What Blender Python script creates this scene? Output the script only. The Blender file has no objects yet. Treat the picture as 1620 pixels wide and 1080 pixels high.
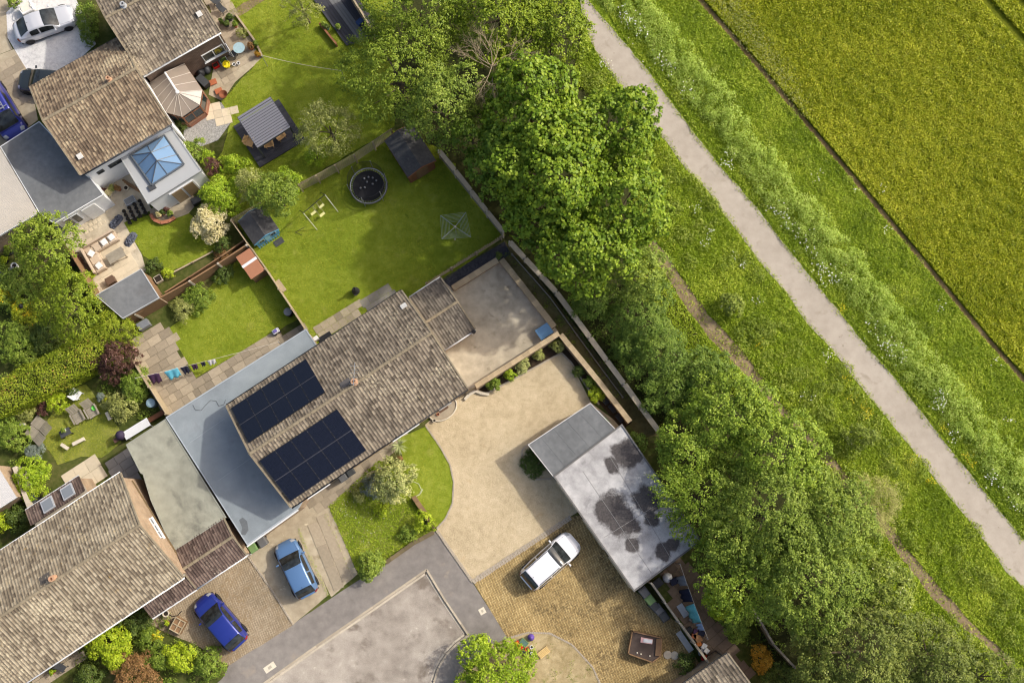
import bpy, bmesh, math, random
import numpy as np
from mathutils import Vector, Matrix

random.seed(7)
RNG = np.random.default_rng(11)
scene = bpy.context.scene
COL = scene.collection

# ------------------------------------------------------------------ camera
CAM_H = 74.0
FPX = 1701.0                      # focal length in photo pixels (1620 wide)
TILT = math.radians(9.0)
cam_data = bpy.data.cameras.new('camera')
cam = bpy.data.objects.new('camera', cam_data)
COL.objects.link(cam)
cam.location = (0, 0, CAM_H)
cam.rotation_euler = (TILT, 0, 0)
cam_data.sensor_width = 36.0
cam_data.sensor_fit = 'HORIZONTAL'
cam_data.lens = 36.0 * FPX / 1620.0
cam_data.clip_start = 1.0
cam_data.clip_end = 2000.0
scene.camera = cam

# ------------------------------------------------------------------ sky, sun, exposure
SUN_EL = math.radians(40)
SUN_AZ = math.atan2(0.912, 0.41)
world = bpy.data.worlds.new('World')
scene.world = world
world.use_nodes = True
wn = world.node_tree
wn.nodes.clear()
sky = wn.nodes.new('ShaderNodeTexSky')
sky.sky_type = 'NISHITA'
sky.sun_disc = False
sky.sun_elevation = SUN_EL
sky.sun_rotation = SUN_AZ
sky.air_density = 1.0
sky.dust_density = 6.0
sky.ozone_density = 1.0
bg = wn.nodes.new('ShaderNodeBackground')
bg.inputs['Strength'].default_value = 0.15
wo = wn.nodes.new('ShaderNodeOutputWorld')
wn.links.new(sky.outputs[0], bg.inputs[0])
wn.links.new(bg.outputs[0], wo.inputs[0])
sun_data = bpy.data.lights.new('sun', 'SUN')
sun_data.energy = 2.45
sun_data.angle = math.radians(1.5)
sun_data.color = (1.0, 0.955, 0.87)
sun = bpy.data.objects.new('sun', sun_data)
COL.objects.link(sun)
sun.location = (40, 30, 60)
sun_dir = Vector((-0.912 * math.cos(SUN_EL), -0.41 * math.cos(SUN_EL), -math.sin(SUN_EL)))
sun.rotation_euler = sun_dir.to_track_quat('-Z', 'Y').to_euler()
scene.view_settings.view_transform = 'Standard'
scene.view_settings.look = 'None'
scene.view_settings.exposure = 0.31
scene.view_settings.gamma = 1.0
scene.view_settings.use_curve_mapping = False
scene.cycles.pixel_filter_type = 'BLACKMAN_HARRIS'
scene.cycles.filter_width = 1.15
scene.cycles.max_bounces = 6
scene.cycles.transparent_max_bounces = 6
scene.cycles.caustics_reflective = False
scene.cycles.caustics_refractive = False

# ------------------------------------------------------------------ measuring: photo pixel + height -> metres
def P(x, y, z=0.0):
    dx, dy, dz = (x - 810.0) / FPX, (540.0 - y) / FPX, -1.0
    c, s = math.cos(TILT), math.sin(TILT)
    wx, wy, wz = dx, dy * c - dz * s, dy * s + dz * c
    k = (z - CAM_H) / wz
    return Vector((wx * k, wy * k, z))
def PL(pts, z=0.0):
    return [P(a, b, z) for a, b in pts]
def m2(px):                       # pixels -> metres near the ground
    return px / 23.0
def heading(a, b, z=0.0):
    d = P(b[0], b[1], z) - P(a[0], a[1], z)
    return math.atan2(d.y, d.x)
UANG = heading((460, 802), (740, 614), 5.0)

# ------------------------------------------------------------------ object helpers
def tag(o, label=None, cat=None, group=None, kind=None):
    if label: o['label'] = label
    if cat: o['category'] = cat
    if group: o['group'] = group
    if kind: o['kind'] = kind
    return o
def thing(name, label, cat, loc=(0, 0, 0), rz=0.0, group=None):
    o = bpy.data.objects.new(name, None)
    o.empty_display_size = 0.2
    COL.objects.link(o)
    o.location = loc
    o.rotation_euler = (0, 0, rz)
    return tag(o, label, cat, group)
def copy_tree(o, parent=None):
    c = o.copy()
    COL.objects.link(c)
    c.parent = parent
    for ch in list(o.children):
        copy_tree(ch, c)
    return c
def link_mesh(name, me, mat, parent=None, smooth=False):
    if mat is not None and not me.materials:
        me.materials.append(mat)
    if smooth:
        me.shade_smooth()
    o = bpy.data.objects.new(name, me)
    COL.objects.link(o)
    if parent is not None:
        o.parent = parent
    return o

class B:
    """collects shapes and links them as one mesh"""
    def __init__(self):
        self.v = []; self.f = []
    def add(self, vs, fs):
        n = len(self.v)
        self.v += [tuple(a) for a in vs]
        self.f += [tuple(i + n for i in f) for f in fs]
        return self
    def obox(self, o, u, v, w):
        o, u, v, w = Vector(o), Vector(u), Vector(v), Vector(w)
        c = [o, o + u, o + u + v, o + v]
        vs = c + [a + w for a in c]
        fs = [(0, 3, 2, 1), (4, 5, 6, 7), (0, 1, 5, 4), (1, 2, 6, 5), (2, 3, 7, 6), (3, 0, 4, 7)]
        if u.cross(v).dot(w) < 0:
            fs = [tuple(reversed(f)) for f in fs]
        return self.add(vs, fs)
    def box(self, c, s, rz=0.0, rx=0.0, ry=0.0):
        m = Matrix.Rotation(rz, 3, 'Z') @ Matrix.Rotation(ry, 3, 'Y') @ Matrix.Rotation(rx, 3, 'X')
        u, v, w = m @ Vector((s[0], 0, 0)), m @ Vector((0, s[1], 0)), m @ Vector((0, 0, s[2]))
        return self.obox(Vector(c) - (u + v + w) / 2, u, v, w)
    def bb(self, x0, x1, y0, y1, z0, z1):
        return self.obox((x0, y0, z0), (x1 - x0, 0, 0), (0, y1 - y0, 0), (0, 0, z1 - z0))
    def cyl(self, p0, p1, r0, r1=None, n=10, caps=True):
        r1 = r0 if r1 is None else r1
        p0, p1 = Vector(p0), Vector(p1)
        d = (p1 - p0)
        if d.length < 1e-6: return self
        d.normalize()
        a = d.cross(Vector((0, 0, 1)))
        if a.length < 1e-3: a = Vector((1, 0, 0))
        a.normalize(); b = d.cross(a)
        vs = []
        for p, r in ((p0, r0), (p1, r1)):
            for k in range(n):
                t = 2 * math.pi * k / n
                vs.append(p + a * (r * math.cos(t)) + b * (r * math.sin(t)))
        fs = [(k, (k + 1) % n, n + (k + 1) % n, n + k) for k in range(n)]
        if caps:
            fs += [tuple(reversed(range(n))), tuple(range(n, 2 * n))]
        return self.add(vs, fs)
    def tube(self, pts, r, n=6):
        pts = [Vector(p) for p in pts]
        rs = r if isinstance(r, (list, tuple)) else [r] * len(pts)
        for i in range(len(pts) - 1):
            self.cyl(pts[i], pts[i + 1], rs[i], rs[i + 1], n)
        return self
    def lathe(self, prof, c=(0, 0, 0), n=16):
        cx, cy, cz = c
        vs, fs = [], []
        for r, z in prof:
            for k in range(n):
                t = 2 * math.pi * k / n
                vs.append((cx + r * math.cos(t), cy + r * math.sin(t), cz + z))
        for i in range(len(prof) - 1):
            for k in range(n):
                fs.append((i * n + k, i * n + (k + 1) % n, (i + 1) * n + (k + 1) % n, (i + 1) * n + k))
        fs.append(tuple(reversed(range(n))))
        fs.append(tuple((len(prof) - 1) * n + k for k in range(n)))
        return self.add(vs, fs)
    def prism(self, pts, z0, z1):
        n = len(pts)
        a = sum(pts[i][0] * pts[(i + 1) % n][1] - pts[(i + 1) % n][0] * pts[i][1] for i in range(n))
        if a < 0: pts = list(reversed(pts))
        vs = [(p[0], p[1], z0) for p in pts] + [(p[0], p[1], z1) for p in pts]
        fs = [tuple(reversed(range(n))), tuple(range(n, 2 * n))]
        fs += [(k, (k + 1) % n, n + (k + 1) % n, n + k) for k in range(n)]
        return self.add(vs, fs)
    def build(self, name, mat, parent=None, smooth=False, bevel=0.0, sub=0):
        me = bpy.data.meshes.new(name)
        me.from_pydata(self.v, [], self.f)
        me.update()
        o = link_mesh(name, me, mat, parent, smooth)
        if bevel:
            m = o.modifiers.new('bevel', 'BEVEL'); m.width = bevel; m.segments = 2; m.limit_method = 'ANGLE'
        if sub:
            m = o.modifiers.new('sub', 'SUBSURF'); m.levels = sub; m.render_levels = sub
        return o

def sheet(name, pts, z, mat, kind='structure', label=None, cat=None, px=True, wob=0.0, parent=None):
    """a flat ground sheet; its rim is broken up a little when wob > 0"""
    w = PL(pts, z) if px else [Vector((a, b, z)) for a, b in pts]
    if wob > 0:
        out = []
        n = len(w)
        for i in range(n):
            a, b = w[i], w[(i + 1) % n]
            k = max(1, int((b - a).length / 0.5))
            k = min(k, 200)
            for j in range(k):
                p = a.lerp(b, j / k)
                if j: p = p + Vector((random.uniform(-wob, wob), random.uniform(-wob, wob), 0))
                out.append(p)
        w = out
    bm = bmesh.new()
    vs = [bm.verts.new(p) for p in w]
    f = bm.faces.new(vs)
    f.normal_update()
    if f.normal.z < 0: f.normal_flip()
    bmesh.ops.triangulate(bm, faces=bm.faces[:])
    me = bpy.data.meshes.new(name)
    bm.to_mesh(me); bm.free()
    o = link_mesh(name, me, mat, parent)
    if parent is None: tag(o, label, cat, None, kind)
    return o

# ------------------------------------------------------------------ materials
MATS = {}
def nt(name):
    m = bpy.data.materials.new(name)
    m.use_nodes = True
    t = m.node_tree
    t.nodes.clear()
    out = t.nodes.new('ShaderNodeOutputMaterial')
    return m, t, out
def N(t, typ, **kw):
    n = t.nodes.new(typ)
    for k, v in kw.items():
        if k.startswith('i_'):
            n.inputs[int(k[2:]) if k[2:].isdigit() else k[2:]].default_value = v
        else:
            setattr(n, k, v)
    return n
def ramp(t, fac, stops):
    r = t.nodes.new('ShaderNodeValToRGB')
    el = r.color_ramp.elements
    while len(el) < len(stops): el.new(0.5)
    for e, (p, c) in zip(el, stops):
        e.position = p; e.color = (*c, 1)
    t.links.new(fac, r.inputs[0])
    return r.outputs[0]
def noise(t, vec, scale, detail=4.0, rough=0.55, dist=0.0):
    n = t.nodes.new('ShaderNodeTexNoise')
    n.inputs['Scale'].default_value = scale
    n.inputs['Detail'].default_value = detail
    n.inputs['Roughness'].default_value = rough
    n.inputs['Distortion'].default_value = dist
    if vec is not None: t.links.new(vec, n.inputs['Vector'])
    return n.outputs[0]
def mathn(t, op, a, b=None):
    n = t.nodes.new('ShaderNodeMath'); n.operation = op
    for i, q in enumerate((a, b)):
        if q is None: continue
        if isinstance(q, (int, float)): n.inputs[i].default_value = q
        else: t.links.new(q, n.inputs[i])
    return n.outputs[0]
def mixc(t, fac, a, b, mode='MIX'):
    n = t.nodes.new('ShaderNodeMix'); n.data_type = 'RGBA'; n.blend_type = mode
    for i, q in ((0, fac), (6, a), (7, b)):
        if isinstance(q, (int, float)): n.inputs[i].default_value = q
        elif isinstance(q, tuple): n.inputs[i].default_value = (*q, 1)
        else: t.links.new(q, n.inputs[i])
    return n.outputs[2]
def srgb(r, g, b):
    f = lambda c: (c / 255 / 12.92) if c <= 10 else ((c / 255 + 0.055) / 1.055) ** 2.4
    return (f(r), f(g), f(b))
def sc(c, k):
    return tuple(max(0.0, min(1.0, a * k)) for a in c)
def finish(t, out, col, rough, metal=0.0, bumpfac=None, bump=0.0, bdist=0.02, spec=0.3, coat=0.0):
    p = t.nodes.new('ShaderNodeBsdfPrincipled')
    if isinstance(col, tuple): p.inputs['Base Color'].default_value = (*col, 1)
    else: t.links.new(col, p.inputs['Base Color'])
    if isinstance(rough, (int, float)): p.inputs['Roughness'].default_value = rough
    else: t.links.new(rough, p.inputs['Roughness'])
    p.inputs['Metallic'].default_value = metal
    p.inputs['Specular IOR Level'].default_value = spec
    p.inputs['Coat Weight'].default_value = coat
    p.inputs['Coat Roughness'].default_value = 0.05
    if bumpfac is not None and bump > 0:
        b = t.nodes.new('ShaderNodeBump')
        b.inputs['Strength'].default_value = bump
        b.inputs['Distance'].default_value = bdist
        t.links.new(bumpfac, b.inputs['Height'])
        t.links.new(b.outputs[0], p.inputs['Normal'])
    t.links.new(p.outputs[0], out.inputs[0])
    return p
def pos(t):
    return t.nodes.new('ShaderNodeNewGeometry').outputs['Position']
def objc(t):
    return t.nodes.new('ShaderNodeTexCoord').outputs['Object']

def plain(name, c, rough=0.6, metal=0.0, var=0.14, scale=6.0, spec=0.3, coat=0.0, bump=0.0, rnd=0.0):
    """a paint/plastic/wood colour with slight grime; rnd = brightness spread between copies"""
    if name in MATS: return MATS[name]
    m, t, out = nt(name)
    oc = objc(t)
    n1 = noise(t, oc, scale, 5)
    col = ramp(t, n1, [(0.25, sc(c, 1 - var)), (0.6, c), (0.85, sc(c, 1 + var))])
    if rnd > 0:
        oi = t.nodes.new('ShaderNodeObjectInfo')
        v = mathn(t, 'MULTIPLY_ADD', oi.outputs['Random'], 2 * rnd)
        t.nodes[-1].inputs[2].default_value = 1 - rnd
        hs = t.nodes.new('ShaderNodeHueSaturation')
        t.links.new(v, hs.inputs['Value']); t.links.new(col, hs.inputs['Color'])
        col = hs.outputs[0]
    n2 = noise(t, oc, scale * 9, 3)
    finish(t, out, col, rough, metal, n2, bump, 0.01, spec, coat)
    MATS[name] = m
    return m

def ground(name, stops, s1=0.35, s2=6.0, s3=60.0, w=(0.45, 0.3, 0.25), rough=0.95, bump=0.5, bdist=0.03, spots=None):
    """ground surface: three noise octaves mixed, then a colour ramp; optional (colour, scale, threshold) stains"""
    if name in MATS: return MATS[name]
    m, t, out = nt(name)
    p = pos(t)
    a, b, c = noise(t, p, s1, 5, 0.6, 0.4), noise(t, p, s2, 4), noise(t, p, s3, 2)
    f = mathn(t, 'ADD', mathn(t, 'MULTIPLY', a, w[0]), mathn(t, 'MULTIPLY', b, w[1]))
    f = mathn(t, 'ADD', f, mathn(t, 'MULTIPLY', c, w[2]))
    col = ramp(t, f, stops)
    for sp in (spots or []):
        c2, scale, th = sp[:3]
        wd = sp[3] if len(sp) > 3 else 0.08
        k = noise(t, p, scale, 6, 0.62, 0.3)
        fac = ramp(t, k, [(th, (0, 0, 0)), (th + wd, (1, 1, 1))])
        col = mixc(t, fac, col, c2)
    finish(t, out, col, rough, 0, mathn(t, 'ADD', c, b), bump, bdist, 0.2)
    MATS[name] = m
    return m

GREEN = (1.22, 1.1, 0.85)
def leafmat(name, dark, mid, light, trans=0.15, alt=None, altp=0.0, rough=0.5):
    """leaf colours picked by a per-leaf value; alt = second colour (flowers) for values above 1-altp"""
    if name in MATS: return MATS[name]
    def yel(c):
        return (min(1, c[0] * GREEN[0]), min(1, c[1] * GREEN[1]), c[2] * GREEN[2]) if c[1] > c[0] * 1.02 and c[1] > c[2] * 1.5 else c
    dark, mid, light = yel(dark), yel(mid), yel(light)
    m, t, out = nt(name)
    at = N(t, 'ShaderNodeAttribute', attribute_name='tint')
    big = noise(t, pos(t), 0.5, 3)
    f = mathn(t, 'ADD', mathn(t, 'MULTIPLY', at.outputs['Fac'], 0.75), mathn(t, 'MULTIPLY', big, 0.3))
    col = ramp(t, f, [(0.1, dark), (0.48, mid), (0.9, light)])
    if alt:
        fac = mathn(t, 'GREATER_THAN', at.outputs['Fac'], 1 - altp)
        col = mixc(t, fac, col, alt)
    p = t.nodes.new('ShaderNodeBsdfPrincipled')
    t.links.new(col, p.inputs['Base Color'])
    p.inputs['Roughness'].default_value = rough
    p.inputs['Specular IOR Level'].default_value = 0.25
    tr = t.nodes.new('ShaderNodeBsdfTranslucent')
    t.links.new(mixc(t, 1.0, col, (1.0, 1.0, 0.55), 'MULTIPLY'), tr.inputs[0])
    mx = t.nodes.new('ShaderNodeMixShader')
    mx.inputs[0].default_value = trans
    t.links.new(p.outputs[0], mx.inputs[1]); t.links.new(tr.outputs[0], mx.inputs[2])
    t.links.new(mx.outputs[0], out.inputs[0])
    MATS[name] = m
    return m

def tilemat(name, dark, mid, light, lichen, amount=0.5, moss=None, patch=0.6):
    """weathered concrete roof tile: colour per tile, lichen blotches, moss patches"""
    if name in MATS: return MATS[name]
    m, t, out = nt(name)
    p = pos(t)
    at = N(t, 'ShaderNodeAttribute', attribute_name='tint')
    big = noise(t, p, patch, 5, 0.6)
    fine = noise(t, p, 22, 3)
    f = mathn(t, 'ADD', mathn(t, 'MULTIPLY', at.outputs['Fac'], 0.48), mathn(t, 'MULTIPLY', big, 0.34))
    f = mathn(t, 'ADD', f, mathn(t, 'MULTIPLY', fine, 0.25))
    col = ramp(t, f, [(0.2, dark), (0.5, mid), (0.85, light)])
    l1 = noise(t, p, 5, 5, 0.8)
    l2 = noise(t, p, 0.45, 3)
    lf = mathn(t, 'MULTIPLY', l1, mathn(t, 'ADD', l2, 0.25))
    lf = ramp(t, lf, [(0.5 - 0.14 * amount, (0, 0, 0)), (0.62 - 0.14 * amount, (1, 1, 1))])
    col = mixc(t, mathn(t, 'MULTIPLY', lf, 0.75), col, lichen)
    if moss:
        k = ramp(t, noise(t, p, 1.1, 6, 0.7), [(0.6, (0, 0, 0)), (0.7, (1, 1, 1))])
        k2 = ramp(t, l1, [(0.5, (0, 0, 0)), (0.6, (1, 1, 1))])
        col = mixc(t, mathn(t, 'MULTIPLY', k, k2), col, moss)
    finish(t, out, col, 0.9, 0, fine, 0.5, 0.01, 0.25)
    MATS[name] = m
    return m

def glass(name, c=(0.02, 0.03, 0.035), rough=0.06, spec=0.6):
    if name in MATS: return MATS[name]
    m, t, out = nt(name)
    finish(t, out, c, rough, 0, None, 0, 0, spec)
    MATS[name] = m
    return m

WHITE = plain('white_upvc', (0.72, 0.73, 0.73), 0.45, var=0.06)
RENDER_W = plain('white_render', (0.82, 0.82, 0.81), 0.85, var=0.07, scale=2.0, bump=0.15)
GLASS = glass('window_glass')
BLACK = plain('black_plastic', (0.018, 0.018, 0.02), 0.5)
DGREY = plain('dark_grey_plastic', (0.06, 0.063, 0.068), 0.55)
MGREY = plain('mid_grey_plastic', (0.2, 0.205, 0.21), 0.6)
STEEL = plain('galvanised_steel', (0.45, 0.46, 0.47), 0.4, metal=0.6)
WOOD = plain('brown_wood', srgb(140, 110, 80), 0.8, var=0.25, scale=5, bump=0.3, rnd=0.12)
PALEWOOD = plain('weathered_wood', srgb(172, 156, 128), 0.85, var=0.2, scale=5, bump=0.3, rnd=0.1)
REDWOOD = plain('red_brown_wood', srgb(140, 94, 66), 0.75, var=0.2, scale=4, bump=0.3, rnd=0.1)
GREYWOOD = plain('grey_wood', srgb(150, 142, 126), 0.85, var=0.22, scale=5, bump=0.3, rnd=0.1)
TERRA = plain('terracotta', srgb(176, 104, 70), 0.8)
SOILM = ground('soil', [(0.3, (0.02, 0.014, 0.008)), (0.5, (0.045, 0.03, 0.018)), (0.7, (0.08, 0.055, 0.03))], 0.8, 8, 60, bump=0.8)
CONC = plain('concrete_post', srgb(190, 180, 162), 0.9, var=0.15, bump=0.3)
# ================================================================== THE SETTING
G_LAWN = ground('lawn_turf', [(0.34, srgb(98, 114, 26)), (0.47, srgb(126, 144, 38)), (0.56, srgb(146, 160, 54)), (0.68, srgb(176, 178, 90))],
                0.3, 2.2, 45, (0.4, 0.3, 0.3), bump=0.9, bdist=0.05, spots=[(srgb(164, 164, 84), 0.8, 0.6, 0.2), (srgb(92, 116, 30), 1.4, 0.63, 0.1)])
G_DRYLAWN = ground('dry_lawn_turf', [(0.36, srgb(96, 108, 38)), (0.48, srgb(128, 138, 56)), (0.58, srgb(150, 152, 78)), (0.68, srgb(172, 162, 104))],
                   0.5, 3, 45, (0.4, 0.3, 0.3), bump=0.9, bdist=0.05)
G_ROUGH = ground('rough_grass', [(0.34, srgb(84, 106, 22)), (0.48, srgb(112, 136, 30)), (0.58, srgb(140, 158, 40)), (0.7, srgb(166, 172, 60))],
                 0.3, 1.5, 30, (0.4, 0.35, 0.25), bump=1.0, bdist=0.08)
G_EARTH = ground('garden_ground', [(0.34, srgb(48, 56, 22)), (0.48, srgb(74, 84, 34)), (0.58, srgb(100, 98, 56)), (0.7, srgb(120, 110, 72))],
                 0.4, 3, 40, bump=0.9)
G_SOIL = ground('field_soil', [(0.34, srgb(92, 76, 46)), (0.5, srgb(128, 108, 72)), (0.66, srgb(158, 136, 98))], 0.5, 6, 50, bump=0.8)
G_CROPBASE = ground('crop_floor', [(0.34, srgb(70, 80, 14)), (0.5, srgb(100, 108, 20)), (0.66, srgb(124, 126, 30))], 0.5, 6, 40, bump=1.0)
G_PATH = ground('path_concrete', [(0.36, srgb(156, 146, 133)), (0.5, srgb(170, 160, 147)), (0.64, srgb(182, 172, 159))],
                0.25, 1.5, 70, (0.35, 0.3, 0.35), bump=0.25, spots=[(srgb(146, 136, 120), 0.7, 0.58, 0.15), (srgb(132, 122, 106), 2.2, 0.66, 0.08)])
G_ROAD = ground('old_asphalt', [(0.36, srgb(118, 110, 101)), (0.48, srgb(152, 143, 132)), (0.58, srgb(172, 163, 151)), (0.68, srgb(194, 184, 170))],
                0.22, 1.2, 20, (0.42, 0.33, 0.25), bump=0.6, spots=[(srgb(122, 112, 101), 0.55, 0.56, 0.1), (srgb(206, 196, 182), 2.4, 0.66, 0.06)])
G_FOOTWAY = ground('footway_tarmac', [(0.36, srgb(112, 107, 102)), (0.5, srgb(132, 126, 120)), (0.66, srgb(152, 146, 138))],
                   0.25, 2, 60, (0.35, 0.3, 0.35), bump=0.35, spots=[(srgb(150, 140, 128), 0.6, 0.62, 0.1)])
G_GOLD = ground('golden_gravel', [(0.36, srgb(156, 139, 110)), (0.47, srgb(184, 167, 135)), (0.56, srgb(198, 181, 149)), (0.68, srgb(212, 197, 167))],
                0.35, 2.2, 26, (0.3, 0.25, 0.45), bump=0.9, bdist=0.03, spots=[(srgb(176, 152, 112), 0.8, 0.62, 0.16)])
G_PALEGRAVEL = ground('pale_grey_gravel', [(0.34, srgb(140, 138, 138)), (0.46, srgb(208, 206, 204)), (0.6, srgb(230, 228, 224))],
                      0.5, 4, 40, (0.25, 0.3, 0.45), bump=0.8)
G_PATIO = ground('patio_screed', [(0.34, srgb(150, 138, 118)), (0.48, srgb(186, 174, 152)), (0.58, srgb(206, 194, 170)), (0.7, srgb(222, 212, 190))],
                 0.35, 1.8, 50, (0.4, 0.3, 0.3), bump=0.4, spots=[(srgb(140, 128, 108), 1.0, 0.62, 0.1)])
G_CONCRETE = ground('drive_concrete', [(0.34, srgb(138, 126, 104)), (0.48, srgb(166, 153, 130)), (0.6, srgb(186, 174, 150)), (0.7, srgb(204, 193, 170))],
                    0.35, 2, 50, (0.4, 0.3, 0.3), bump=0.4, spots=[(srgb(134, 120, 92), 0.9, 0.6, 0.12), (srgb(206, 192, 164), 1.7, 0.64, 0.08)])
G_DARKGRAVEL = ground('slate_gravel', [(0.34, srgb(38, 38, 42)), (0.5, srgb(66, 66, 72)), (0.66, srgb(104, 104, 108))], 0.6, 7, 26, (0.2, 0.3, 0.5), bump=1.0)
G_GREYGRAVEL = ground('grey_gravel', [(0.34, srgb(108, 106, 102)), (0.5, srgb(150, 148, 144)), (0.66, srgb(186, 184, 178))], 0.6, 6, 22, (0.2, 0.3, 0.5), bump=0.9)
G_DIRT = ground('worn_dirt', [(0.34, srgb(108, 92, 70)), (0.5, srgb(136, 119, 93)), (0.66, srgb(160, 142, 114))], 0.5, 3, 40, bump=0.6)
G_BARE = ground('bare_garden_earth', [(0.34, srgb(124, 112, 72)), (0.48, srgb(168, 150, 112)), (0.6, srgb(190, 172, 134)), (0.72, srgb(204, 188, 152))],
                0.5, 3, 40, bump=0.7, spots=[(srgb(104, 118, 40), 0.8, 0.6, 0.1)])

def blockmat(name, c1, c2, joint, ang, bw=0.2, bh=0.1, stain=None, moss=None):
    """small clay/concrete paving blocks: too small in the picture to build singly"""
    m, t, out = nt(name)
    p = pos(t)
    mp = t.nodes.new('ShaderNodeMapping')
    mp.inputs['Rotation'].default_value = (0, 0, -ang)
    t.links.new(p, mp.inputs['Vector'])
    br = t.nodes.new('ShaderNodeTexBrick')
    t.links.new(mp.outputs[0], br.inputs['Vector'])
    br.inputs['Color1'].default_value = (*c1, 1)
    br.inputs['Color2'].default_value = (*c2, 1)
    br.inputs['Mortar'].default_value = (*joint, 1)
    br.inputs['Scale'].default_value = 1.0
    br.inputs['Mortar Size'].default_value = 0.012
    br.inputs['Mortar Smooth'].default_value = 0.3
    br.inputs['Bias'].default_value = -0.1
    br.inputs['Brick Width'].default_value = bw
    br.inputs['Row Height'].default_value = bh
    col = br.outputs[0]
    n1 = noise(t, p, 0.6, 6, 0.65)
    g = ramp(t, n1, [(0.3, (0.72, 0.70, 0.66)), (0.6, (1, 1, 1)), (0.8, (1.12, 1.1, 1.06))])
    col = mixc(t, 1.0, col, g, 'MULTIPLY')
    n2 = noise(t, p, 14, 3)
    g2 = ramp(t, n2, [(0.3, (0.8, 0.8, 0.8)), (0.7, (1.1, 1.1, 1.1))])
    col = mixc(t, 1.0, col, g2, 'MULTIPLY')
    if stain:
        k = ramp(t, noise(t, p, 0.4, 6, 0.7), [(0.44, (0, 0, 0)), (0.6, (1, 1, 1))])
        k2 = ramp(t, noise(t, p, 5, 4, 0.7), [(0.42, (0, 0, 0)), (0.58, (1, 1, 1))])
        col = mixc(t, mathn(t, 'MULTIPLY', mathn(t, 'MULTIPLY', k, k2), 0.8), col, stain)
    h = mathn(t, 'SUBTRACT', 1.0, br.outputs['Fac'])
    finish(t, out, col, 0.9, 0, h, 0.6, 0.012, 0.25)
    return m
G_BLOCK_Y = blockmat('yellow_block_paving', srgb(202, 177, 124), srgb(174, 148, 98), srgb(108, 92, 62), UANG + 0.78, 0.2, 0.1, srgb(92, 78, 54))
G_BLOCK_P = blockmat('pink_block_paving', srgb(178, 163, 138), srgb(160, 144, 120), srgb(128, 114, 94), UANG + 0.75, 0.22, 0.11, srgb(140, 120, 90))

# ---- the ground (one sheet reaching the horizon, cut out where the sunken road lies)
KERB = [(-60, 1413), (417, 1080), (500, 1021), (590, 959), (675, 900), (706, 951), (742, 1004), (722, 1019), (706, 1036), (694, 1056), (687, 1078), (683, 1110), (683, 1700)]
kw = PL(KERB)
far = 320.0
gpts = [(-far, kw[0].y), *[(p.x, p.y) for p in kw], (kw[-1].x, -far), (far, -far), (far, far), (-far, far)]
sheet('ground', gpts, 0.0, G_EARTH, px=False)
rp = [(p.x, p.y) for p in kw] + [(kw[-1].x, -far), (-far, -far), (-far, kw[0].y)]
road = sheet('road', rp, -0.11, G_ROAD, px=False)
# kerb stones along the road, each its own piece
kerb = thing('kerb', None, None, (0, 0, 0)); tag(kerb, kind='structure')
KS = plain('kerb_stone', srgb(176, 164, 144), 0.9, var=0.2, scale=4, bump=0.3, rnd=0.15)
def along(pts, step):
    """points every `step` metres along a polyline -> (point, heading, length)"""
    out = []
    for i in range(len(pts) - 1):
        a, b = pts[i], pts[i + 1]
        d = b - a
        n = max(1, round(d.length / step))
        for k in range(n):
            out.append((a + d * ((k + 0.5) / n), math.atan2(d.y, d.x), d.length / n))
    return out
def kerb_run(parent, pts, w, z0, z1, mat, step=0.915, name='kerb_stone', off=0.0, gap=0.02, jit=0.0):
    cache = {}
    for p, h, l in along(pts, step):
        key = round(l, 2)
        if key not in cache:
            b = B(); b.box((0, 0, (z0 + z1) / 2), (l - gap, w, z1 - z0))
            cache[key] = b.build(name, mat, parent, bevel=0.012)
            o = cache[key]
        else:
            o = bpy.data.objects.new(name, cache[key].data); COL.objects.link(o); o.parent = parent
        o.location = (p.x - math.sin(h) * off + random.uniform(-jit, jit), p.y + math.cos(h) * off + random.uniform(-jit, jit), random.uniform(-jit, jit) * 0.5)
        o.rotation_euler = (0, 0, h + random.uniform(-jit, jit) * 0.6)
kerb_run(kerb, [p for p in PL(KERB[1:12])], 0.14, -0.1, 0.018, KS, 0.915, off=-0.02)
# dished channel blocks beside the kerb on the road side
chan = thing('channel', None, None, (0, 0, 0)); tag(chan, kind='structure')
CH = plain('channel_block', srgb(186, 176, 158), 0.9, var=0.2, scale=5, bump=0.3, rnd=0.12)
kerb_run(chan, [p for p in PL(KERB[1:12], -0.1)], 0.13, -0.12, -0.096, CH, 0.6, 'channel_block', off=-0.2)

FOOT = [(310, 1110), (352, 1072), (362, 1052), (462, 987), (525, 945), (560, 922), (610, 892), (650, 862), (691, 838), (720, 880), (748, 921), (803, 1008),
        (770, 1024), (742, 1046), (728, 1070), (724, 1110), (687, 1110)] + list(reversed(KERB[1:11]))
sheet('pavement', FOOT, 0.012, G_FOOTWAY, wob=0.015)
# crop field and its bare edge
EDGE = [(1060, -50), (1102, 0), (1164, 70), (1264, 187), (1335, 270), (1440, 395), (1560, 540), (1625, 612), (1720, 720)]
EDGE2 = [(a + 9, b - 7) for a, b in EDGE]
FIELD = EDGE + [(1900, 720), (1900, -120), (1060, -120)]
sheet('field', FIELD, 0.012, G_SOIL)
CROP = [(a + 6, b - 5) for a, b in EDGE] + [(1690, 690), (1690, -40), (1072, -40)]
sheet('crop_floor', CROP, 0.03, G_CROPBASE)
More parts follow.
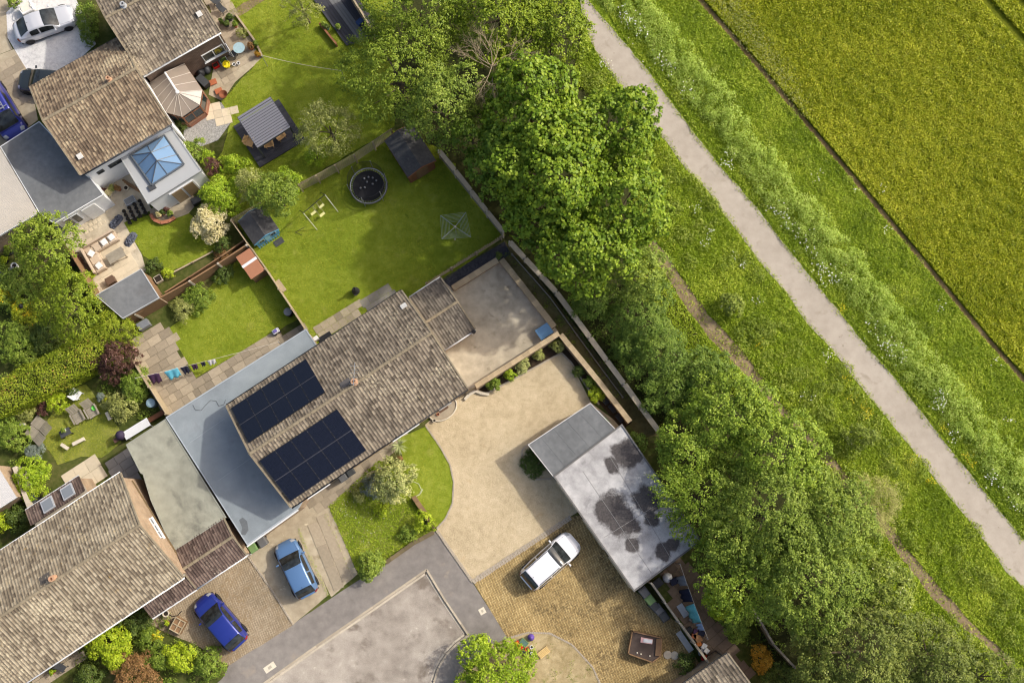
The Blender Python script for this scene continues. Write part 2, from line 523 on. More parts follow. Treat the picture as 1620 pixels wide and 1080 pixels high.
# verge
VERGE = [(860, -60), (1060, -60)] + EDGE[1:] + [(1720, 1200), (1300, 1200), (1180, 960), (1050, 700), (800, 380), (690, 230), (620, 100), (600, -60)]
sheet('verge', VERGE, 0.006, G_ROUGH)
PATH_L = [(905, -40), (917, 0), (925, 40), (942, 82), (985, 140), (1022, 190), (1055, 225), (1085, 268), (1120, 302), (1140, 332), (1170, 370), (1200, 412),
          (1245, 465), (1277, 512), (1305, 540), (1365, 615), (1410, 670), (1455, 725), (1485, 765), (1522, 810), (1570, 872), (1590, 902), (1622, 932), (1720, 1050)]
PATH_R = [(905, -40), (930, 0), (977, 55), (1020, 105), (1072, 175), (1110, 225), (1145, 270), (1195, 325), (1230, 372), (1280, 435), (1330, 495), (1365, 540),
          (1415, 597), (1465, 660), (1515, 725), (1560, 780), (1583, 810), (1605, 835), (1622, 857), (1730, 985)]
sheet('path', PATH_L + list(reversed(PATH_R[1:])), 0.02, G_PATH, wob=0.04)
WOODS = [(600, -60), (890, -60), (915, 40), (925, 130), (1000, 180), (1030, 260), (1020, 370), (1060, 450), (1120, 560), (1200, 640), (1290, 700), (1300, 760), (1350, 860), (1400, 960), (1480, 1010), (1600, 1080), (1600, 1200),
         (1290, 1200), (1180, 960), (1090, 840), (1045, 690), (800, 380), (700, 235), (620, 180)]
sheet('woodland_floor', WOODS, 0.01, ground('shaded_leaf_litter', [(0.34, srgb(34, 38, 18)), (0.5, srgb(56, 60, 28)), (0.66, srgb(80, 78, 44))], 0.5, 4, 30, bump=0.9), wob=0.25)  # litter coloured dark, laid under the crowns so their gaps read as shade
# worn dirt track in the verge
TRACK_C = [(1030, 385), (1060, 428), (1095, 482), (1130, 525), (1165, 562), (1195, 597), (1240, 652), (1300, 716), (1345, 768), (1395, 825), (1432, 878), (1485, 942), (1540, 996), (1600, 1050)]
TRACK_W = [9, 10, 11, 13, 12, 8, 6, 7, 9, 7, 9, 10, 7, 6]
tl = [(a - w * 0.7, b + w * 0.7) for (a, b), w in zip(TRACK_C, TRACK_W)]
tr_ = [(a + w * 0.7, b - w * 0.7) for (a, b), w in zip(TRACK_C, TRACK_W)]
sheet('dirt_track', tl + list(reversed(tr_)), 0.014, G_DIRT, wob=0.12)

# lawns
LAWN_MAIN = [(482, 521), (370, 347), (478, 291), (620, 206), (690, 232), (800, 372), (700, 446), (640, 500), (510, 560)]
LAWN_TOP = [(372, -40), (620, -40), (624, 200), (478, 288), (370, 345), (325, 330), (322, 280), (352, 240), (366, 192), (350, 160), (414, 92), (362, 20)]
LAWN_MID = [(266, 520), (300, 496), (345, 438), (385, 405), (420, 420), (474, 503), (310, 597)]
LAWN_G = [(196, 352), (236, 340), (262, 352), (300, 338), (352, 380), (340, 400), (268, 430), (226, 404)]
LAWN_E = [(68, 700), (72, 668), (112, 612), (136, 608), (160, 640), (188, 676), (192, 700), (160, 724), (128, 722), (92, 735)]
LAWN_FRONT = [(628, 694), (674, 674), (697, 707), (712, 734), (718, 762), (716, 796), (705, 820), (690, 834), (652, 782), (638, 728)]
MEADOW = [(520, 800), (545, 778), (598, 728), (640, 740), (655, 788), (691, 838), (650, 862), (610, 890), (567, 907)]
sheet('lawn', LAWN_MAIN, 0.02, G_LAWN, wob=0.05)
sheet('lawn', LAWN_TOP, 0.02, G_LAWN, wob=0.06)
sheet('lawn', LAWN_MID, 0.024, G_LAWN, wob=0.05)
sheet('lawn', LAWN_G, 0.02, G_LAWN, wob=0.04)
sheet('lawn', LAWN_E, 0.02, G_DRYLAWN, wob=0.06)
sheet('lawn', LAWN_FRONT, 0.034, G_LAWN, wob=0.02)
sheet('lawn', MEADOW, 0.034, G_DRYLAWN, wob=0.05)

sheet('garden_path', [(366, 18), (404, -6), (424, -14), (428, -4), (378, 26)], 0.03, G_DIRT, wob=0.06)
# drives
DRIVE_GOLD = [(691, 838), (748, 920), (905, 815), (1000, 760), (980, 670), (935, 637), (918, 603), (903, 574), (888, 560), (872, 560), (770, 622), (752, 612), (735, 616), (672, 672), (690, 700)]
sheet('drive', DRIVE_GOLD, 0.026, G_GOLD)
DRIVE_Y = [(749, 921), (900, 818), (990, 800), (1005, 935), (1072, 985), (1112, 1060), (1100, 1110), (962, 1110), (938, 1055), (905, 1019), (870, 1001), (835, 1000), (803, 1009)]
sheet('drive', DRIVE_Y, 0.02, G_BLOCK_Y)
BAREG = [(803, 1009), (835, 1000), (870, 1001), (905, 1019), (938, 1055), (962, 1110), (724, 1110), (728, 1070), (742, 1046), (770, 1024)]
sheet('garden_bed', BAREG, 0.016, G_BARE)
DRIVE_E = [(262, 1000), (235, 985), (312, 926), (392, 876), (465, 987), (362, 1052), (340, 1040), (312, 1020)]
sheet('drive', DRIVE_E, 0.02, G_BLOCK_P, wob=0.03)
DRIVE_C = [(392, 876), (400, 850), (472, 805), (520, 940), (464, 987)]
sheet('drive', DRIVE_C, 0.018, G_CONCRETE, wob=0.02)
PATH_FRONT = [(462, 818), (470, 790), (640, 680), (650, 690), (600, 735), (545, 780), (521, 800), (566, 907), (524, 944), (500, 890)]
sheet('front_path', PATH_FRONT, 0.014, G_CONCRETE, wob=0.03)
PATIO_R = [(697, 440), (716, 457), (790, 415), (884, 525), (752, 613), (700, 640), (650, 560), (660, 470)]
sheet('patio', PATIO_R, 0.022, G_PATIO)
sheet('gravel_bed', [(697, 442), (798, 382), (808, 402), (718, 458)], 0.028, G_DARKGRAVEL)
sheet('soil_strip', [(798, 380), (836, 420), (1045, 690), (1010, 690), (990, 665), (884, 525), (790, 408)], 0.016,
      ground('mossy_soil', [(0.34, srgb(76, 70, 44)), (0.5, srgb(108, 100, 62)), (0.66, srgb(136, 126, 86))], 0.5, 4, 40, bump=0.8))
sheet('planting_bed', [(752, 614), (884, 528), (905, 552), (888, 558), (770, 622)], 0.04, SOILM)
sheet('planting_bed', [(888, 556), (900, 540), (1000, 668), (985, 680), (950, 640), (922, 600), (905, 574)], 0.036, SOILM)
# driveway at the far upper left
sheet('drive', [(10, 20), (30, 0), (112, -20), (152, 70), (105, 112), (45, 116), (12, 60)], 0.02, G_PALEGRAVEL)
sheet('drive', [(-60, -40), (30, 0), (10, 22), (12, 62), (20, 78), (-60, 110)], 0.014, G_CONCRETE)
sheet('drive', [(-60, 110), (22, 78), (46, 116), (60, 190), (0, 235), (-60, 260)], 0.024, G_CONCRETE)
# gardens of the upper houses
sheet('patio', [(320, -30), (372, -30), (416, 92), (372, 130), (352, 160), (330, 150), (346, 60)], 0.014, G_CONCRETE)
sheet('gravel_bed', [(292, 192), (330, 168), (350, 162), (368, 190), (345, 222), (318, 232), (290, 220)], 0.03, G_GREYGRAVEL)
sheet('patio', [(158, 300), (210, 270), (240, 332), (196, 352), (224, 402), (232, 430), (196, 452), (150, 470), (100, 380), (85, 356)], 0.014, G_PATIO)
sheet('patio', [(236, 332), (300, 298), (312, 322), (298, 338), (262, 352), (240, 344)], 0.018, G_CONCRETE)
# ================================================================== BUILDINGS
EV = 4.2      # eaves height of the houses
def brickmat(name, c1, c2, mortar):
    m, t, out = nt(name)
    tc = t.nodes.new('ShaderNodeTexCoord')
    sp = t.nodes.new('ShaderNodeSeparateXYZ'); t.links.new(tc.outputs['Object'], sp.inputs[0])
    cb = t.nodes.new('ShaderNodeCombineXYZ')
    t.links.new(mathn(t, 'ADD', sp.outputs[0], sp.outputs[1]), cb.inputs[0]); t.links.new(sp.outputs[2], cb.inputs[1])
    br = t.nodes.new('ShaderNodeTexBrick'); t.links.new(cb.outputs[0], br.inputs['Vector'])
    for k, v in (('Color1', c1), ('Color2', c2), ('Mortar', mortar)): br.inputs[k].default_value = (*v, 1)
    br.inputs['Scale'].default_value = 1.0
    br.inputs['Brick Width'].default_value = 0.225; br.inputs['Row Height'].default_value = 0.075; br.inputs['Mortar Size'].default_value = 0.008
    g = ramp(t, noise(t, tc.outputs['Object'], 1.2, 5), [(0.3, (0.75, 0.75, 0.75)), (0.7, (1.1, 1.1, 1.1))])
    finish(t, out, mixc(t, 1.0, br.outputs[0], g, 'MULTIPLY'), 0.9, 0, mathn(t, 'SUBTRACT', 1.0, br.outputs['Fac']), 0.5, 0.01)
    return m
BR_BUFF = brickmat('buff_brick', srgb(180, 154, 124), srgb(160, 132, 104), srgb(170, 160, 144))
BR_BROWN = brickmat('brown_brick', srgb(122, 98, 82), srgb(100, 78, 66), srgb(140, 130, 118))
BR_RED = brickmat('red_brick', srgb(160, 98, 70), srgb(138, 82, 60), srgb(160, 146, 128))
TILE_A = tilemat('weathered_brown_tile', srgb(74, 66, 57), srgb(112, 102, 89), srgb(150, 138, 120), srgb(186, 174, 148), 0.5, srgb(104, 92, 58))
TILE_G = tilemat('weathered_tan_tile', srgb(78, 66, 54), srgb(120, 104, 86), srgb(160, 142, 116), srgb(186, 172, 142), 0.5, srgb(100, 88, 60))
TILE_E = tilemat('lichen_tile', srgb(92, 82, 69), srgb(134, 122, 103), srgb(168, 156, 134), srgb(196, 184, 156), 0.55, srgb(166, 134, 72))
TILE_D = tilemat('dark_brown_tile', srgb(66, 55, 50), srgb(94, 79, 72), srgb(122, 106, 96), srgb(176, 166, 148), 0.3)
TILE_S = tilemat('grey_brown_tile', srgb(72, 67, 61), srgb(102, 95, 86), srgb(128, 120, 108), srgb(160, 152, 134), 0.15)
RIDGE = plain('ridge_mortar', srgb(146, 134, 112), 0.95, var=0.25, scale=3, bump=0.4, rnd=0.12)
LEAD = plain('lead_flashing', srgb(170, 172, 174), 0.55, var=0.2, metal=0.1)
FELT_BLUE = ground('blue_grey_grp', [(0.34, srgb(120, 127, 131)), (0.5, srgb(136, 144, 148)), (0.66, srgb(150, 158, 161))], 0.25, 1.2, 20, (0.5, 0.3, 0.2), rough=0.6, bump=0.06, spots=[(srgb(132, 138, 142), 0.6, 0.58, 0.12)])
FELT_GREEN = ground('green_grey_felt', [(0.34, srgb(122, 122, 110)), (0.47, srgb(146, 146, 132)), (0.6, srgb(166, 166, 150)), (0.7, srgb(178, 176, 160))], 0.3, 2, 60, (0.55, 0.2, 0.25), bump=0.3,
                   spots=[(srgb(100, 100, 92), 0.28, 0.5, 0.14)])
FELT_GREY = ground('mid_grey_felt', [(0.34, srgb(92, 94, 95)), (0.5, srgb(110, 112, 113)), (0.66, srgb(126, 128, 129))], 0.4, 3, 60, bump=0.2, spots=[(srgb(106, 106, 106), 0.5, 0.58, 0.15)])
FELT_DARK = ground('dark_grey_felt', [(0.34, srgb(58, 57, 57)), (0.5, srgb(76, 75, 75)), (0.66, srgb(96, 94, 92))], 0.5, 4, 70, bump=0.35, spots=[(srgb(122, 118, 112), 1.2, 0.66, 0.1)])
FELT_WHITE = ground('weathered_white_roof', [(0.34, srgb(128, 126, 125)), (0.46, srgb(160, 158, 157)), (0.56, srgb(186, 184, 182)), (0.68, srgb(206, 204, 201))], 0.5, 1.6, 30, (0.45, 0.3, 0.25), bump=0.25,
                   spots=[(srgb(110, 108, 108), 0.7, 0.6, 0.14)])

def stained_roof():
    """weathered white roof with black damp blotches of their own shape"""
    m = FELT_WHITE; t = m.node_tree
    pr = [n for n in t.nodes if n.type == 'BSDF_PRINCIPLED'][0]
    col = pr.inputs['Base Color'].links[0].from_socket
    p = pos(t)
    nz = t.nodes.new('ShaderNodeTexNoise'); nz.inputs['Scale'].default_value = 1.3; nz.inputs['Detail'].default_value = 7; nz.inputs['Roughness'].default_value = 0.7
    t.links.new(p, nz.inputs['Vector'])
    total = None
    ga = heading((875, 753), (1003, 936), 2.15)
    for (x, y, rx, ry, rot) in ((978, 816, 40, 26, ga), (962, 806, 22, 22, ga), (992, 718, 26, 24, ga), (1022, 792, 26, 20, ga), (1000, 862, 13, 12, 0), (1050, 872, 14, 16, 0), (1064, 862, 12, 12, 0), (968, 735, 10, 16, 0.4), (1030, 820, 14, 12, 0)):
        q = P(x, y, 2.15)
        mp = t.nodes.new('ShaderNodeMapping'); mp.vector_type = 'TEXTURE'
        mp.inputs['Location'].default_value = (q.x, q.y, 2.15); mp.inputs['Rotation'].default_value = (0, 0, rot); mp.inputs['Scale'].default_value = (m2(rx), m2(ry), 1)
        t.links.new(p, mp.inputs['Vector'])
        sp = t.nodes.new('ShaderNodeSeparateXYZ'); t.links.new(mp.outputs[0], sp.inputs[0])
        ln = mathn(t, 'POWER', mathn(t, 'ADD', mathn(t, 'POWER', mathn(t, 'ABSOLUTE', sp.outputs[0]), 3.5), mathn(t, 'POWER', mathn(t, 'ABSOLUTE', sp.outputs[1]), 3.5)), 1 / 3.5)
        d = mathn(t, 'ADD', ln, mathn(t, 'MULTIPLY', mathn(t, 'SUBTRACT', nz.outputs[0], 0.5), 1.25))
        f = ramp(t, d, [(0.72, (1, 1, 1)), (1.0, (0, 0, 0))])
        total = f if total is None else mathn(t, 'MAXIMUM', total, f)
    grain = ramp(t, noise(t, p, 9, 4), [(0.3, srgb(52, 48, 48)), (0.7, srgb(84, 78, 76))])
    t.links.new(mixc(t, mathn(t, 'MULTIPLY', total, 0.93), col, grain), pr.inputs['Base Color'])
stained_roof()
CORR_W = plain('cream_corrugated', srgb(194, 187, 176), 0.7, var=0.06, scale=2)

def tiles(parent, O, U, S, L, H, mat, tw=0.27, th=0.34, amp=0.026, name='roof_tiles', lift=0.034):
    O, U, S = np.array(O, float), np.array(U, float), np.array(S, float)
    Nn = np.cross(U, S); Nn /= np.linalg.norm(Nn)
    tw *= 0.82; nc, nr = max(1, round(L / tw)), max(1, round(H / th))
    tw, th = L / nc, H / nr
    us = np.array([0, 0.2, 0.42, 0.72, 1.0]); hs = np.array([0.85, 1.0, 0.1, 0.0, 0.85]) * amp
    K = len(us)
    V, Fc, tint = [], [], []
    rng = np.random.default_rng(int(abs(O[0] * 13 + O[1] * 7 + L * 31)) + 3)
    for r in range(nr):
        for c in range(nc):
            j, jz = rng.uniform(-0.02, 0.02), rng.uniform(-0.012, 0.014)
            b = len(V)
            base = O + U * (c * tw)
            lo, hi = r * th - 0.03 + j, (r + 1) * th + 0.02
            for row, (s, up) in enumerate(((lo, lift), (hi, 0.004), (lo, -0.015))):
                for k in range(K):
                    V.append(base + U * (us[k] * tw) + S * s + Nn * (hs[k] + up + jz))
            for k in range(K - 1):
                Fc.append((b + k, b + k + 1, b + K + k + 1, b + K + k))
                Fc.append((b + 2 * K + k, b + 2 * K + k + 1, b + k + 1, b + k))
                x = rng.random()
            tint += [x] * (2 * (K - 1))
    me = bpy.data.meshes.new(name)
    me.from_pydata([tuple(v) for v in V], [], Fc)
    at = me.attributes.new('tint', 'FLOAT', 'FACE'); at.data.foreach_set('value', np.array(tint, dtype=np.float32))
    me.update()
    o = link_mesh(name, me, mat, parent)
    o['kind'] = 'stuff'
    return o

def ridge_run(parent, a, b, mat=RIDGE, r=0.1, step=0.45):
    a, b = Vector(a), Vector(b)
    d = b - a
    n = max(1, round(d.length / step)); l = d.length / n
    vs, fs = [], []
    K = 7
    for x in (-l / 2 + 0.008, l / 2 - 0.008):
        for k in range(K):
            t = math.pi * (k / (K - 1)) * 1.1 - 0.157
            vs.append((x, math.cos(t) * r, math.sin(t) * r * 0.8))
    for k in range(K - 1): fs.append((k, K + k, K + k + 1, k + 1))
    fs += [tuple(range(K)), tuple(reversed(range(K, 2 * K)))]
    me = bpy.data.meshes.new('ridge_tile'); me.from_pydata(vs, [], fs); me.materials.append(mat)
    h = math.atan2(d.y, d.x); pit = -math.atan2(d.z, math.hypot(d.x, d.y))
    for i in range(n):
        o = bpy.data.objects.new('ridge_tile', me); COL.objects.link(o); o.parent = parent
        o.location = a + d * ((i + 0.5) / n) + Vector((0, 0, random.uniform(-0.01, 0.015)))
        o.rotation_euler = (0, pit, h + random.uniform(-0.02, 0.02))

def frame(A, Bp, C, h):
    """local frame of a roof: x along A->B, y towards C, metres"""
    a, b, c = P(*A, h), P(*Bp, h), P(*C, h)
    u = b - a
    ang = math.atan2(u.y, u.x)
    v = Vector((-math.sin(ang), math.cos(ang), 0))
    return Vector((a.x, a.y, 0)), ang, u.length, (c - a).dot(v)
def window(t, face, pos_, w, h, z, frame_m=None, bars=1, depth=0.06, sill=True):
    """face: outward axis; pos_: (plane coordinate, centre along the wall)"""
    fm = frame_m or WHITE
    pl, c = pos_
    s = 1 if face[0] == '+' else -1
    ax = face[1]
    def bx(b, a0, a1, z0, z1, d0, d1):
        lo, hi = sorted((pl + s * d0, pl + s * d1))
        if ax == 'y': b.bb(a0, a1, lo, hi, z0, z1)
        else: b.bb(lo, hi, a0, a1, z0, z1)
    b = B()
    e = 0.06
    bx(b, c - w / 2, c + w / 2, z, z + e, -0.03, depth); bx(b, c - w / 2, c + w / 2, z + h - e, z + h, -0.03, depth)
    for k in range(bars + 2):
        x = c - w / 2 + (w - e) * k / (bars + 1)
        bx(b, x, x + e, z + e, z + h - e, -0.03, depth)
    o = b.build('window', fm, t)
    g = B(); bx(g, c - w / 2 + e, c + w / 2 - e, z + e, z + h - e, 0.005, 0.02)
    g.build('pane', GLASS, o)
    if sill:
        q = B(); bx(q, c - w / 2 - 0.08, c + w / 2 + 0.08, z - 0.06, z - 0.005, -0.02, 0.13)
        q.build('sill', fm, o)
    return o
def door(t, face, pos_, w, h, mat, panes=True):
    pl, c = pos_
    s = 1 if face[0] == '+' else -1
    ax = face[1]
    def bx(b, a0, a1, z0, z1, d0, d1):
        lo, hi = sorted((pl + s * d0, pl + s * d1))
        if ax == 'y': b.bb(a0, a1, lo, hi, z0, z1)
        else: b.bb(lo, hi, a0, a1, z0, z1)
    b = B(); bx(b, c - w / 2, c + w / 2, 0.04, h, -0.03, 0.05); o = b.build('door', mat, t)
    if panes:
        g = B(); bx(g, c - w / 2 + 0.15, c + w / 2 - 0.15, h * 0.45, h - 0.2, 0.04, 0.06); g.build('pane', GLASS, o)
    g = B(); bx(g, c + w / 2 - 0.14, c + w / 2 - 0.1, h * 0.45, h * 0.45 + 0.14, 0.05, 0.1); g.build('handle', STEEL, o)

def gable_house(t, L, D, he, hr, wallm, tilem, oy=0.3, ox=0.1, gut=BLACK, wall_x=(None, None), ridge_y=None, tw=0.26, th=0.3, fascia=WHITE):
    ry = D / 2 if ridge_y is None else ridge_y
    x0 = ox; x1 = L - ox
    sec = [(oy, 0.0), (D - oy, 0.0), (D - oy, he - 0.05), (ry, hr - 0.2), (oy, he - 0.05)]
    vs = [(x0, y, z) for y, z in sec] + [(x1, y, z) for y, z in sec]
    n = 5
    fs = [tuple(reversed(range(n))), tuple(range(n, 2 * n))] + [(k, (k + 1) % n, n + (k + 1) % n, n + k) for k in range(n)]
    B().add(vs, [tuple(reversed(f)) for f in fs]).build('wall', wallm, t)
    sec = [(0, he - 0.13), (0, he), (ry, hr), (D, he), (D, he - 0.13), (ry, hr - 0.15)]
    vs = [(0, y, z) for y, z in sec] + [(L, y, z) for y, z in sec]
    n = 6
    fs = [tuple(range(n)), tuple(reversed(range(n, 2 * n)))] + [(k, n + k, n + (k + 1) % n, (k + 1) % n) for k in range(n)]
    roof = B().add(vs, fs).build('roof', tilem, t)
    l1 = math.hypot(ry, hr - he); l2 = math.hypot(D - ry, hr - he)
    tiles(roof, (0, 0, he), (1, 0, 0), (0, ry / l1, (hr - he) / l1), L, l1, tilem, tw, th)
    tiles(roof, (L, D, he), (-1, 0, 0), (0, -(D - ry) / l2, (hr - he) / l2), L, l2, tilem, tw, th)
    ridge_run(roof, (0, ry, hr + 0.0), (L, ry, hr + 0.0))
    # verge mortar strips, fascia, gutters, downpipes
    for x in (0.0, L):
        for ya, yb in ((0, ry), (D, ry)):
            b = B()
            dy = yb - ya; l = math.hypot(dy, hr - he)
            b.obox((x - 0.05, ya, he - 0.06), (0.1, 0, 0), (0, dy, hr - he), (0, 0, 0.13))
            b.build('verge_strip', RIDGE, roof)
    for y, s in ((0, -1), (D, 1)):
        b = B(); b.bb(0.02, L - 0.02, y - 0.02 + (0.0 if s < 0 else 0.0), y + 0.02, he - 0.2, he - 0.03); b.build('fascia', fascia, t)
        b = B(); b.cyl((0.02, y + s * 0.075, he - 0.07), (L - 0.02, y + s * 0.075, he - 0.07), 0.055, n=8); b.build('gutter', gut, t, smooth=True)
        b = B(); b.tube([(L - 0.25, y + s * 0.075, he - 0.08), (L - 0.25, y - s * (oy - 0.06), he - 0.5), (L - 0.25, y - s * (oy - 0.06), 0.1)], 0.035, 6); b.build('downpipe', gut, t)
    return roof

POTM = plain('chimney_clay', srgb(186, 148, 118), 0.85)
def flue(parent, p, mat=POTM, h=0.55, r=0.13, fl=(0.75, 0.55), slope=0.4, shift=-0.35):
    p = Vector(p)
    B().lathe([(r * 1.5, -0.1), (r * 1.5, 0.12), (r, 0.14), (r * 0.95, h), (r * 1.15, h), (r * 1.15, h + 0.06), (r * 0.6, h + 0.06), (r * 0.6, h - 0.1)], p, 12).build('chimney_pot', mat, parent, smooth=False)
    b = B(); b.box((p.x, p.y + shift, p.z + shift * (-slope if shift > 0 else slope) + 0.06), (fl[0], fl[1], 0.03), rx=math.atan(slope) * (1 if shift < 0 else -1)); b.build('flashing', LEAD, parent)

# ---- A: the middle house with the solar panels
locA, angA, LA, DA = frame((460, 802), (740, 614), (358, 642), EV)
HRA = EV + 2.2
hA = thing('house', 'wide brown tiled house with two black solar arrays, in the middle', 'house', locA, angA, 'two-storey houses')
roofA = gable_house(hA, LA, DA, EV, HRA, BR_BUFF, TILE_A, ridge_y=DA / 2 + 0.05)
def loc_of(o, ang, px, z):
    d = P(px[0], px[1], z) - o
    return Vector((d.x * math.cos(ang) + d.y * math.sin(ang), -d.x * math.sin(ang) + d.y * math.cos(ang), z))
flue(roofA, (LA * 0.577, DA / 2 + 0.15, HRA - 0.05), h=0.5, r=0.16, slope=0.58)
b = B(); b.box((LA * 0.577 - 0.5, DA / 2 + 0.45, HRA - 0.15), (0.7, 0.5, 0.03), rx=-0.5); b.build('flashing', plain('old_lead', srgb(96, 92, 90), 0.6), roofA)
b = B(); b.tube([(LA * 0.577 + 0.1, DA / 2 + 0.1, HRA), (LA * 0.577 + 0.15, DA / 2 + 0.2, HRA + 1.3)], 0.022, 6)
b.tube([(LA * 0.577 - 0.1, DA / 2 - 0.2, HRA + 1.2), (LA * 0.577 + 0.75, DA / 2 + 0.95, HRA + 1.3)], 0.018, 5)
for k in range(6):
    q = Vector((LA * 0.577 - 0.05 + 0.13 * k, DA / 2 - 0.12 + 0.18 * k, HRA + 1.21 + 0.015 * k))
    b.tube([q + Vector((-0.22, 0.16, 0)), q + Vector((0.22, -0.16, 0))], 0.01, 4)
b.build('television_aerial', STEEL, roofA)
b = B(); b.box((LA * 0.965, DA * 0.86, EV + 0.68), (0.42, 0.34, 0.14), rx=-0.52); b.build('roof_vent', plain('pale_vent', srgb(206, 204, 198), 0.7), roofA)
for x, w in ((1.2, 1.6), (4.5, 1.2), (8.4, 1.6), (11.6, 1.2)):
    window(hA, '-y', (0.3, x), w, 1.0, 2.9); window(hA, '+y', (DA - 0.3, x), w, 1.0, 2.9)
window(hA, '-y', (0.3, 1.5), 1.8, 1.2, 0.9, bars=2); window(hA, '-y', (0.3, 8.6), 2.0, 1.2, 0.9, bars=2); door(hA, '-y', (0.3, 11.8), 1.0, 2.1, WHITE); door(hA, '-y', (0.3, 3.6), 0.95, 2.1, DGREY)
window(hA, '+y', (DA - 0.3, 10.6), 1.8, 1.2, 0.9); window(hA, '+x', (LA - 0.1, 2.2), 0.6, 0.9, 2.9, bars=0)
# solar panels: each its own piece
PANEL = None
m, t_, out_ = nt('solar_cell')
oc_ = objc(t_)
br_ = t_.nodes.new('ShaderNodeTexBrick'); t_.links.new(oc_, br_.inputs['Vector'])
br_.offset = 0.0
for k_, v_ in (('Color1', (0.005, 0.007, 0.016)), ('Color2', (0.006, 0.008, 0.018)), ('Mortar', (0.014, 0.017, 0.028))): br_.inputs[k_].default_value = (*v_, 1)
br_.inputs['Scale'].default_value = 1.0; br_.inputs['Brick Width'].default_value = 0.18; br_.inputs['Row Height'].default_value = 0.09; br_.inputs['Mortar Size'].default_value = 0.004
finish(t_, out_, br_.outputs[0], 0.22, 0, None, 0, 0, 0.35)
SOLAR = m
PFRAME = plain('black_panel_frame', (0.02, 0.021, 0.026), 0.4)
PTRIM = plain('grey_panel_clip', srgb(88, 88, 98), 0.45)
def solar(slope_side, label, corners, cols, rows):
    zs = [EV + (HRA - EV) * f for f in (0.18, 0.86)]
    sgn = 1 if slope_side == 'front' else -1
    ry = DA / 2 + 0.05
    l = math.hypot(ry, HRA - EV)
    S = Vector((0, sgn * ry / l, (HRA - EV) / l)); U = Vector((1, 0, 0)); Nn = U.cross(S) * (1 if sgn > 0 else -1)
    # measured extents on the slope plane
    xs, ss = [], []
    for c in corners:
        best = None
        for k in range(201):
            s = l * k / 200
            y = (0 if sgn > 0 else DA) + S.y * s; z = EV + S.z * s + 0.12
            q = loc_of(locA, angA, c, z)
            e = abs(q.y - y)
            if best is None or e < best[0]: best = (e, q.x, s)
        xs.append(best[1]); ss.append(best[2])
    x0, x1 = (xs[0] + xs[3]) / 2, (xs[1] + xs[2]) / 2
    s0, s1 = sorted(((ss[0] + ss[1]) / 2, (ss[2] + ss[3]) / 2))
    pw, ph = (x1 - x0) / cols, (s1 - s0) / rows
    rootp = locA + Matrix.Rotation(angA, 3, 'Z') @ Vector((x0, 0 if sgn > 0 else DA, 0))
    t = thing('solar_array', label, 'solar panels', locA, angA, 'solar arrays on the middle roof')
    rot = Matrix((U, S, U.cross(S))).transposed().to_euler() if sgn > 0 else Matrix((-U, S, (-U).cross(S))).transposed().to_euler()
    pb = B(); pb.bb(-pw / 2 + 0.008, pw / 2 - 0.008, -ph / 2 + 0.012, ph / 2 - 0.012, -0.02, 0.02)
    fb = B()
    for a in (-1, 1):
        fb.bb(a * (pw / 2 - 0.02) - 0.012, a * (pw / 2 - 0.02) + 0.012, -ph / 2 + 0.012, ph / 2 - 0.012, -0.02, 0.026)
        fb.bb(-pw / 2 + 0.034, pw / 2 - 0.034, a * (ph / 2 - 0.024) - 0.012, a * (ph / 2 - 0.024) + 0.012, -0.02, 0.026)
    pm = pb.build('panel', SOLAR, t); fm = fb.build('frame', PFRAME, pm)
    first = True
    for r in range(rows):
        for c in range(cols):
            q = Vector((x0 + (c + 0.5) * pw, 0 if sgn > 0 else DA, EV)) + S * (s0 + (r + 0.5) * ph) + Vector((0, 0, 0.17))
            o = pm if first else copy_tree(pm, t)
            first = False
            o.location = q; o.rotation_euler = rot
    # pale rails showing in the gaps
    b = B()
    for r in range(1, rows):
        q = Vector((x0, 0 if sgn > 0 else DA, EV)) + S * (s0 + r * ph) + Vector((0, 0, 0.155))
        b.obox(q - S * 0.02, U * (x1 - x0), S * 0.04, Nn * 0.035)
    b.build('mounting_rail', PTRIM, t)
    b = B()
    for c in range(1, cols):
        for k in range(int(rows * 4)):
            q = Vector((x0 + c * pw - 0.02, 0 if sgn > 0 else DA, EV)) + S * (s0 + (k + 0.5) * ph / 4) + Vector((0, 0, 0.16))
            b.obox(q, U * 0.04, S * 0.03, Nn * 0.035)
    b.build('clamp', PTRIM, t)['kind'] = 'stuff'
solar('back', 'black solar array on the rear roof slope above the long grey flat roof', [(363, 646), (484, 569), (517, 622), (395, 697)], 5, 2)
solar('front', 'black solar array on the front roof slope above the two grey bins', [(414, 728), (536, 643), (577, 715), (456, 794)], 5, 2)

# ---- side extension with its own small gable roof, right of A
lo, an, L_, D_ = frame((702, 553), (749, 522), (650, 470), 2.4)
t = thing('side_extension', 'low extension with grey-brown ribbed tiles between the house and the patio', 'extension', lo, an)
gable_house(t, L_ + 0.15, D_, 2.4, 3.0, BR_BUFF, TILE_S, oy=0.2, gut=WHITE, tw=0.24)
b = B(); b.lathe([(0.14, 2.35), (0.16, 2.5), (0.12, 2.62)], (L_ - 0.05, -0.12, 0), 8); b.build('hopper', BLACK, t)

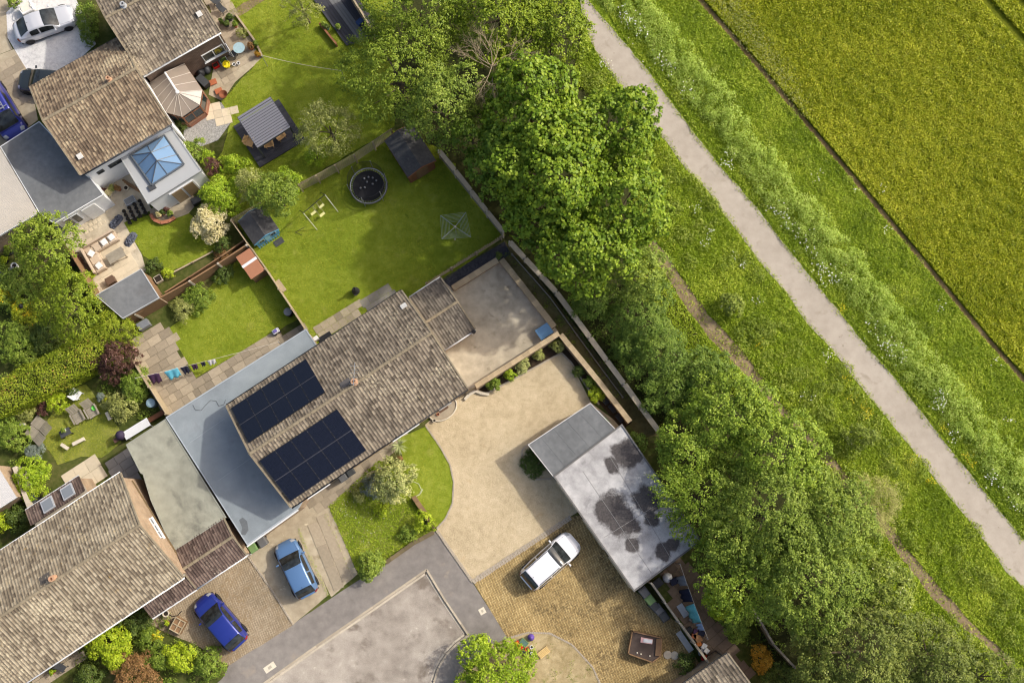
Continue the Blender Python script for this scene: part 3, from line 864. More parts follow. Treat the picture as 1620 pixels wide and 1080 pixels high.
def flat_building(name, label, cat, pts, h, roofm, wallm, trim=WHITE, over=0.08, th=0.16, edge=0.05, group=None, trimw=0.07):
    w = PL(pts, h)
    c = sum(w, Vector()) / len(w)
    t = thing(name, label, cat, (c.x, c.y, 0), 0, group)
    loc = [(p.x - c.x, p.y - c.y) for p in w]
    def inset(k):
        out = []
        n = len(loc)
        ar = sum(loc[i][0] * loc[(i + 1) % n][1] - loc[(i + 1) % n][0] * loc[i][1] for i in range(n))
        sg = 1 if ar > 0 else -1
        for i in range(n):
            p0, p1, p2 = Vector(loc[i - 1]), Vector(loc[i]), Vector(loc[(i + 1) % n])
            d1, d2 = (p1 - p0).normalized(), (p2 - p1).normalized()
            n1, n2 = Vector((-d1.y, d1.x)) * sg, Vector((-d2.y, d2.x)) * sg
            bis = (n1 + n2); bis /= max(0.3, bis.dot(n1))
            out.append(tuple(p1 + bis * k))
        return out
    B().prism(inset(over), 0.0, h - th).build('wall', wallm, t)
    B().prism(inset(0.012), h - th + 0.002, h - 0.01).build('roof', roofm, t)
    # raised edge trim, one strip a side
    n = len(loc)
    inn = inset(trimw)
    for i in range(n):
        a, b_, a2, b2 = loc[i], loc[(i + 1) % n], inn[i], inn[(i + 1) % n]
        bb = B(); bb.prism([a, b_, b2, a2], h - th - 0.03, h + edge); bb.build('edge_trim', trim, t)
    return t, c, loc

# ---- C: long blue-grey flat roof round the left and back of A
GREYTRIM = plain('grey_roof_trim', srgb(164, 172, 178), 0.6, var=0.08)
t, c, loc = flat_building('flat_roof_extension', 'long blue-grey flat roof wrapping the back and left of the solar house', 'extension',
    [(262, 660), (484, 520), (503, 549), (560, 575), (540, 690), (472, 804), (391, 862)], 2.6, FELT_BLUE, BR_BUFF, GREYTRIM, edge=0.02)
b = B()
for i, (a, d) in enumerate((((300, 700), (355, 662)), ((345, 760), (400, 722)))):
    p, q = P(*a, 2.6) - c, P(*d, 2.6) - c
    b.cyl((p.x, p.y, 2.592), (q.x, q.y, 2.592), 0.012, n=5)
b.build('roof_seam', GREYTRIM, t)
pts = [(305, 640), (309, 648), (318, 649), (325, 641), (333, 633), (342, 634), (346, 642), (354, 640), (357, 632)]
B().tube([(P(x, y, 2.6).x - c.x, P(x, y, 2.6).y - c.y, 2.605) for x, y in pts], 0.012, 5).build('loose_cable', DGREY, t)
wp = [(378, 822), (384, 818), (391, 824), (393, 838), (388, 846), (381, 845), (383, 834)]
w_ = [P(x, y, 2.6) - c for x, y in wp]
B().prism([(p.x, p.y) for p in w_], 2.588, 2.594).build('damp_patch', plain('damp_grp', srgb(104, 108, 110), 0.35), t)
b = B(); p, q = P(391, 864, 2.4) - c, P(472, 806, 2.4) - c
b.cyl((p.x, p.y, 2.42), (q.x, q.y, 2.42), 0.06, n=8); b.build('gutter', WHITE, t)
# ---- D: green-grey felt roof next to it, with the tiled front strip
t, c, loc = flat_building('flat_roof_garage', 'stained green-grey felt flat roof left of the blue-grey one', 'garage',
    [(199, 703), (262, 662), (358, 818), (274, 872), (238, 790), (226, 750), (222, 748)], 2.55, FELT_GREEN, BR_BUFF, plain('felt_edge', srgb(146, 148, 136), 0.8), edge=0.02)
t = thing('porch_roof', 'dark brown tiled porch roof above the blue car drives', 'porch', *(lambda f: (f[0], f[1]))(frame((310, 930), (390, 877), (276, 870), 2.5)))
_, _, L_, D_ = frame((310, 930), (390, 877), (276, 870), 2.5)
gable_house(t, L_, D_, 2.5, 3.1, BR_BUFF, TILE_D, oy=0.15, tw=0.22, th=0.3, gut=WHITE)
lo, an, L_, D_ = frame((240, 977), (310, 931), (228, 960), 2.45)
t = thing('lean_to_roof', 'narrow dark brown lean-to roof under the lichened house eave', 'lean-to', lo, an)
B().bb(0.05, L_ - 0.05, 0.15, D_ + 0.3, 0, 2.3).build('wall', BR_BUFF, t)
r_ = B().add([(0, 0, 2.35), (L_, 0, 2.35), (L_, D_, 2.7), (0, D_, 2.7), (0, 0, 2.45), (L_, 0, 2.45), (L_, D_, 2.8), (0, D_, 2.8)],
        [(0, 3, 2, 1), (4, 5, 6, 7), (0, 1, 5, 4), (1, 2, 6, 5), (2, 3, 7, 6), (3, 0, 4, 7)]).build('roof', TILE_D, t)
ll = math.hypot(D_, 0.35); tiles(r_, (0, 0, 2.45), (1, 0, 0), (0, D_ / ll, 0.35 / ll), L_, ll, TILE_D, 0.22, 0.3)
b = B(); b.cyl((0, -0.07, 2.36), (L_, -0.07, 2.36), 0.055, n=8); b.build('gutter', WHITE, t)

# ---- E: lichened house at the lower left
a_, b_ = P(38, 1080, EV), P(291, 912, EV)
angE = math.atan2((b_ - a_).y, (b_ - a_).x)
u_ = Vector((math.cos(angE), math.sin(angE), 0)); v_ = Vector((-math.sin(angE), math.cos(angE), 0))
LE = 17.0
DE = (P(195, 745, EV) - b_).dot(v_)
locE = b_ - u_ * LE; locE.z = 0
hE = thing('house', 'lichen-covered pale tiled house cut by the left edge of the picture', 'house', locE, angE, 'two-storey houses')
roofE = gable_house(hE, LE, DE, EV, EV + 2.3, BR_BUFF, TILE_E, gut=WHITE, tw=0.25, th=0.3)
flue(roofE, (LE - 6.05, DE / 2 + 0.15, EV + 2.2), h=0.45, r=0.16, fl=(1.0, 0.5), slope=0.6, shift=-0.4)
flue(roofE, (LE - 10.2, DE / 2 + 0.1, EV + 2.2), h=0.25, r=0.18, mat=LEAD, fl=(1.0, 0.6), slope=0.6, shift=-0.4)
b = B(); b.box((LE - 6.6, DE / 2 + 0.5, EV + 2.05), (0.7, 0.6, 0.03), rx=-0.53); b.build('flashing', plain('dark_lead', srgb(92, 86, 80), 0.6), roofE)
for x in (2.0, 6.0, 10.0, 14.0):
    window(hE, '-y', (0.3, x), 1.5, 1.0, 2.9); window(hE, '+y', (DE - 0.3, x), 1.3, 1.0, 2.9)
window(hE, '+x', (LE - 0.1, DE * 0.47), 1.5, 0.55, 3.3, bars=2)
b = B(); b.bb(LE - 0.1, LE - 0.02, 0.5, DE - 0.5, 2.58, 2.7); b.build('flashing', plain('mossy_flashing', srgb(112, 96, 70), 0.9), hE)
# its rear lean-to with two skylights
lo, an, L_, D_ = frame((51, 831), (136, 776), (41, 805), 2.6)
t = thing('rear_lean_to', 'dark brown tiled lean-to with two skylights behind the lichened house', 'lean-to', lo, an)
B().bb(0.05, L_ - 0.05, -0.6, D_ - 0.1, 0, 2.25).build('wall', BR_BUFF, t)
SL = Vector((0, -D_, 0.5)); 
r_ = B().add([(0, 0, 2.7), (L_, 0, 2.7), (L_, D_, 2.2), (0, D_, 2.2), (0, 0, 2.8), (L_, 0, 2.8), (L_, D_, 2.3), (0, D_, 2.3)],
        [(0, 3, 2, 1), (4, 5, 6, 7), (0, 1, 5, 4), (1, 2, 6, 5), (2, 3, 7, 6), (3, 0, 4, 7)]).build('roof', TILE_D, t)
ll = math.hypot(D_, 0.5); tiles(r_, (L_, D_, 2.3), (-1, 0, 0), (0, -D_ / ll, 0.5 / ll), L_, ll, TILE_D, 0.22, 0.3)
b = B(); b.cyl((0, D_ + 0.06, 2.24), (L_, D_ + 0.06, 2.24), 0.05, n=8); b.build('gutter', WHITE, t)
for x in (1.55, 3.05):
    k = B(); k.box((x, D_ * 0.52, 2.66), (0.85, 0.95, 0.1), rx=-math.atan2(0.5, D_)); s_ = k.build('skylight', plain('skylight_frame', srgb(176, 178, 182), 0.5), t)
    k = B(); k.box((x, D_ * 0.52, 2.72), (0.68, 0.76, 0.02), rx=-math.atan2(0.5, D_)); k.build('pane', glass('skylight_glass', (0.22, 0.24, 0.26), 0.15), s_)

# ---- G: tan tiled house with the white wall
locG, angG, LG, DG = frame((127, 277), (271, 195), (43, 140), EV)
hG = thing('house', 'tan tiled house with a white rendered rear wall', 'house', locG, angG, 'two-storey houses')
roofG = gable_house(hG, LG, DG, EV, EV + 1.9, RENDER_W, TILE_G, gut=DGREY, tw=0.26, th=0.3)
flue(roofG, (LG * 0.73, DG / 2 + 0.2, EV + 1.85), h=0.35, r=0.13, fl=(1.0, 0.5), slope=0.55, shift=-0.4)
b = B(); b.box((LG * 0.1, 0.9, EV + 0.58), (0.36, 0.36, 0.14), rx=0.5); b.build('roof_vent', MATS['pale_vent'], roofG)
window(hG, '-y', (0.3, 2.2), 1.1, 0.5, 2.3, DGREY, bars=1, sill=False); window(hG, '-y', (0.3, 1.0), 0.5, 0.42, 2.35, DGREY, bars=0, sill=False)
window(hG, '+y', (DG - 0.3, 2.0), 1.6, 1.0, 2.9); window(hG, '+y', (DG - 0.3, 5.0), 1.6, 1.0, 2.9)
b = B(); b.tube([(0.1, -0.05, EV - 0.05), (0.25, 0.24, EV - 0.5), (0.25, 0.24, 2.6)], 0.045, 6); b.build('downpipe', WHITE, hG)
# ---- H: tan tiled house at the top with brown brick wall
locH, angH, LH, DH = frame((226, 120), (349, 50), (128, 0), EV)
DH = 7.6
hH = thing('house', 'brown tiled house with a brown brick wall at the top left', 'house', locH, angH, 'two-storey houses')
roofH = gable_house(hH, LH, DH, EV, EV + 2.0, BR_BROWN, TILE_A, gut=WHITE, tw=0.26, th=0.3)
flue(roofH, (LH * 0.24, DH / 2 + 0.1, EV + 1.95), h=0.35, r=0.15, mat=LEAD, fl=(0.9, 0.5), slope=0.55, shift=-0.4)
b = B(); b.box((LH * 0.9, 1.4, EV + 0.88), (0.36, 0.36, 0.14), rx=0.5); b.build('roof_vent', MATS['pale_vent'], roofH)
window(hH, '-y', (0.3, LH * 0.8), 1.7, 1.1, 1.0, bars=1)
b = B(); b.bb(LH - 0.16, LH - 0.12, -0.45, 0.26, 1.0, 2.0); b.build('open_casement', WHITE, hH)
# ---- K, J: grey flat roofs of G
flat_building('flat_roof_garage', 'smooth dark grey flat roof against the white wall of the tan house', 'garage',
    [(0, 232), (62, 192), (128, 262), (164, 308), (86, 354), (62, 337)], 2.6, FELT_GREY, RENDER_W, WHITE, edge=0.015, trimw=0.05)
kt = [o for o in COL.objects if o.get('label', '').startswith('smooth dark grey flat roof')][0]
a_, b_ = P(86, 354, 2.6) - kt.location, P(164, 308, 2.6) - kt.location
d_ = (b_ - a_); d_.z = 0; d_.normalize(); n_ = Vector((d_.y, -d_.x, 0))
LK = (P(164, 308, 2.6) - P(86, 354, 2.6)).length
def wall_piece(tt, a, x0, x1, z0, z1, name, mat, dep=0.1, base=-0.08):
    o = Vector((a.x, a.y, 0)) + d_ * x0 + n_ * base + Vector((0, 0, z0))
    return B().obox(o, d_ * (x1 - x0), n_ * dep, Vector((0, 0, z1 - z0))).build(name, mat, tt)
for x0, x1 in ((0.55, 0.95), (1.1, 1.5)):
    w_ = wall_piece(kt, a_, x0 - 0.06, x1 + 0.06, 0.8, 2.2, 'window', WHITE, 0.08); wall_piece(kt, a_, x0, x1, 0.86, 2.14, 'pane', GLASS, 0.1).parent = w_
wall_piece(kt, a_, 1.9, 2.9, 0.05, 2.2, 'garage_door', plain('off_white_door', srgb(222, 222, 220), 0.5), 0.1)
jt, c, loc = flat_building('orangery', 'white orangery with grey flat roof and glass roof lantern coloured like reflected blue sky', 'orangery',
    [(191, 251), (272, 202), (319, 270), (234, 323)], 2.8, plain('light_grey_grp', srgb(166, 168, 168), 0.6, var=0.05, scale=1.5), RENDER_W, plain('orangery_trim', srgb(170, 172, 172), 0.5), edge=0.03)
a_, b_ = P(234, 323, 2.8) - jt.location, P(319, 270, 2.8) - jt.location
d_ = (b_ - a_); d_.z = 0; d_.normalize(); n_ = Vector((d_.y, -d_.x, 0))
w_ = wall_piece(jt, a_, 1.5, 3.4, 0.06, 2.25, 'patio_door', WHITE, 0.1)
for x in (1.62, 2.53): wall_piece(jt, a_, x, x + 0.76, 0.15, 2.15, 'pane', plain('warm_glass', srgb(150, 128, 96), 0.2, spec=0.6), 0.13).parent = w_
b = B(); p_ = P(240, 296, 2.9) - jt.location; b.box((p_.x, p_.y, 2.86), (0.5, 0.4, 0.1), rz=angG); b.build('rooflight_box', DGREY, jt)
LANT = [(207, 246), (260, 214), (291, 260), (240, 293)]
bl = [P(x, y, 2.9) - jt.location + Vector((0, 0, 0)) for x, y in LANT]
cc = sum(bl, Vector()) / 4
dl = (bl[1] - bl[0]).normalized()
dv = (bl[3] - bl[0]); 
r0, r1 = cc + dv.normalized() * -0.35 + Vector((0, 0, 0.75)), cc + dv.normalized() * 0.35 + Vector((0, 0, 0.75))
LGL = glass('sky_reflect_lantern_glass', (0.16, 0.27, 0.42), 0.05, 0.7)  # blue base colour stands in for the sky reflected in the glass
ALU = plain('grey_aluminium', srgb(92, 98, 104), 0.4)
lant = B()
for i in range(4):
    a, q = bl[i], bl[(i + 1) % 4]
    lant.cyl(a + Vector((0, 0, 0.02)), q + Vector((0, 0, 0.02)), 0.07, n=6)
lo_ = lant.build('lantern', ALU, jt)
def facet(pts, nbar):
    B().add(pts, [tuple(range(len(pts)))]).build('lantern_pane', LGL, lo_)
facet([bl[0], bl[1], r0], 1); facet([bl[1], bl[2], r1, r0], 2); facet([bl[2], bl[3], r1], 1); facet([bl[3], bl[0], r0, r1], 2)
for a, q in ((bl[0], r0), (bl[1], r0), (bl[2], r1), (bl[3], r1), (r0, r1), (bl[0].lerp(bl[1], 0.5), r0), (bl[2].lerp(bl[3], 0.5), r1), (bl[1].lerp(bl[2], 0.33), r0), (bl[1].lerp(bl[2], 0.66), r1), (bl[3].lerp(bl[0], 0.33), r1), (bl[3].lerp(bl[0], 0.66), r0)):
    B().cyl(a + Vector((0, 0, 0.015)), q + Vector((0, 0, 0.015)), 0.03, n=5).build('glazing_bar', ALU, lo_)
# ---- L: cream corrugated roofs at the left edge
def corrugated(name, label, cat, A, Bp, C, h, rise, mat, pitch=0.09, wallm=BR_BUFF, group=None):
    lo, an, L, D = frame(A, Bp, C, h)
    t = thing(name, label, cat, lo, an, group)
    B().bb(0.1, L - 0.1, 0.1, D - 0.1, 0, h - 0.12).build('wall', wallm, t)
    n = int(D / pitch * 4)
    vs, fs = [], []
    for k in range(n + 1):
        y = D * k / n
        z = h + rise * k / n + 0.02 * math.sin(k * math.pi / 2)
        vs += [(0, y, z), (L, y, z), (0, y, z - 0.05), (L, y, z - 0.05)]
    for k in range(n):
        i = 4 * k
        fs += [(i, i + 1, i + 5, i + 4), (i + 2, i + 6, i + 7, i + 3)]
    fs += [(0, 2, 3, 1), (4 * n, 4 * n + 1, 4 * n + 3, 4 * n + 2)]
    B().add(vs, fs).build('roof_sheet', mat, t)
    b = B(); b.bb(0, L, -0.03, 0.0, h - 0.16, h + 0.03); b.build('fascia', WHITE, t)
    return t
corrugated('garage', 'cream corrugated garage roof at the left edge beside the dark flat roof', 'garage', (-40, 395), (60, 337), (-100, 292), 2.6, 0.2, CORR_W)
corrugated('outbuilding', 'white corrugated outbuilding roof at the left edge by the lichened house', 'outbuilding', (-40, 828), (26, 786), (-65, 770), 2.4, 0.15, plain('white_sheet_roof', srgb(204, 202, 200), 0.6, var=0.04))
# ---- M: grey flat summerhouse
flat_building('summerhouse', 'grey flat-roofed summerhouse at the foot of the sofa patio', 'summerhouse',
    [(151, 467), (223, 425), (252, 471), (194, 504)], 2.3, FELT_GREY, WOOD, plain('pale_grey_trim', srgb(186, 188, 190), 0.6), edge=0.01, trimw=0.04)
# ---- R: garage block by the golden drive
rt, c, loc = flat_building('garage', 'grey felt flat-roofed garage standing on the golden gravel drive', 'garage',
    [(835, 703), (934, 637), (981, 686), (876, 755)], 2.1, FELT_GREY, BR_BUFF, plain('white_capping', srgb(206, 204, 202), 0.6), edge=0.02, trimw=0.045)
for k in range(1, 5):
    a, q = P(835, 703, 2.1).lerp(P(934, 637, 2.1), k / 5) - c, P(876, 755, 2.1).lerp(P(981, 686, 2.1), k / 5) - c
    B().cyl((a.x, a.y, 2.092), (q.x, q.y, 2.092), 0.012, n=5).build('felt_seam', plain('felt_seam', srgb(112, 113, 114), 0.8), rt)
TRIM_DK = plain('dark_lead_edge', srgb(108, 106, 104), 0.7)
WHT = [(875, 753), (984, 670), (1110, 855), (1003, 936)]
rt2, c, loc = flat_building('garage', 'long garage with whitish flat roof stained with black damp patches', 'garage', WHT, 2.15, FELT_WHITE, BR_BUFF, TRIM_DK, edge=0.05, trimw=0.1)
for a, q in (((955, 850), (1052, 790)), ((965, 722), (1062, 884)), ((922, 745), (1030, 905))):
    p, q2 = P(*a, 2.15) - c, P(*q, 2.15) - c
    B().cyl((p.x, p.y, 2.14), (q2.x, q2.y, 2.14), 0.016, n=5).build('roof_seam', plain('roof_seam', srgb(140, 138, 136), 0.8), rt2)
# garage doors along the drive side
a_, b_ = P(876, 753, 2.15) - rt2.location, P(1003, 936, 2.15) - rt2.location
d_ = b_ - a_; LK = Vector((d_.x, d_.y, 0)).length; d_.z = 0; d_.normalize(); n_ = Vector((-d_.y, d_.x, 0)) * -1
for i in range(3):
    x0 = 0.4 + i * LK / 3
    wall_piece(rt2, a_, x0, x0 + LK / 3 - 0.6, 0.04, 2.0, 'garage_door', plain('cream_door', srgb(206, 196, 172), 0.6), 0.06, -0.05)
# ---- S: tiled house corner at the lower right
a_, b_ = P(1060, 1097, EV), P(1152, 1033, EV)
angS = math.atan2((b_ - a_).y, (b_ - a_).x)
v_ = Vector((-math.sin(angS), math.cos(angS), 0)); u_ = Vector((math.cos(angS), math.sin(angS), 0))
locS = b_ - v_ * 7.6 - u_ * 12.0; locS.z = 0
hS = thing('house', 'corner of a brown tiled roof at the bottom edge right of the wooden tub', 'house', locS, angS, 'two-storey houses')
gable_house(hS, 12.0, 7.6, EV, EV + 2.1, BR_BUFF, TILE_A, tw=0.3, th=0.36)
window(hS, '+y', (7.3, 9.5), 1.4, 1.0, 2.9)
# ---- I: conservatory
CO = {'a': (236, 131), 'b': (292, 101), 'c': (320, 143), 'd': (316, 166), 'e': (288, 185), 'f': (262, 178)}
lo = P(280, 150, 0)
ct = thing('conservatory', 'conservatory with brown faceted roof sheets and wooden frame', 'conservatory', lo, 0)
E_ = {k: P(*v, 2.35) - lo for k, v in CO.items()}
R0, R1 = P(261, 115, 3.25) - lo, P(281, 146, 3.25) - lo
POLY = plain('bronze_polycarbonate', srgb(140, 128, 116), 0.35, var=0.1, scale=1.5, spec=0.4)
def sheets(p0, p1, q1, q0, n):
    for i in range(n):
        a, b_, c_, d2 = p0.lerp(p1, i / n), p0.lerp(p1, (i + 1) / n), q0.lerp(q1, (i + 1) / n), q0.lerp(q1, i / n)
        f = [a, b_, c_, d2] if (c_ - d2).length > 0.01 else [a, b_, d2]
        dn = Vector((0, 0, -0.03)); n4 = len(f)
        bb = B().add(f + [p + dn for p in f], [tuple(range(n4)), tuple(reversed(range(n4, 2 * n4)))] + [(k, n4 + k, n4 + (k + 1) % n4, (k + 1) % n4) for k in range(n4)])
        bb.build('roof_sheet', POLY, ct)
        B().cyl(a + Vector((0, 0, 0.02)), d2 + Vector((0, 0, 0.02)), 0.022, n=5).build('glazing_bar', plain('pale_bar', srgb(196, 186, 174), 0.5), ct)
sheets(E_['f'], E_['a'], R0, R1, 4); sheets(E_['b'], E_['c'], R1, R0, 3)
sheets(E_['c'], E_['d'], R1, R1, 2); sheets(E_['d'], E_['e'], R1, R1, 2); sheets(E_['e'], E_['f'], R1, R1, 2)
B().cyl(R0 + Vector((0, 0, 0.04)), R1 + Vector((0, 0, 0.04)), 0.07, n=8).build('ridge_capping', WHITE, ct)
B().lathe([(0.12, 0), (0.14, 0.08), (0.05, 0.14)], R1, 10).build('finial', WHITE, ct)
for k0, k1 in (('f', 'e'), ('e', 'd'), ('d', 'c'), ('c', 'b'), ('a', 'f')):
    a, q = Vector((E_[k0].x, E_[k0].y, 0)), Vector((E_[k1].x, E_[k1].y, 0))
    cen = Vector((-0.4, 0.3, 0))
    a, q = a.lerp(cen, 0.06), q.lerp(cen, 0.06)
    d = q - a; nn = Vector((d.y, -d.x, 0)).normalized()
    B().obox(a, d, nn * 0.1, Vector((0, 0, 0.6))).build('wall', BR_RED, ct)
    for z0, z1 in ((0.6, 0.68), (1.75, 1.82), (2.22, 2.3)):
        B().obox(a + Vector((0, 0, z0)), d, nn * 0.08, Vector((0, 0, z1 - z0))).build('frame_rail', REDWOOD, ct)
    nwin = max(1, round(d.length / 0.7))
    for i in range(nwin + 1):
        B().obox(a + d * (i / nwin) - d.normalized() * 0.03 + Vector((0, 0, 0.68)), d.normalized() * 0.06, nn * 0.075, Vector((0, 0, 1.54))).build('mullion', REDWOOD, ct)
    B().obox(a + nn * 0.03 + Vector((0, 0, 0.68)), d, nn * 0.01, Vector((0, 0, 1.54))).build('pane', GLASS, ct)
# ================================================================== WALLS, FENCES, PAVING
COPING = plain('coping_stone', srgb(178, 158, 126), 0.9, var=0.18, scale=4, bump=0.4, rnd=0.14)
COPING_G = plain('grey_coping', srgb(186, 168, 140), 0.9, var=0.18, scale=4, bump=0.4, rnd=0.12)
def px_run(pts, z=0.0): return PL(pts, z)
def garden_wall(name, label, pts, h, w, body, cop, step=0.5, over=0.04, ct=0.06, top=True):
    """free-standing wall; pts are pixels of its top centre line"""
    ws = px_run(pts, h)
    c = ws[0]
    t = thing(name, label, 'wall', (c.x, c.y, 0))
    run = [Vector((p.x - c.x, p.y - c.y, 0)) for p in ws]
    for i in range(len(run) - 1):
        a, q = run[i], run[i + 1]
        d = (q - a).normalized(); n = Vector((-d.y, d.x, 0))
        ext = d * (w / 2 if i < len(run) - 2 else 0)
        pre = d * (w / 2 if i > 0 else 0)
        B().obox(a - n * w / 2 + pre, (q + ext) - (a + pre), n * w, Vector((0, 0, h - ct))).build('wall_body', body, t)
    if top:
        kerb_run(t, run, w + 2 * over, h - ct, h, cop, step, 'coping_stone', gap=0.012, jit=0.006)
    return t
garden_wall('garden_wall', 'buff brick wall between the patio and the golden drive bed', [(752, 611), (884, 527)], 1.5, 0.26, BR_BUFF, COPING)
garden_wall('garden_wall', 'buff brick wall ending beside the garage, behind the black crates', [(887, 529), (945, 600), (997, 667)], 1.2, 0.28, BR_BUFF, COPING)
garden_wall('garden_wall', 'short sandy planter wall on the picket fence side of the patio', [(716, 456), (787, 411)], 0.55, 0.34, BR_BUFF, COPING, 0.45)
garden_wall('garden_wall', 'long sandy planter wall on the tree side of the patio', [(793, 410), (877, 517)], 0.55, 0.34, BR_BUFF, COPING, 0.45)
garden_wall('garden_wall', 'low crumbling brown wall between the two front lawns', [(654, 785), (688, 834)], 0.5, 0.24, BR_BROWN, plain('brown_coping', srgb(128, 104, 76), 0.9, rnd=0.2), 0.4)
garden_wall('garden_wall', 'low stone wall along the pavement end of the flowery front garden', [(610, 890), (655, 858), (686, 842)], 0.35, 0.2, BR_BROWN, plain('mossy_coping', srgb(110, 98, 72), 0.9, rnd=0.2), 0.4)
garden_wall('garden_wall', 'pale render wall beside the white outbuilding', [(22, 738), (46, 802)], 1.5, 0.2, CONC, CONC, 0.9)

def grooved(b, o, d, n, L, h, z0, board=0.12, th=0.035):
    """one continuous feather-edged boarded panel"""
    k = max(2, round(L / board)); bw = L / k
    pts = []
    for i in range(k):
        pts += [o + d * (i * bw) + n * th, o + d * ((i + 0.96) * bw) + n * th * 0.45]
    back = [o + d * L, o]
    poly = pts + back
    m = len(poly)
    vs = [p + Vector((0, 0, z0)) for p in poly] + [p + Vector((0, 0, z0 + h)) for p in poly]
    fs = [tuple(range(m)), tuple(reversed(range(m, 2 * m)))] + [(i, m + i, m + (i + 1) % m, (i + 1) % m) for i in range(m)]
    b.add(vs, fs)
def fence(name, label, pts, h=1.75, style='board', wood=WOOD, post=WOOD, capm=None, step=1.83, postw=0.1, posth=0.08, capw=0.09, group=None):
    ws = px_run(pts, h)
    c = ws[0]
    t = thing(name, label, 'fence', (c.x, c.y, 0), 0, group)
    run = [Vector((p.x - c.x, p.y - c.y, 0)) for p in ws]
    segs = along(run, step)
    pm = {}
    for i, (p, hd, l) in enumerate(segs):
        d = Vector((math.cos(hd), math.sin(hd), 0)); n = Vector((-d.y, d.x, 0))
        a = p - d * l / 2
        if style == 'board':
            key = round(l, 2)
            if key not in pm:
                b = B(); grooved(b, Vector((-l / 2 + postw / 2, 0, 0)), Vector((1, 0, 0)), Vector((0, 1, 0)), l - postw, h - 0.1, 0.05)
                pm[key] = b.build('panel', wood, t)
                b = B(); b.bb(-l / 2 + postw / 2, l / 2 - postw / 2, -0.02 - capw / 2 + 0.03, 0.01 + capw / 2, h - 0.05, h)
                pc = b.build('capping', capm or wood, t)
                o, o2 = pm[key], pc; pm[key] = (o, o2)
            else:
                o = bpy.data.objects.new('panel', pm[key][0].data); o2 = bpy.data.objects.new('capping', pm[key][1].data)
                for q in (o, o2): COL.objects.link(q); q.parent = t
            for q in (o, o2):
                q.location = p + Vector((0, 0, random.uniform(-0.02, 0.02))); q.rotation_euler = (random.uniform(-0.015, 0.015), 0, hd + random.uniform(-0.008, 0.008))
        elif style == 'slat':
            key = ('s', round(l, 2))
            if key not in pm:
                b = B(); b.bb(-l / 2 + 0.03, l / 2 - 0.03, 0.05, 0.07, -0.06, 0.06); pm[key] = b.build('slat', wood, t); first = True
            else: first = False
            ns = int(h / 0.2)
            for k in range(ns):
                o = pm[key] if (first and k == 0) else bpy.data.objects.new('slat', pm[key].data)
                if not (first and k == 0): COL.objects.link(o); o.parent = t
                o.location = p + Vector((0, 0, 0.14 + k * 0.2)) + n * (0.05 - 0.045 * k * 0)
                o.rotation_euler = (0.5, 0, hd)
        elif style == 'picket':
            key = 'p'
            nb = max(1, int(l / 0.16))
            for k in range(nb):
                q = a + d * ((k + 0.5) * l / nb)
                if key not in pm:
                    b = B().add([(-0.045, 0, 0.08), (0.045, 0, 0.08), (0.045, 0, h - 0.06), (0, 0, h), (-0.045, 0, h - 0.06), (-0.045, 0.025, 0.08), (0.045, 0.025, 0.08), (0.045, 0.025, h - 0.06), (0, 0.025, h), (-0.045, 0.025, h - 0.06)],
                                [(0, 1, 2, 3, 4), (9, 8, 7, 6, 5), (0, 5, 6, 1), (1, 6, 7, 2), (2, 7, 8, 3), (3, 8, 9, 4), (4, 9, 5, 0)])
                    o = pm[key] = b.build('picket', wood, t)
                else:
                    o = bpy.data.objects.new('picket', pm[key].data); COL.objects.link(o); o.parent = t
                o.location = q + n * 0.04 ; o.rotation_euler = (random.uniform(-0.03, 0.03), 0, hd)
            for z in (0.3, h - 0.3):
                B().obox(a + n * -0.01 + Vector((0, 0, z)), d * l, n * 0.045, Vector((0, 0, 0.07))).build('rail', wood, t)
    posts = [a - Vector((math.cos(hd), math.sin(hd), 0)) * l / 2 for a, hd, l in segs] + [run[-1]]
    b = B(); b.bb(-postw / 2, postw / 2, -postw / 2, postw / 2, 0, h + posth); m0 = b.build('post', post, t)
    for i, q in enumerate(posts):
        o = m0 if i == 0 else bpy.data.objects.new('post', m0.data)
        if i: COL.objects.link(o); o.parent = t
        hd = segs[min(i, len(segs) - 1)][1]
        o.location = q; o.rotation_euler = (0, 0, hd)
    return t
FENCECAP = plain('pale_fence_capping', srgb(186, 172, 148), 0.9, var=0.2, scale=4, bump=0.3, rnd=0.1)
fence('boundary_fence', 'weathered pale boundary fence between the lawn and the big trees', [(694, 238), (796, 366)], 1.7, wood=GREYWOOD, post=CONC, capm=FENCECAP, capw=0.32)
fence('boundary_fence', 'weathered pale boundary fence running along the bushes towards the garages', [(806, 382), (880, 462), (960, 570), (1042, 682)], 1.3, wood=GREYWOOD, post=CONC, capm=FENCECAP, capw=0.36)
fence('boundary_fence', 'thin edged fence inside the strip behind the patio walls', [(810, 402), (870, 470), (935, 560), (985, 628)], 0.4, wood=GREYWOOD, post=GREYWOOD, capw=0.05)
fence('picket_fence', 'brown picket fence between the lawn and the slate bed', [(674, 448), (793, 374)], 0.95, 'picket', wood=PALEWOOD, post=PALEWOOD)
fence('slatted_fence', 'pale slatted fence between the two lawns, right of the gazebo', [(472, 292), (500, 278), (560, 245), (619, 205)], 1.7, 'slat', wood=PALEWOOD, post=PALEWOOD)
fence('slatted_fence', 'short slatted fence behind the blue playhouse', [(366, 348), (412, 322)], 1.6, 'slat', wood=PALEWOOD, post=PALEWOOD)
fence('boundary_fence', 'thin brown fence on the left side of the big lawn', [(366, 350), (420, 426), (482, 520)], 1.5, wood=PALEWOOD, post=PALEWOOD, capw=0.05)
fence('boundary_fence', 'brown fence with pale posts between the cream shrub and the small lawn', [(214, 497), (252, 472), (300, 445), (345, 417), (390, 388)], 1.6, wood=WOOD, post=CONC, postw=0.13)
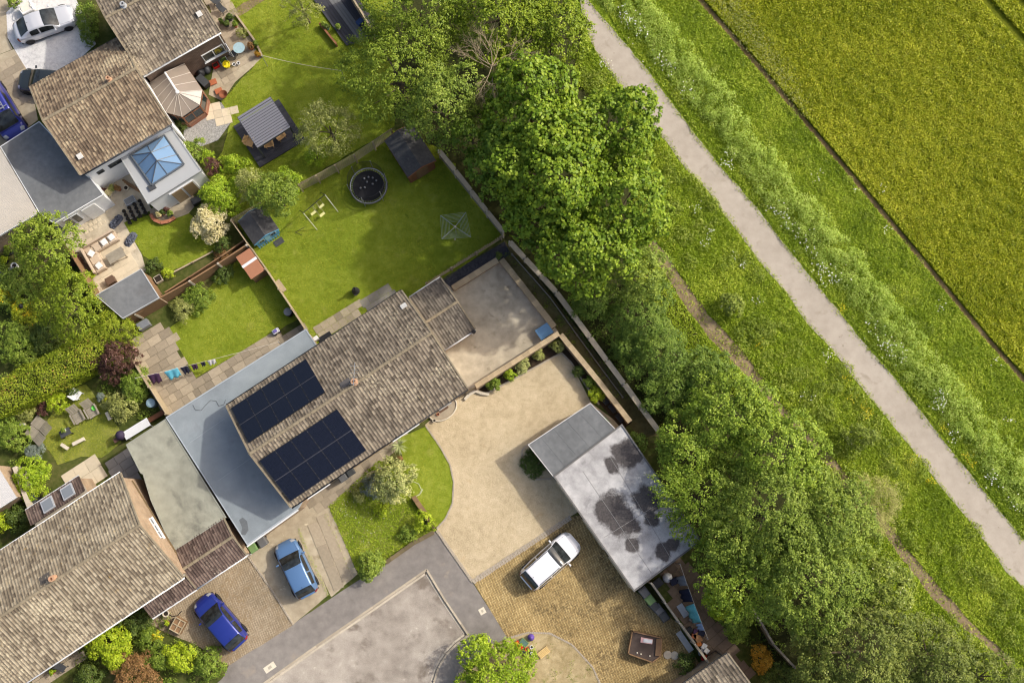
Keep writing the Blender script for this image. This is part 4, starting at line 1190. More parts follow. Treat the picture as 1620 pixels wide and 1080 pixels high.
fence('boundary_fence', 'low orange-brown sleeper fence behind the round cream shrub', [(262, 462), (300, 438), (350, 405), (386, 380)], 0.8, wood=WOOD, post=WOOD)
fence('boundary_fence', 'brown fence beside the sofa patio on the tree side', [(105, 392), (130, 432), (163, 492)], 1.7, wood=WOOD, post=WOOD, capw=0.06)
fence('boundary_fence', 'thin fence along the left edge of the washing line patio', [(206, 565), (235, 612), (262, 655)], 1.5, wood=PALEWOOD, post=PALEWOOD, capw=0.05)
fence('boundary_fence', 'wooden fence along the black decking beside the trees', [(548, -20), (588, 46)], 1.8, wood=PALEWOOD, post=PALEWOOD, capw=0.12)
fence('boundary_fence', 'grey mossy fence between the block drive and the cluttered side yard', [(1030, 922), (1075, 985), (1124, 1052)], 1.7, wood=GREYWOOD, post=CONC, capw=0.14)
fence('boundary_fence', 'grey rail fence half hidden under the trees at the lower right', [(1192, 962), (1225, 1020), (1258, 1056)], 1.6, wood=GREYWOOD, post=GREYWOOD, capw=0.14)
fence('edging_fence', 'pale log edging beside the potted patio at the top', [(372, 22), (404, 66), (414, 88)], 0.3, wood=PALEWOOD, post=PALEWOOD, capw=0.14)
fence('edging_fence', 'orange timber edging beside the black decking', [(506, 38), (532, 70)], 0.4, wood=REDWOOD, post=REDWOOD, capw=0.14)
fence('edging_fence', 'low timber edging between the sofa patio lawn and its border', [(272, 432), (336, 398)], 0.25, wood=PALEWOOD, post=PALEWOOD, capw=0.1)

# rows of small setts along the drive edges (a few pixels each: one piece of geometry)
SETT = plain('grey_sett', srgb(176, 164, 146), 0.9, var=0.3, scale=9, bump=0.4)
def setts(label, pts, w=0.12, step=0.14, h=0.05, name='sett_edging'):
    b = B()
    for p, hd, l in along(PL(pts), step):
        b.box((p.x, p.y, h / 2 + 0.02 + random.uniform(-0.008, 0.008)), (l * 0.86, w * random.uniform(0.85, 1.1), h), rz=hd + random.uniform(-0.08, 0.08))
    o = b.build(name, SETT)
    tag(o, kind='structure')
setts('', [(674, 674), (697, 707), (712, 734), (718, 762), (716, 796), (705, 820), (691, 836)])
setts('', [(691, 838), (720, 880), (748, 920)], 0.2)
setts('', [(748, 920), (830, 866), (903, 818)], 0.34, 0.2)
setts('', [(770, 622), (830, 590), (888, 558), (905, 575), (922, 603), (948, 640)])
setts('', [(803, 1009), (835, 1000), (870, 1001), (905, 1019), (938, 1055), (962, 1110)], 0.12, 0.12, 0.02)
setts('', [(872, 757), (850, 758), (836, 745), (826, 728), (826, 712), (836, 702)], 0.12, 0.12)
setts('', [(390, 876), (430, 932), (464, 987)], 0.12)

def slabs(label_mat, poly, ang, sizes=((0.6, 0.6),), z=0.05, name='paving_slab', parent=None, gap=0.014, jit=0.012, th=0.045, cap=290, origin=None, fill=1.0):
    """individually laid slabs inside a polygon, in courses along `ang`"""
    w = PL(poly)
    pts = np.array([(p.x, p.y) for p in w])
    ca, sa = math.cos(-ang), math.sin(-ang)
    loc = np.c_[pts[:, 0] * ca - pts[:, 1] * sa, pts[:, 0] * sa + pts[:, 1] * ca]
    (x0, y0), (x1, y1) = loc.min(0), loc.max(0)
    def inside(x, y):
        r = False; n = len(loc)
        for i in range(n):
            ax, ay = loc[i]; bx, by = loc[(i + 1) % n]
            if (ay > y) != (by > y) and x < (bx - ax) * (y - ay) / (by - ay) + ax: r = not r
        return r
    cache = {}
    cnt = 0
    rr = random.Random(int(abs(x0 * 10)) + len(poly))
    y = y0
    while y < y1:
        hh = rr.choice(sizes)[1]
        x = x0 + rr.uniform(0, 0.3)
        while x < x1:
            ww = rr.choice(sizes)[0]
            cx, cy = x + ww / 2, y + hh / 2
            if inside(cx, cy) and cnt < cap and rr.random() < fill:
                key = (ww, hh)
                if key not in cache:
                    b = B(); b.bb(-ww / 2 + gap / 2, ww / 2 - gap / 2, -hh / 2 + gap / 2, hh / 2 - gap / 2, -th, 0)
                    o = cache[key] = b.build(name, label_mat, parent, bevel=0.008)
                else:
                    o = bpy.data.objects.new(name, cache[key].data); COL.objects.link(o); o.parent = parent
                    m = o.modifiers.new('bevel', 'BEVEL'); m.width = 0.008; m.segments = 1
                o.location = (cx * ca + cy * sa, -cx * sa + cy * ca, z + rr.uniform(-jit, jit) * 0.4)
                o.rotation_euler = (rr.uniform(-0.004, 0.004), rr.uniform(-0.004, 0.004), ang + rr.uniform(-0.01, 0.01))
                cnt += 1
            x += ww
        y += hh
def paving(name='paving'):
    t = thing(name, None, None); tag(t, kind='structure'); return t
SL_BEIGE = plain('beige_slab', srgb(160, 147, 126), 0.9, var=0.18, scale=5, bump=0.3, rnd=0.26)
SL_PALE = plain('pale_slab', srgb(204, 190, 164), 0.9, var=0.1, scale=5, bump=0.3, rnd=0.1)
SL_GREY = plain('grey_slab', srgb(146, 140, 132), 0.9, var=0.14, scale=5, bump=0.3, rnd=0.16)
SL_BROWN = plain('brown_slab', srgb(124, 106, 88), 0.9, var=0.16, scale=5, bump=0.3, rnd=0.14)
angP = heading((262, 655), (482, 520))
S3 = ((0.6, 0.6), (0.9, 0.6), (0.45, 0.6))
slabs(SL_BEIGE, [(212, 532), (262, 516), (310, 598), (478, 507), (484, 524), (262, 660), (216, 585)], angP, S3, 0.045, parent=paving())
slabs(SL_BEIGE, [(498, 522), (574, 474), (580, 486), (506, 540)], angP, ((0.55, 0.55),), 0.045, parent=paving())
slabs(SL_GREY, [(568, 478), (614, 452), (626, 468), (580, 500)], angP, ((0.6, 0.6), (0.9, 0.6)), 0.045, parent=paving())
slabs(SL_BEIGE, [(0, 104), (24, 82), (46, 112), (58, 150), (0, 200)], angG, S3, 0.045, parent=paving())
slabs(SL_PALE, [(126, 384), (200, 372), (224, 424), (196, 450), (150, 470)], angG, S3, 0.035, parent=paving())
slabs(SL_PALE, [(122, 356), (160, 336), (166, 354), (130, 376)], angG, ((0.35, 0.35),), 0.04, gap=0.11, parent=paving())
slabs(SL_PALE, [(322, 168), (352, 165), (370, 168), (372, 182), (362, 196), (322, 188)], angG - 0.3, ((0.6, 0.6),), 0.05, parent=paving())
slabs(SL_BEIGE, [(336, 112), (372, 96), (382, 112), (350, 138)], angG, ((0.5, 0.5),), 0.04, parent=paving(), gap=0.03)
slabs(SL_BEIGE, [(330, 0), (360, 0), (404, 88), (378, 108), (352, 70)], angG, S3, 0.035, parent=paving())
slabs(SL_PALE, [(98, 748), (120, 732), (150, 722), (172, 752), (130, 770), (104, 770)], angE, ((0.8, 0.6), (0.9, 0.9)), 0.05, parent=paving())
slabs(SL_GREY, [(165, 738), (205, 708), (226, 748), (210, 768), (180, 764)], angE, ((0.9, 0.6), (0.7, 0.6)), 0.05, parent=paving())
slabs(SL_BROWN, [(1040, 905), (1078, 880), (1112, 900), (1120, 960), (1150, 1010), (1195, 1060), (1190, 1090), (1125, 1050), (1075, 980)], heading((1003, 936), (1078, 874)), ((0.6, 0.6), (0.9, 0.6)), 0.035, parent=paving())
slabs(SL_BEIGE, [(484, 826), (520, 808), (560, 905), (530, 930)], heading((520, 808), (560, 905)), ((1.6, 0.75),), 0.04, parent=paving(), gap=0.04)
slabs(SL_BEIGE, [(40, 1070), (130, 1018), (145, 1036), (60, 1088)], angE, S3, 0.03, parent=paving())
slabs(SL_BEIGE, [(480, 800), (600, 722), (614, 738), (545, 782), (500, 812)], UANG, ((0.6, 0.6), (0.45, 0.6)), 0.036, parent=paving())

# ================================================================== SHEDS AND GARDEN BUILDINGS
def shed(name, label, cat, A, Bp, C, he, hr, wood, felt, group=None, ov=0.12, doorside=True, front='+x'):
    lo, an, L, D = frame(A, Bp, C, he)
    t = thing(name, label, cat, lo, an, group)
    n = 5
    sec = [(ov, 0.03), (D - ov, 0.03), (D - ov, he - 0.03), (D / 2, hr - 0.06), (ov, he - 0.03)]
    vs = [(ov, y, z) for y, z in sec] + [(L - ov, y, z) for y, z in sec]
    fs = [tuple(range(n)), tuple(reversed(range(n, 2 * n)))] + [(k, n + k, n + (k + 1) % n, (k + 1) % n) for k in range(n)]
    B().add(vs, fs).build('wall', wood, t)
    for y0, y1 in ((0, D / 2), (D, D / 2)):
        B().obox((0, y0, he), (L, 0, 0), (0, y1 - y0, hr - he), (0, 0, 0.05)).build('roof_slope', felt, t)
    for x in (0.0, L - 0.03):
        for y0, y1 in ((0, D / 2), (D, D / 2)):
            B().obox((x + (0.035 if x else -0.035), y0, he - 0.1), (0.03, 0, 0), (0, y1 - y0, hr - he), (0, 0, 0.12)).build('bargeboard', wood, t)
    return t, L, D
t, L_, D_ = shed('shed', 'brown wooden shed with grey felt roof by the trampoline', 'shed', (608, 223), (645, 281), (652, 195), 1.85, 2.3, REDWOOD, FELT_DARK)
for k in range(int((D_ - 0.3) / 0.14)):
    B().bb(L_ - 0.12, L_ - 0.1, 0.14 + k * 0.14, 0.14 + k * 0.14 + 0.12, 0.05, 1.8).build('board', REDWOOD, t)
B().bb(L_ - 0.1, L_ - 0.06, D_ * 0.3, D_ * 0.7, 0.1, 1.75).build('door', WOOD, t)
BLUEP = plain('playhouse_blue', srgb(98, 156, 190), 0.6, var=0.1)
t, L_, D_ = shed('playhouse', 'blue playhouse with black felt roof at the lawn edge', 'playhouse', (377, 351), (402, 388), (416, 325), 1.25, 1.75, BLUEP, FELT_DARK)
for y in (0.35, D_ - 0.75):
    w_ = B().bb(L_ - 0.12, L_ - 0.09, y, y + 0.42, 0.55, 1.0).build('window', WHITE, t)
    for i in range(2):
        for j in range(2): B().bb(L_ - 0.1, L_ - 0.08, y + 0.03 + i * 0.19, y + 0.2 + i * 0.19, 0.58 + j * 0.2, 0.75 + j * 0.2).build('pane', GLASS, w_)
B().bb(L_ - 0.12, L_ - 0.08, D_ * 0.42, D_ * 0.6, 0.05, 1.1).build('door', plain('pale_blue', srgb(150, 196, 216), 0.6), t)
for k in range(9): B().bb(L_ + 0.01, L_ + 0.035, 0.15 + k * (D_ - 0.3) / 9, 0.15 + k * (D_ - 0.3) / 9 + 0.09, 0.02, 0.42).build('picket', BLUEP, t)
B().bb(L_ + 0.15, L_ + 0.6, D_ * 0.55, D_ * 0.9, 0.02, 0.06).build('doormat', DGREY, t)
# storage box with brown lid
lo, an, L_, D_ = frame((397, 442), (419, 427), (374, 406), 1.5)
t = thing('storage_shed', 'small shed with flat brown lid crossed by a white strip', 'shed', lo, an)
B().bb(0.06, L_ - 0.06, 0.06, D_ - 0.06, 0.02, 1.42).build('wall', WOOD, t)
B().bb(0, L_, 0, D_, 1.42, 1.5).build('lid', plain('brown_lid', srgb(162, 112, 84), 0.6, var=0.08), t, bevel=0.02)
B().bb(-0.01, L_ + 0.01, D_ * 0.5, D_ * 0.5 + 0.2, 1.5, 1.512).build('white_strip', WHITE, t)
# gazebo on a black deck
lo = P(418, 205)
GZ = [(375, 186), (428, 153), (460, 201), (407, 235)]
gt = thing('gazebo', 'grey louvred-roof gazebo on the black deck', 'gazebo', lo)
gw = [P(x, y, 2.4) - lo for x, y in GZ]
ANTH = plain('anthracite_frame', srgb(66, 68, 74), 0.45)
LOUV = plain('grey_louvre', srgb(122, 122, 128), 0.45, var=0.05)
for i in range(4):
    a, q = gw[i], gw[(i + 1) % 4]
    d = (q - a).normalized(); n = Vector((-d.y, d.x, 0)) 
    B().obox(a + Vector((0, 0, -0.18)) - n * 0.12, q - a, n * 0.12, Vector((0, 0, 0.2))).build('beam', ANTH, gt)
    ins = a.lerp(sum(gw, Vector()) / 4, 0.05)
    B().box((ins.x, ins.y, 1.12), (0.11, 0.11, 2.2), rz=math.atan2(d.y, d.x)).build('post', ANTH, gt)
e1, e2 = gw[1] - gw[0], gw[3] - gw[0]
ns = 14
sb = None
for k in range(ns):
    p = gw[0] + e2 * ((k + 0.5) / ns)
    wv = e2 / ns * 0.86
    b = B().obox(p - wv / 2 + e1 * 0.01, e1 * 0.98, wv + Vector((0, 0, 0.035)), Vector((0, 0, 0.03)))
    b.build('louvre', LOUV, gt)
dt = thing('deck', 'black composite deck under the gazebo', 'deck', lo)
DK = [(369, 200), (441, 157), (482, 219), (411, 265)]
dw = [P(x, y, 0.18) - lo for x, y in DK]
BDECK = plain('black_deck_board', srgb(62, 62, 68), 0.6, var=0.12, scale=3, rnd=0.12)
a, e1, e2 = dw[0], dw[1] - dw[0], dw[3] - dw[0]
nb = int(e2.length / 0.15)
B().obox(a + Vector((0, 0, -0.16)) + e1 * 0.01 + e2 * 0.01, e1 * 0.98, e2 * 0.98, Vector((0, 0, 0.12))).build('deck_base', BLACK, dt)
for k in range(nb):
    b = B().obox(a + e2 * (k / nb) + Vector((0, 0, -0.035)), e1, e2 / nb * 0.93, Vector((0, 0, 0.035)))
    b.build('deck_board', BDECK, dt)
# black decking at the top edge
lo = P(545, 20)
t = thing('deck', 'black decking area with a grey stripe at the top edge', 'deck', lo)
DK = [(486, -14), (547, -30), (590, 40), (548, 72)]
dw = [P(x, y, 0.15) - lo for x, y in DK]
a, e1, e2 = dw[0], dw[1] - dw[0], dw[3] - dw[0]
nb = 12
for k in range(nb):
    B().obox(a + e1 * (k / nb) + Vector((0, 0, -0.1)), e1 / nb * 0.93, e2, Vector((0, 0, 0.1))).build('deck_board', BDECK if k not in (4, 5, 6) else plain('grey_deck_board', srgb(112, 112, 112), 0.7), t)

# ================================================================== VEHICLES
def smooth1(xs, ys, n=60, k=3):
    x = np.linspace(xs[0], xs[-1], n)
    y = np.interp(x, xs, ys)
    for _ in range(k):
        z = y.copy(); z[1:-1] = (y[:-2] + 2 * y[1:-1] + y[2:]) / 4; y = z
    return x, y
TYRE = plain('tyre_rubber', (0.02, 0.02, 0.021), 0.8)
RIM = plain('alloy_rim', srgb(170, 172, 176), 0.35, metal=0.6)
CARGLASS = plain('car_glass', (0.03, 0.035, 0.036), 0.06, var=0.9, scale=2.6, spec=0.6)
LAMP = glass('headlamp', (0.35, 0.37, 0.4), 0.1, 0.7)
REDLAMP = plain('tail_lamp', (0.25, 0.012, 0.015), 0.25, spec=0.6)
def carpaint(name, c, metal=0.2):
    return plain(name, c, 0.32, metal, var=0.03, scale=1.0, spec=0.5, coat=0.8)
def car(name, label, px, ang, L, W, H, kind, paint, z=0.7, group='cars and vans parked on the drives', rails=False):
    q = P(px[0], px[1], z)
    t = thing(name, label, 'van' if kind == 'van' else 'car', (q.x, q.y, 0.03), math.radians(ang), group)
    hw = W / 2
    if kind == 'hatch':
        bx = [0, .02, .06, .15, .3, .5, .68, .8, .9, .96, .985, 1]; bw = [.6, .76, .88, .96, 1, 1, 1, .98, .93, .82, .7, .5]
        bd = [.52, .57, .6, .62, .62, .615, .61, .58, .54, .48, .44, .36]
        gx = [.03, .075, .14, .3, .45, .58, .66, .76]; gz = [.62, .84, .955, 1.0, .995, .95, .84, .61]; gt_ = [.76, .74, .72, .73, .73, .73, .76, .84]
        rr, rf, cowl, rb = .15, .535, .762, .03
    elif kind == 'sedan':
        bx = [0, .02, .06, .15, .3, .5, .68, .8, .9, .96, .985, 1]; bw = [.62, .78, .88, .96, 1, 1, 1, .98, .93, .82, .7, .5]
        bd = [.5, .58, .62, .64, .635, .63, .62, .59, .55, .49, .44, .36]
        gx = [.09, .16, .24, .36, .46, .55, .63, .73]; gz = [.64, .78, .93, 1.0, .995, .95, .84, .62]; gt_ = [.74, .72, .7, .71, .71, .71, .75, .84]
        rr, rf, cowl, rb = .26, .52, .732, .095
    elif kind == 'suv':
        bx = [0, .02, .06, .15, .3, .5, .68, .8, .9, .96, .985, 1]; bw = [.66, .8, .9, .97, 1, 1, 1, .98, .94, .84, .74, .55]
        bd = [.52, .58, .6, .61, .61, .605, .6, .58, .55, .5, .46, .38]
        gx = [.02, .06, .12, .3, .46, .6, .67, .76]; gz = [.6, .82, .945, .995, 1.0, .96, .84, .6]; gt_ = [.78, .77, .76, .77, .77, .76, .79, .86]
        rr, rf, cowl, rb = .125, .555, .762, .022
    else:
        bx = [0, .01, .04, .15, .3, .5, .68, .84, .92, .965, .985, 1]; bw = [.86, .93, .98, 1, 1, 1, 1, .99, .95, .86, .76, .55]
        bd = [.55, .57, .58, .58, .58, .58, .58, .56, .52, .47, .42, .36]
        gx = [.0, .01, .04, .3, .5, .68, .76, .88]; gz = [.6, .9, .98, 1.0, 1.0, .97, .86, .57]; gt_ = [.84, .86, .87, .87, .87, .85, .82, .8]
        rr, rf, cowl, rb = .03, .69, .87, .005
    X, WD = smooth1(bx, bw); _, DK = smooth1(bx, bd)
    def body(s, tt):
        x = s; h_ = np.interp(x, X, WD) * hw; d_ = np.interp(x, X, DK) * H
        zb = 0.2 + 0.12 * max(0, (abs(x - .5) - .44) / .06)
        a = abs(tt); sg = 1 if tt >= 0 else -1
        if a <= .55:
            f = a / .55; y = h_ * .9 * f; z_ = d_ - 0.045 * f ** 3
        else:
            f = (a - .55) / .45
            y = h_ * (.9 + .1 * math.sin(min(1, f * 1.9) * math.pi / 2)) - max(0, f - .7) * .12 * h_; z_ = (d_ - .045) + (zb - d_ + .045) * f
        return Vector((x * L - L / 2, sg * y, z_))
    XG, ZG = smooth1(gx, gz, 60, 2); _, TG = smooth1(gx, gt_, 60, 2)
    def cabin(s, tt):
        zr = np.interp(s, XG, ZG) * H; yt = np.interp(s, XG, TG) * hw
        db = (np.interp(s, X, DK)) * H - .05; yb = np.interp(s, X, WD) * hw * .93
        a = abs(tt); sg = 1 if tt >= 0 else -1
        k = .62
        if a <= k:
            f = a / k; y = yt * f; z_ = zr - .05 * f ** 2.2
        else:
            f = (a - k) / (1 - k); y = yt + (yb - yt) * f; z_ = (zr - .05) + (min(db, zr - .05) - zr + .05) * f
        return Vector((s * L - L / 2, sg * y, z_))
    def patch(fn, s0, s1, t0, t1, ns, ntt, off, nm, mat, par, rnd=0.0):
        vs, fs = [], []
        for i in range(ns + 1):
            for j in range(ntt + 1):
                fi, fj = i / ns, j / ntt
                s, tt = s0 + (s1 - s0) * fi, t0 + (t1 - t0) * fj
                if rnd:  # round the patch corners
                    ex = rnd * (abs(2 * fj - 1) ** 4); s = s0 + (s1 - s0) * (0.5 + (fi - .5) * (1 - ex))
                p = fn(s, tt)
                e = 1e-3
                du, dv = fn(min(s + e, 1), tt) - fn(max(s - e, 0), tt), fn(s, tt + e) - fn(s, tt - e)
                n = dv.cross(du) * -1
                if n.length > 1e-9: n.normalize()
                else: n = Vector((0, 0, 1))
                if n.z < -0.5: n = -n
                vs.append(p + n * off)
        for i in range(ns):
            for j in range(ntt):
                a = i * (ntt + 1) + j
                fs.append((a, a + ntt + 1, a + ntt + 2, a + 1))
        return B().add(vs, fs).build(nm, mat, par, smooth=True)
    bo = patch(body, 0, 1, -1, 1, 44, 26, 0, 'body', paint, t)
    fl = B(); fl.bb(-L * .46, L * .46, -hw * .85, hw * .85, .18, .3); fl.build('underbody', BLACK, t)
    B().bb(-L / 2 + .015, -L / 2 + .2, -hw * .6, hw * .6, .25, .5 * H).build('rear_bumper', paint, bo)
    B().bb(L / 2 - .2, L / 2 - .02, -hw * .5, hw * .5, .25, .34 * H).build('grille', BLACK, bo)
    ca = patch(cabin, gx[0], gx[-1], -1, 1, 36, 24, 0, 'cabin', paint, t)
    patch(cabin, rf, cowl, -.6, .6, 8, 8, .014, 'windscreen', CARGLASS, ca, .06)
    patch(cabin, rb, rr, -.58, .58, 6, 8, .014, 'rear_window', CARGLASS, ca, .06)
    mid = (rr + rf) / 2 + .02
    for sg in (-1, 1):
        if kind != 'van':
            patch(cabin, rr + .0, mid - .012, sg * .67, sg * .97, 6, 3, .012 , 'side_window', CARGLASS, ca)
        patch(cabin, mid + .012, rf + (cowl - rf) * .55, sg * .67, sg * .97, 6, 3, .012, 'side_window', CARGLASS, ca)
        patch(body, .925, .972, sg * .38, sg * .62, 5, 5, .008, 'headlight', LAMP, bo)
        patch(body, .012, .05, sg * .5, sg * .78, 4, 4, .012, 'tail_light', REDLAMP, bo)
        mm = B(); mx = (rf + (cowl - rf) * .62) * L - L / 2
        mm.box((mx, sg * (hw + .08), H * .64), (.11, .2, .13)); mm.build('mirror', paint if kind != 'van' else BLACK, t, bevel=.03)
        for x in (.175, .82):
            wx = x * L - L / 2; wr = .31 if kind != 'van' else .33
            wy = sg * (hw - .1)
            wl = B(); wl.lathe([(wr * .62, -.1), (wr * .97, -.1), (wr, -.07), (wr, .07), (wr * .97, .1), (wr * .62, .1)], n=20)
            for i, v in enumerate(wl.v): wl.v[i] = (v[0], -v[2], v[1])
            w_ = wl.build('wheel', TYRE, t, smooth=False); w_.location = (wx, wy, wr - .02)
            ri = B(); ri.lathe([(wr * .62, .085), (wr * .5, .1), (wr * .15, .09), (.02, .1)], n=16)
            for i, v in enumerate(ri.v): ri.v[i] = (v[0], sg * v[2], v[1])
            ri.build('rim', RIM, w_)
            ar = B()
            for k in range(9):
                a0, a1 = math.pi * k / 9, math.pi * (k + 1) / 9
                c0, c1 = Vector((wx + math.cos(a0) * wr * 1.13, sg * (hw + .004), wr - .02 + math.sin(a0) * wr * 1.13)), Vector((wx + math.cos(a1) * wr * 1.13, sg * (hw + .004), wr - .02 + math.sin(a1) * wr * 1.13))
                ar.cyl(c0, c1, .025, n=5)
            ar.build('wheel_arch', BLACK, t)
        # door shut line / sill
        B().bb(-L * .3, L * .3, sg * (hw - .03) - .02, sg * (hw - .03) + .02, .2, .28).build('sill', BLACK, t)
        if rails:
            pts = [cabin(s, sg * .58) + Vector((0, sg * .0, .05)) for s in np.linspace(rr + .02, rf - .01, 9)]
            pts[0].z -= .05; pts[-1].z -= .05
            B().tube(pts, .02, 6).build('roof_rail', DGREY, t, smooth=True)
    # bonnet and tailgate shut lines, number plate, wipers, aerial
    for sg in (-1, 1):
        pts = [body(s, sg * .46) + Vector((0, 0, .004)) for s in np.linspace(cowl + .01, .93, 8)]
        B().tube(pts, .006, 4).build('shut_line', BLACK, bo)
        a, q = cabin(cowl - .012, sg * .1 - .08) + Vector((0, 0, .02)), cabin(cowl - .05, sg * .2 + .3 * sg * .6) + Vector((0, 0, .03))
        B().tube([a, q], .008, 4).build('wiper', BLACK, ca)
    if kind != 'van':
        p = cabin(rr + .03, 0)
        B().tube([p, p + Vector((-.09, 0, .07))], .012, 5).build('aerial', BLACK, ca)
    return t, cabin
car('car', 'light blue hatchback parked on the concrete drive with the green bin', (468, 899), 117, 4.0, 1.76, 1.48, 'hatch', carpaint('sky_blue_paint', srgb(88, 122, 164)))
car('car', 'deep blue hatchback parked on the pinkish block paving', (348, 983), 132.5, 4.15, 1.8, 1.5, 'hatch', carpaint('royal_blue_paint', srgb(32, 48, 132)))
car('car', 'white crossover with dark roof rails on the yellow block paving', (871, 887), 41, 4.4, 1.86, 1.6, 'suv', carpaint('white_paint', (0.8, 0.8, 0.82), 0.0), rails=True)
car('car', 'silver saloon parked on the pale gravel at the top left', (70, 36), 21, 4.5, 1.8, 1.46, 'sedan', carpaint('silver_paint', srgb(214, 214, 216), 0.3))
car('car', 'black car nose showing under the eave of the tan house', (72, 130), 174, 4.1, 1.76, 1.5, 'hatch', carpaint('black_paint', srgb(44, 50, 52)))
vt, vcab = car('van', 'deep blue van with a ladder rack at the left edge', (-2, 170), -57, 4.9, 1.92, 1.95, 'van', carpaint('van_blue_paint', srgb(40, 48, 134)), z=1.0)
lt = thing('ladder', 'pale aluminium ladder lying on the roof of the blue van', 'ladder', vt.location + Vector((0, 0, 2.02)), math.radians(-57))
for y in (.1, .5): B().bb(-1.9, .95, y - .03, y + .03, 0, .06).build('ladder_rail', STEEL, lt)
for k in range(11): B().bb(-1.8 + k * .26, -1.76 + k * .26, .13, .47, .01, .05).build('rung', STEEL, lt)
for x in (-1.6, -.4, .7): B().bb(x, x + .05, -.75, .75, 1.93, 2.0).build('rack_bar', STEEL, vt)
B().bb(-1.9, .6, -.62, -.5, 2.0, 2.06).build('pipe_carrier', STEEL, vt)
# ================================================================== SMALL THINGS
def at(x, y, z=0.0): return P(x, y, z)
def put(name, label, cat, x, y, rz=0.0, z=0.0, zb=0.03, group=None):
    q = P(x, y, z); return thing(name, label, cat, (q.x, q.y, zb), rz, group)
def ring(b, c, r, rt, n=28, m=6):
    for k in range(n):
        a0, a1 = 2 * math.pi * k / n, 2 * math.pi * (k + 1) / n
        b.cyl((c[0] + r * math.cos(a0), c[1] + r * math.sin(a0), c[2]), (c[0] + r * math.cos(a1), c[1] + r * math.sin(a1), c[2]), rt, n=m, caps=False)
    return b
PURPLE = plain('purple_fabric', srgb(78, 52, 82), .8)
TEAL = plain('turquoise_fabric', srgb(104, 190, 214), .8)
NAVY = plain('navy_fabric', srgb(40, 42, 60), .8)
RED = plain('red_plastic', srgb(206, 30, 24), .45)
YELLOW = plain('yellow_plastic', srgb(244, 224, 40), .5)
GREENP = plain('green_plastic', srgb(120, 150, 96), .55)
BGREEN = plain('bin_green', srgb(108, 136, 84), .55)
BLUEC = plain('blue_plastic', srgb(104, 146, 186), .5)
WICKER = plain('tan_wicker', srgb(196, 160, 112), .85, var=.3, scale=30)
CUSH = plain('white_cushion', (.72, .71, .69), .9)
RATTAN = plain('beige_rattan', srgb(190, 172, 150), .9, var=.2, scale=25)
STONE = plain('pale_stone', srgb(206, 196, 176), .9, var=.15, bump=.3)
SOIL_D = plain('potting_soil', (.03, .022, .015), .95, var=.3, scale=20)
# --- trampoline
t = put('trampoline', 'round black trampoline with safety net poles on the lawn', 'trampoline', 583, 294, z=.7)
R_ = 1.28
B().lathe([(R_ - .17, .68), (R_ - .17, .7), (.01, .7)], n=36).build('mat', plain('trampoline_mat', (.012, .012, .014), .7), t)
ring(B(), (0, 0, .7), R_, .035, 36).build('rim', STEEL, t)
b = B()
for k in range(44):
    a = 2 * math.pi * k / 44
    b.cyl((math.cos(a) * (R_ - .17), math.sin(a) * (R_ - .17), .7), (math.cos(a) * R_, math.sin(a) * R_, .7), .011, n=4)
b.build('springs', plain('spring_steel', srgb(200, 200, 196), .4), t)['kind'] = 'stuff'
ring(B(), (0, 0, .66), R_ + .03, .05, 36).build('pad', plain('grey_pad', srgb(96, 94, 86), .8), t)
for k in range(6):
    a = math.pi * 2 * (k + .3) / 6
    p = Vector((math.cos(a) * (R_ + .06), math.sin(a) * (R_ + .06), 0))
    B().tube([p, p + Vector((0, 0, .7)), p + Vector((0, 0, 2.2))], .022, 6).build('net_pole', STEEL, t)
    if k % 2 == 0: B().tube([p * .9 + Vector((0, 0, .03)), Vector((p.y, -p.x, .03)) * .35 + p * .75], .022, 6).build('leg', STEEL, t)
m_, tt_, oo_ = nt('safety_net')
d_ = N(tt_, 'ShaderNodeBsdfDiffuse'); d_.inputs[0].default_value = (.03, .03, .03, 1)
tr0 = tt_.nodes.new('ShaderNodeBsdfTransparent'); mx_ = tt_.nodes.new('ShaderNodeMixShader'); mx_.inputs[0].default_value = .36
tt_.links.new(tr0.outputs[0], mx_.inputs[1]); tt_.links.new(d_.outputs[0], mx_.inputs[2]); tt_.links.new(mx_.outputs[0], oo_.inputs[0])
nb = B(); n_ = 36
nb.add([((R_ + .02) * math.cos(2 * math.pi * k / n_), (R_ + .02) * math.sin(2 * math.pi * k / n_), z) for z in (.72, 2.15) for k in range(n_)], [(k, (k + 1) % n_, n_ + (k + 1) % n_, n_ + k) for k in range(n_)])
nb.build('net', m_, t)
ring(B(), (0, 0, 2.15), R_ + .02, .012, 36, 4).build('net_hem', BLACK, t)
for i, (x, y) in enumerate(((-.3, .5), (0, .6), (.3, .55), (-.55, -.2), (-.25, -.15), (.55, .35), (.3, .1), (-.1, .25))):
    o = put('ball', 'small grey ball lying on the trampoline mat', 'ball', 583, 294, z=.7, group='small balls lying on the trampoline')
    o.location += Vector((x, y, .7)); B().lathe([(.02, -.07), (.06, -.05), (.08, 0), (.06, .05), (.02, .07)], (0, 0, .08), 10).build('ball_shell', MGREY, o, smooth=True)
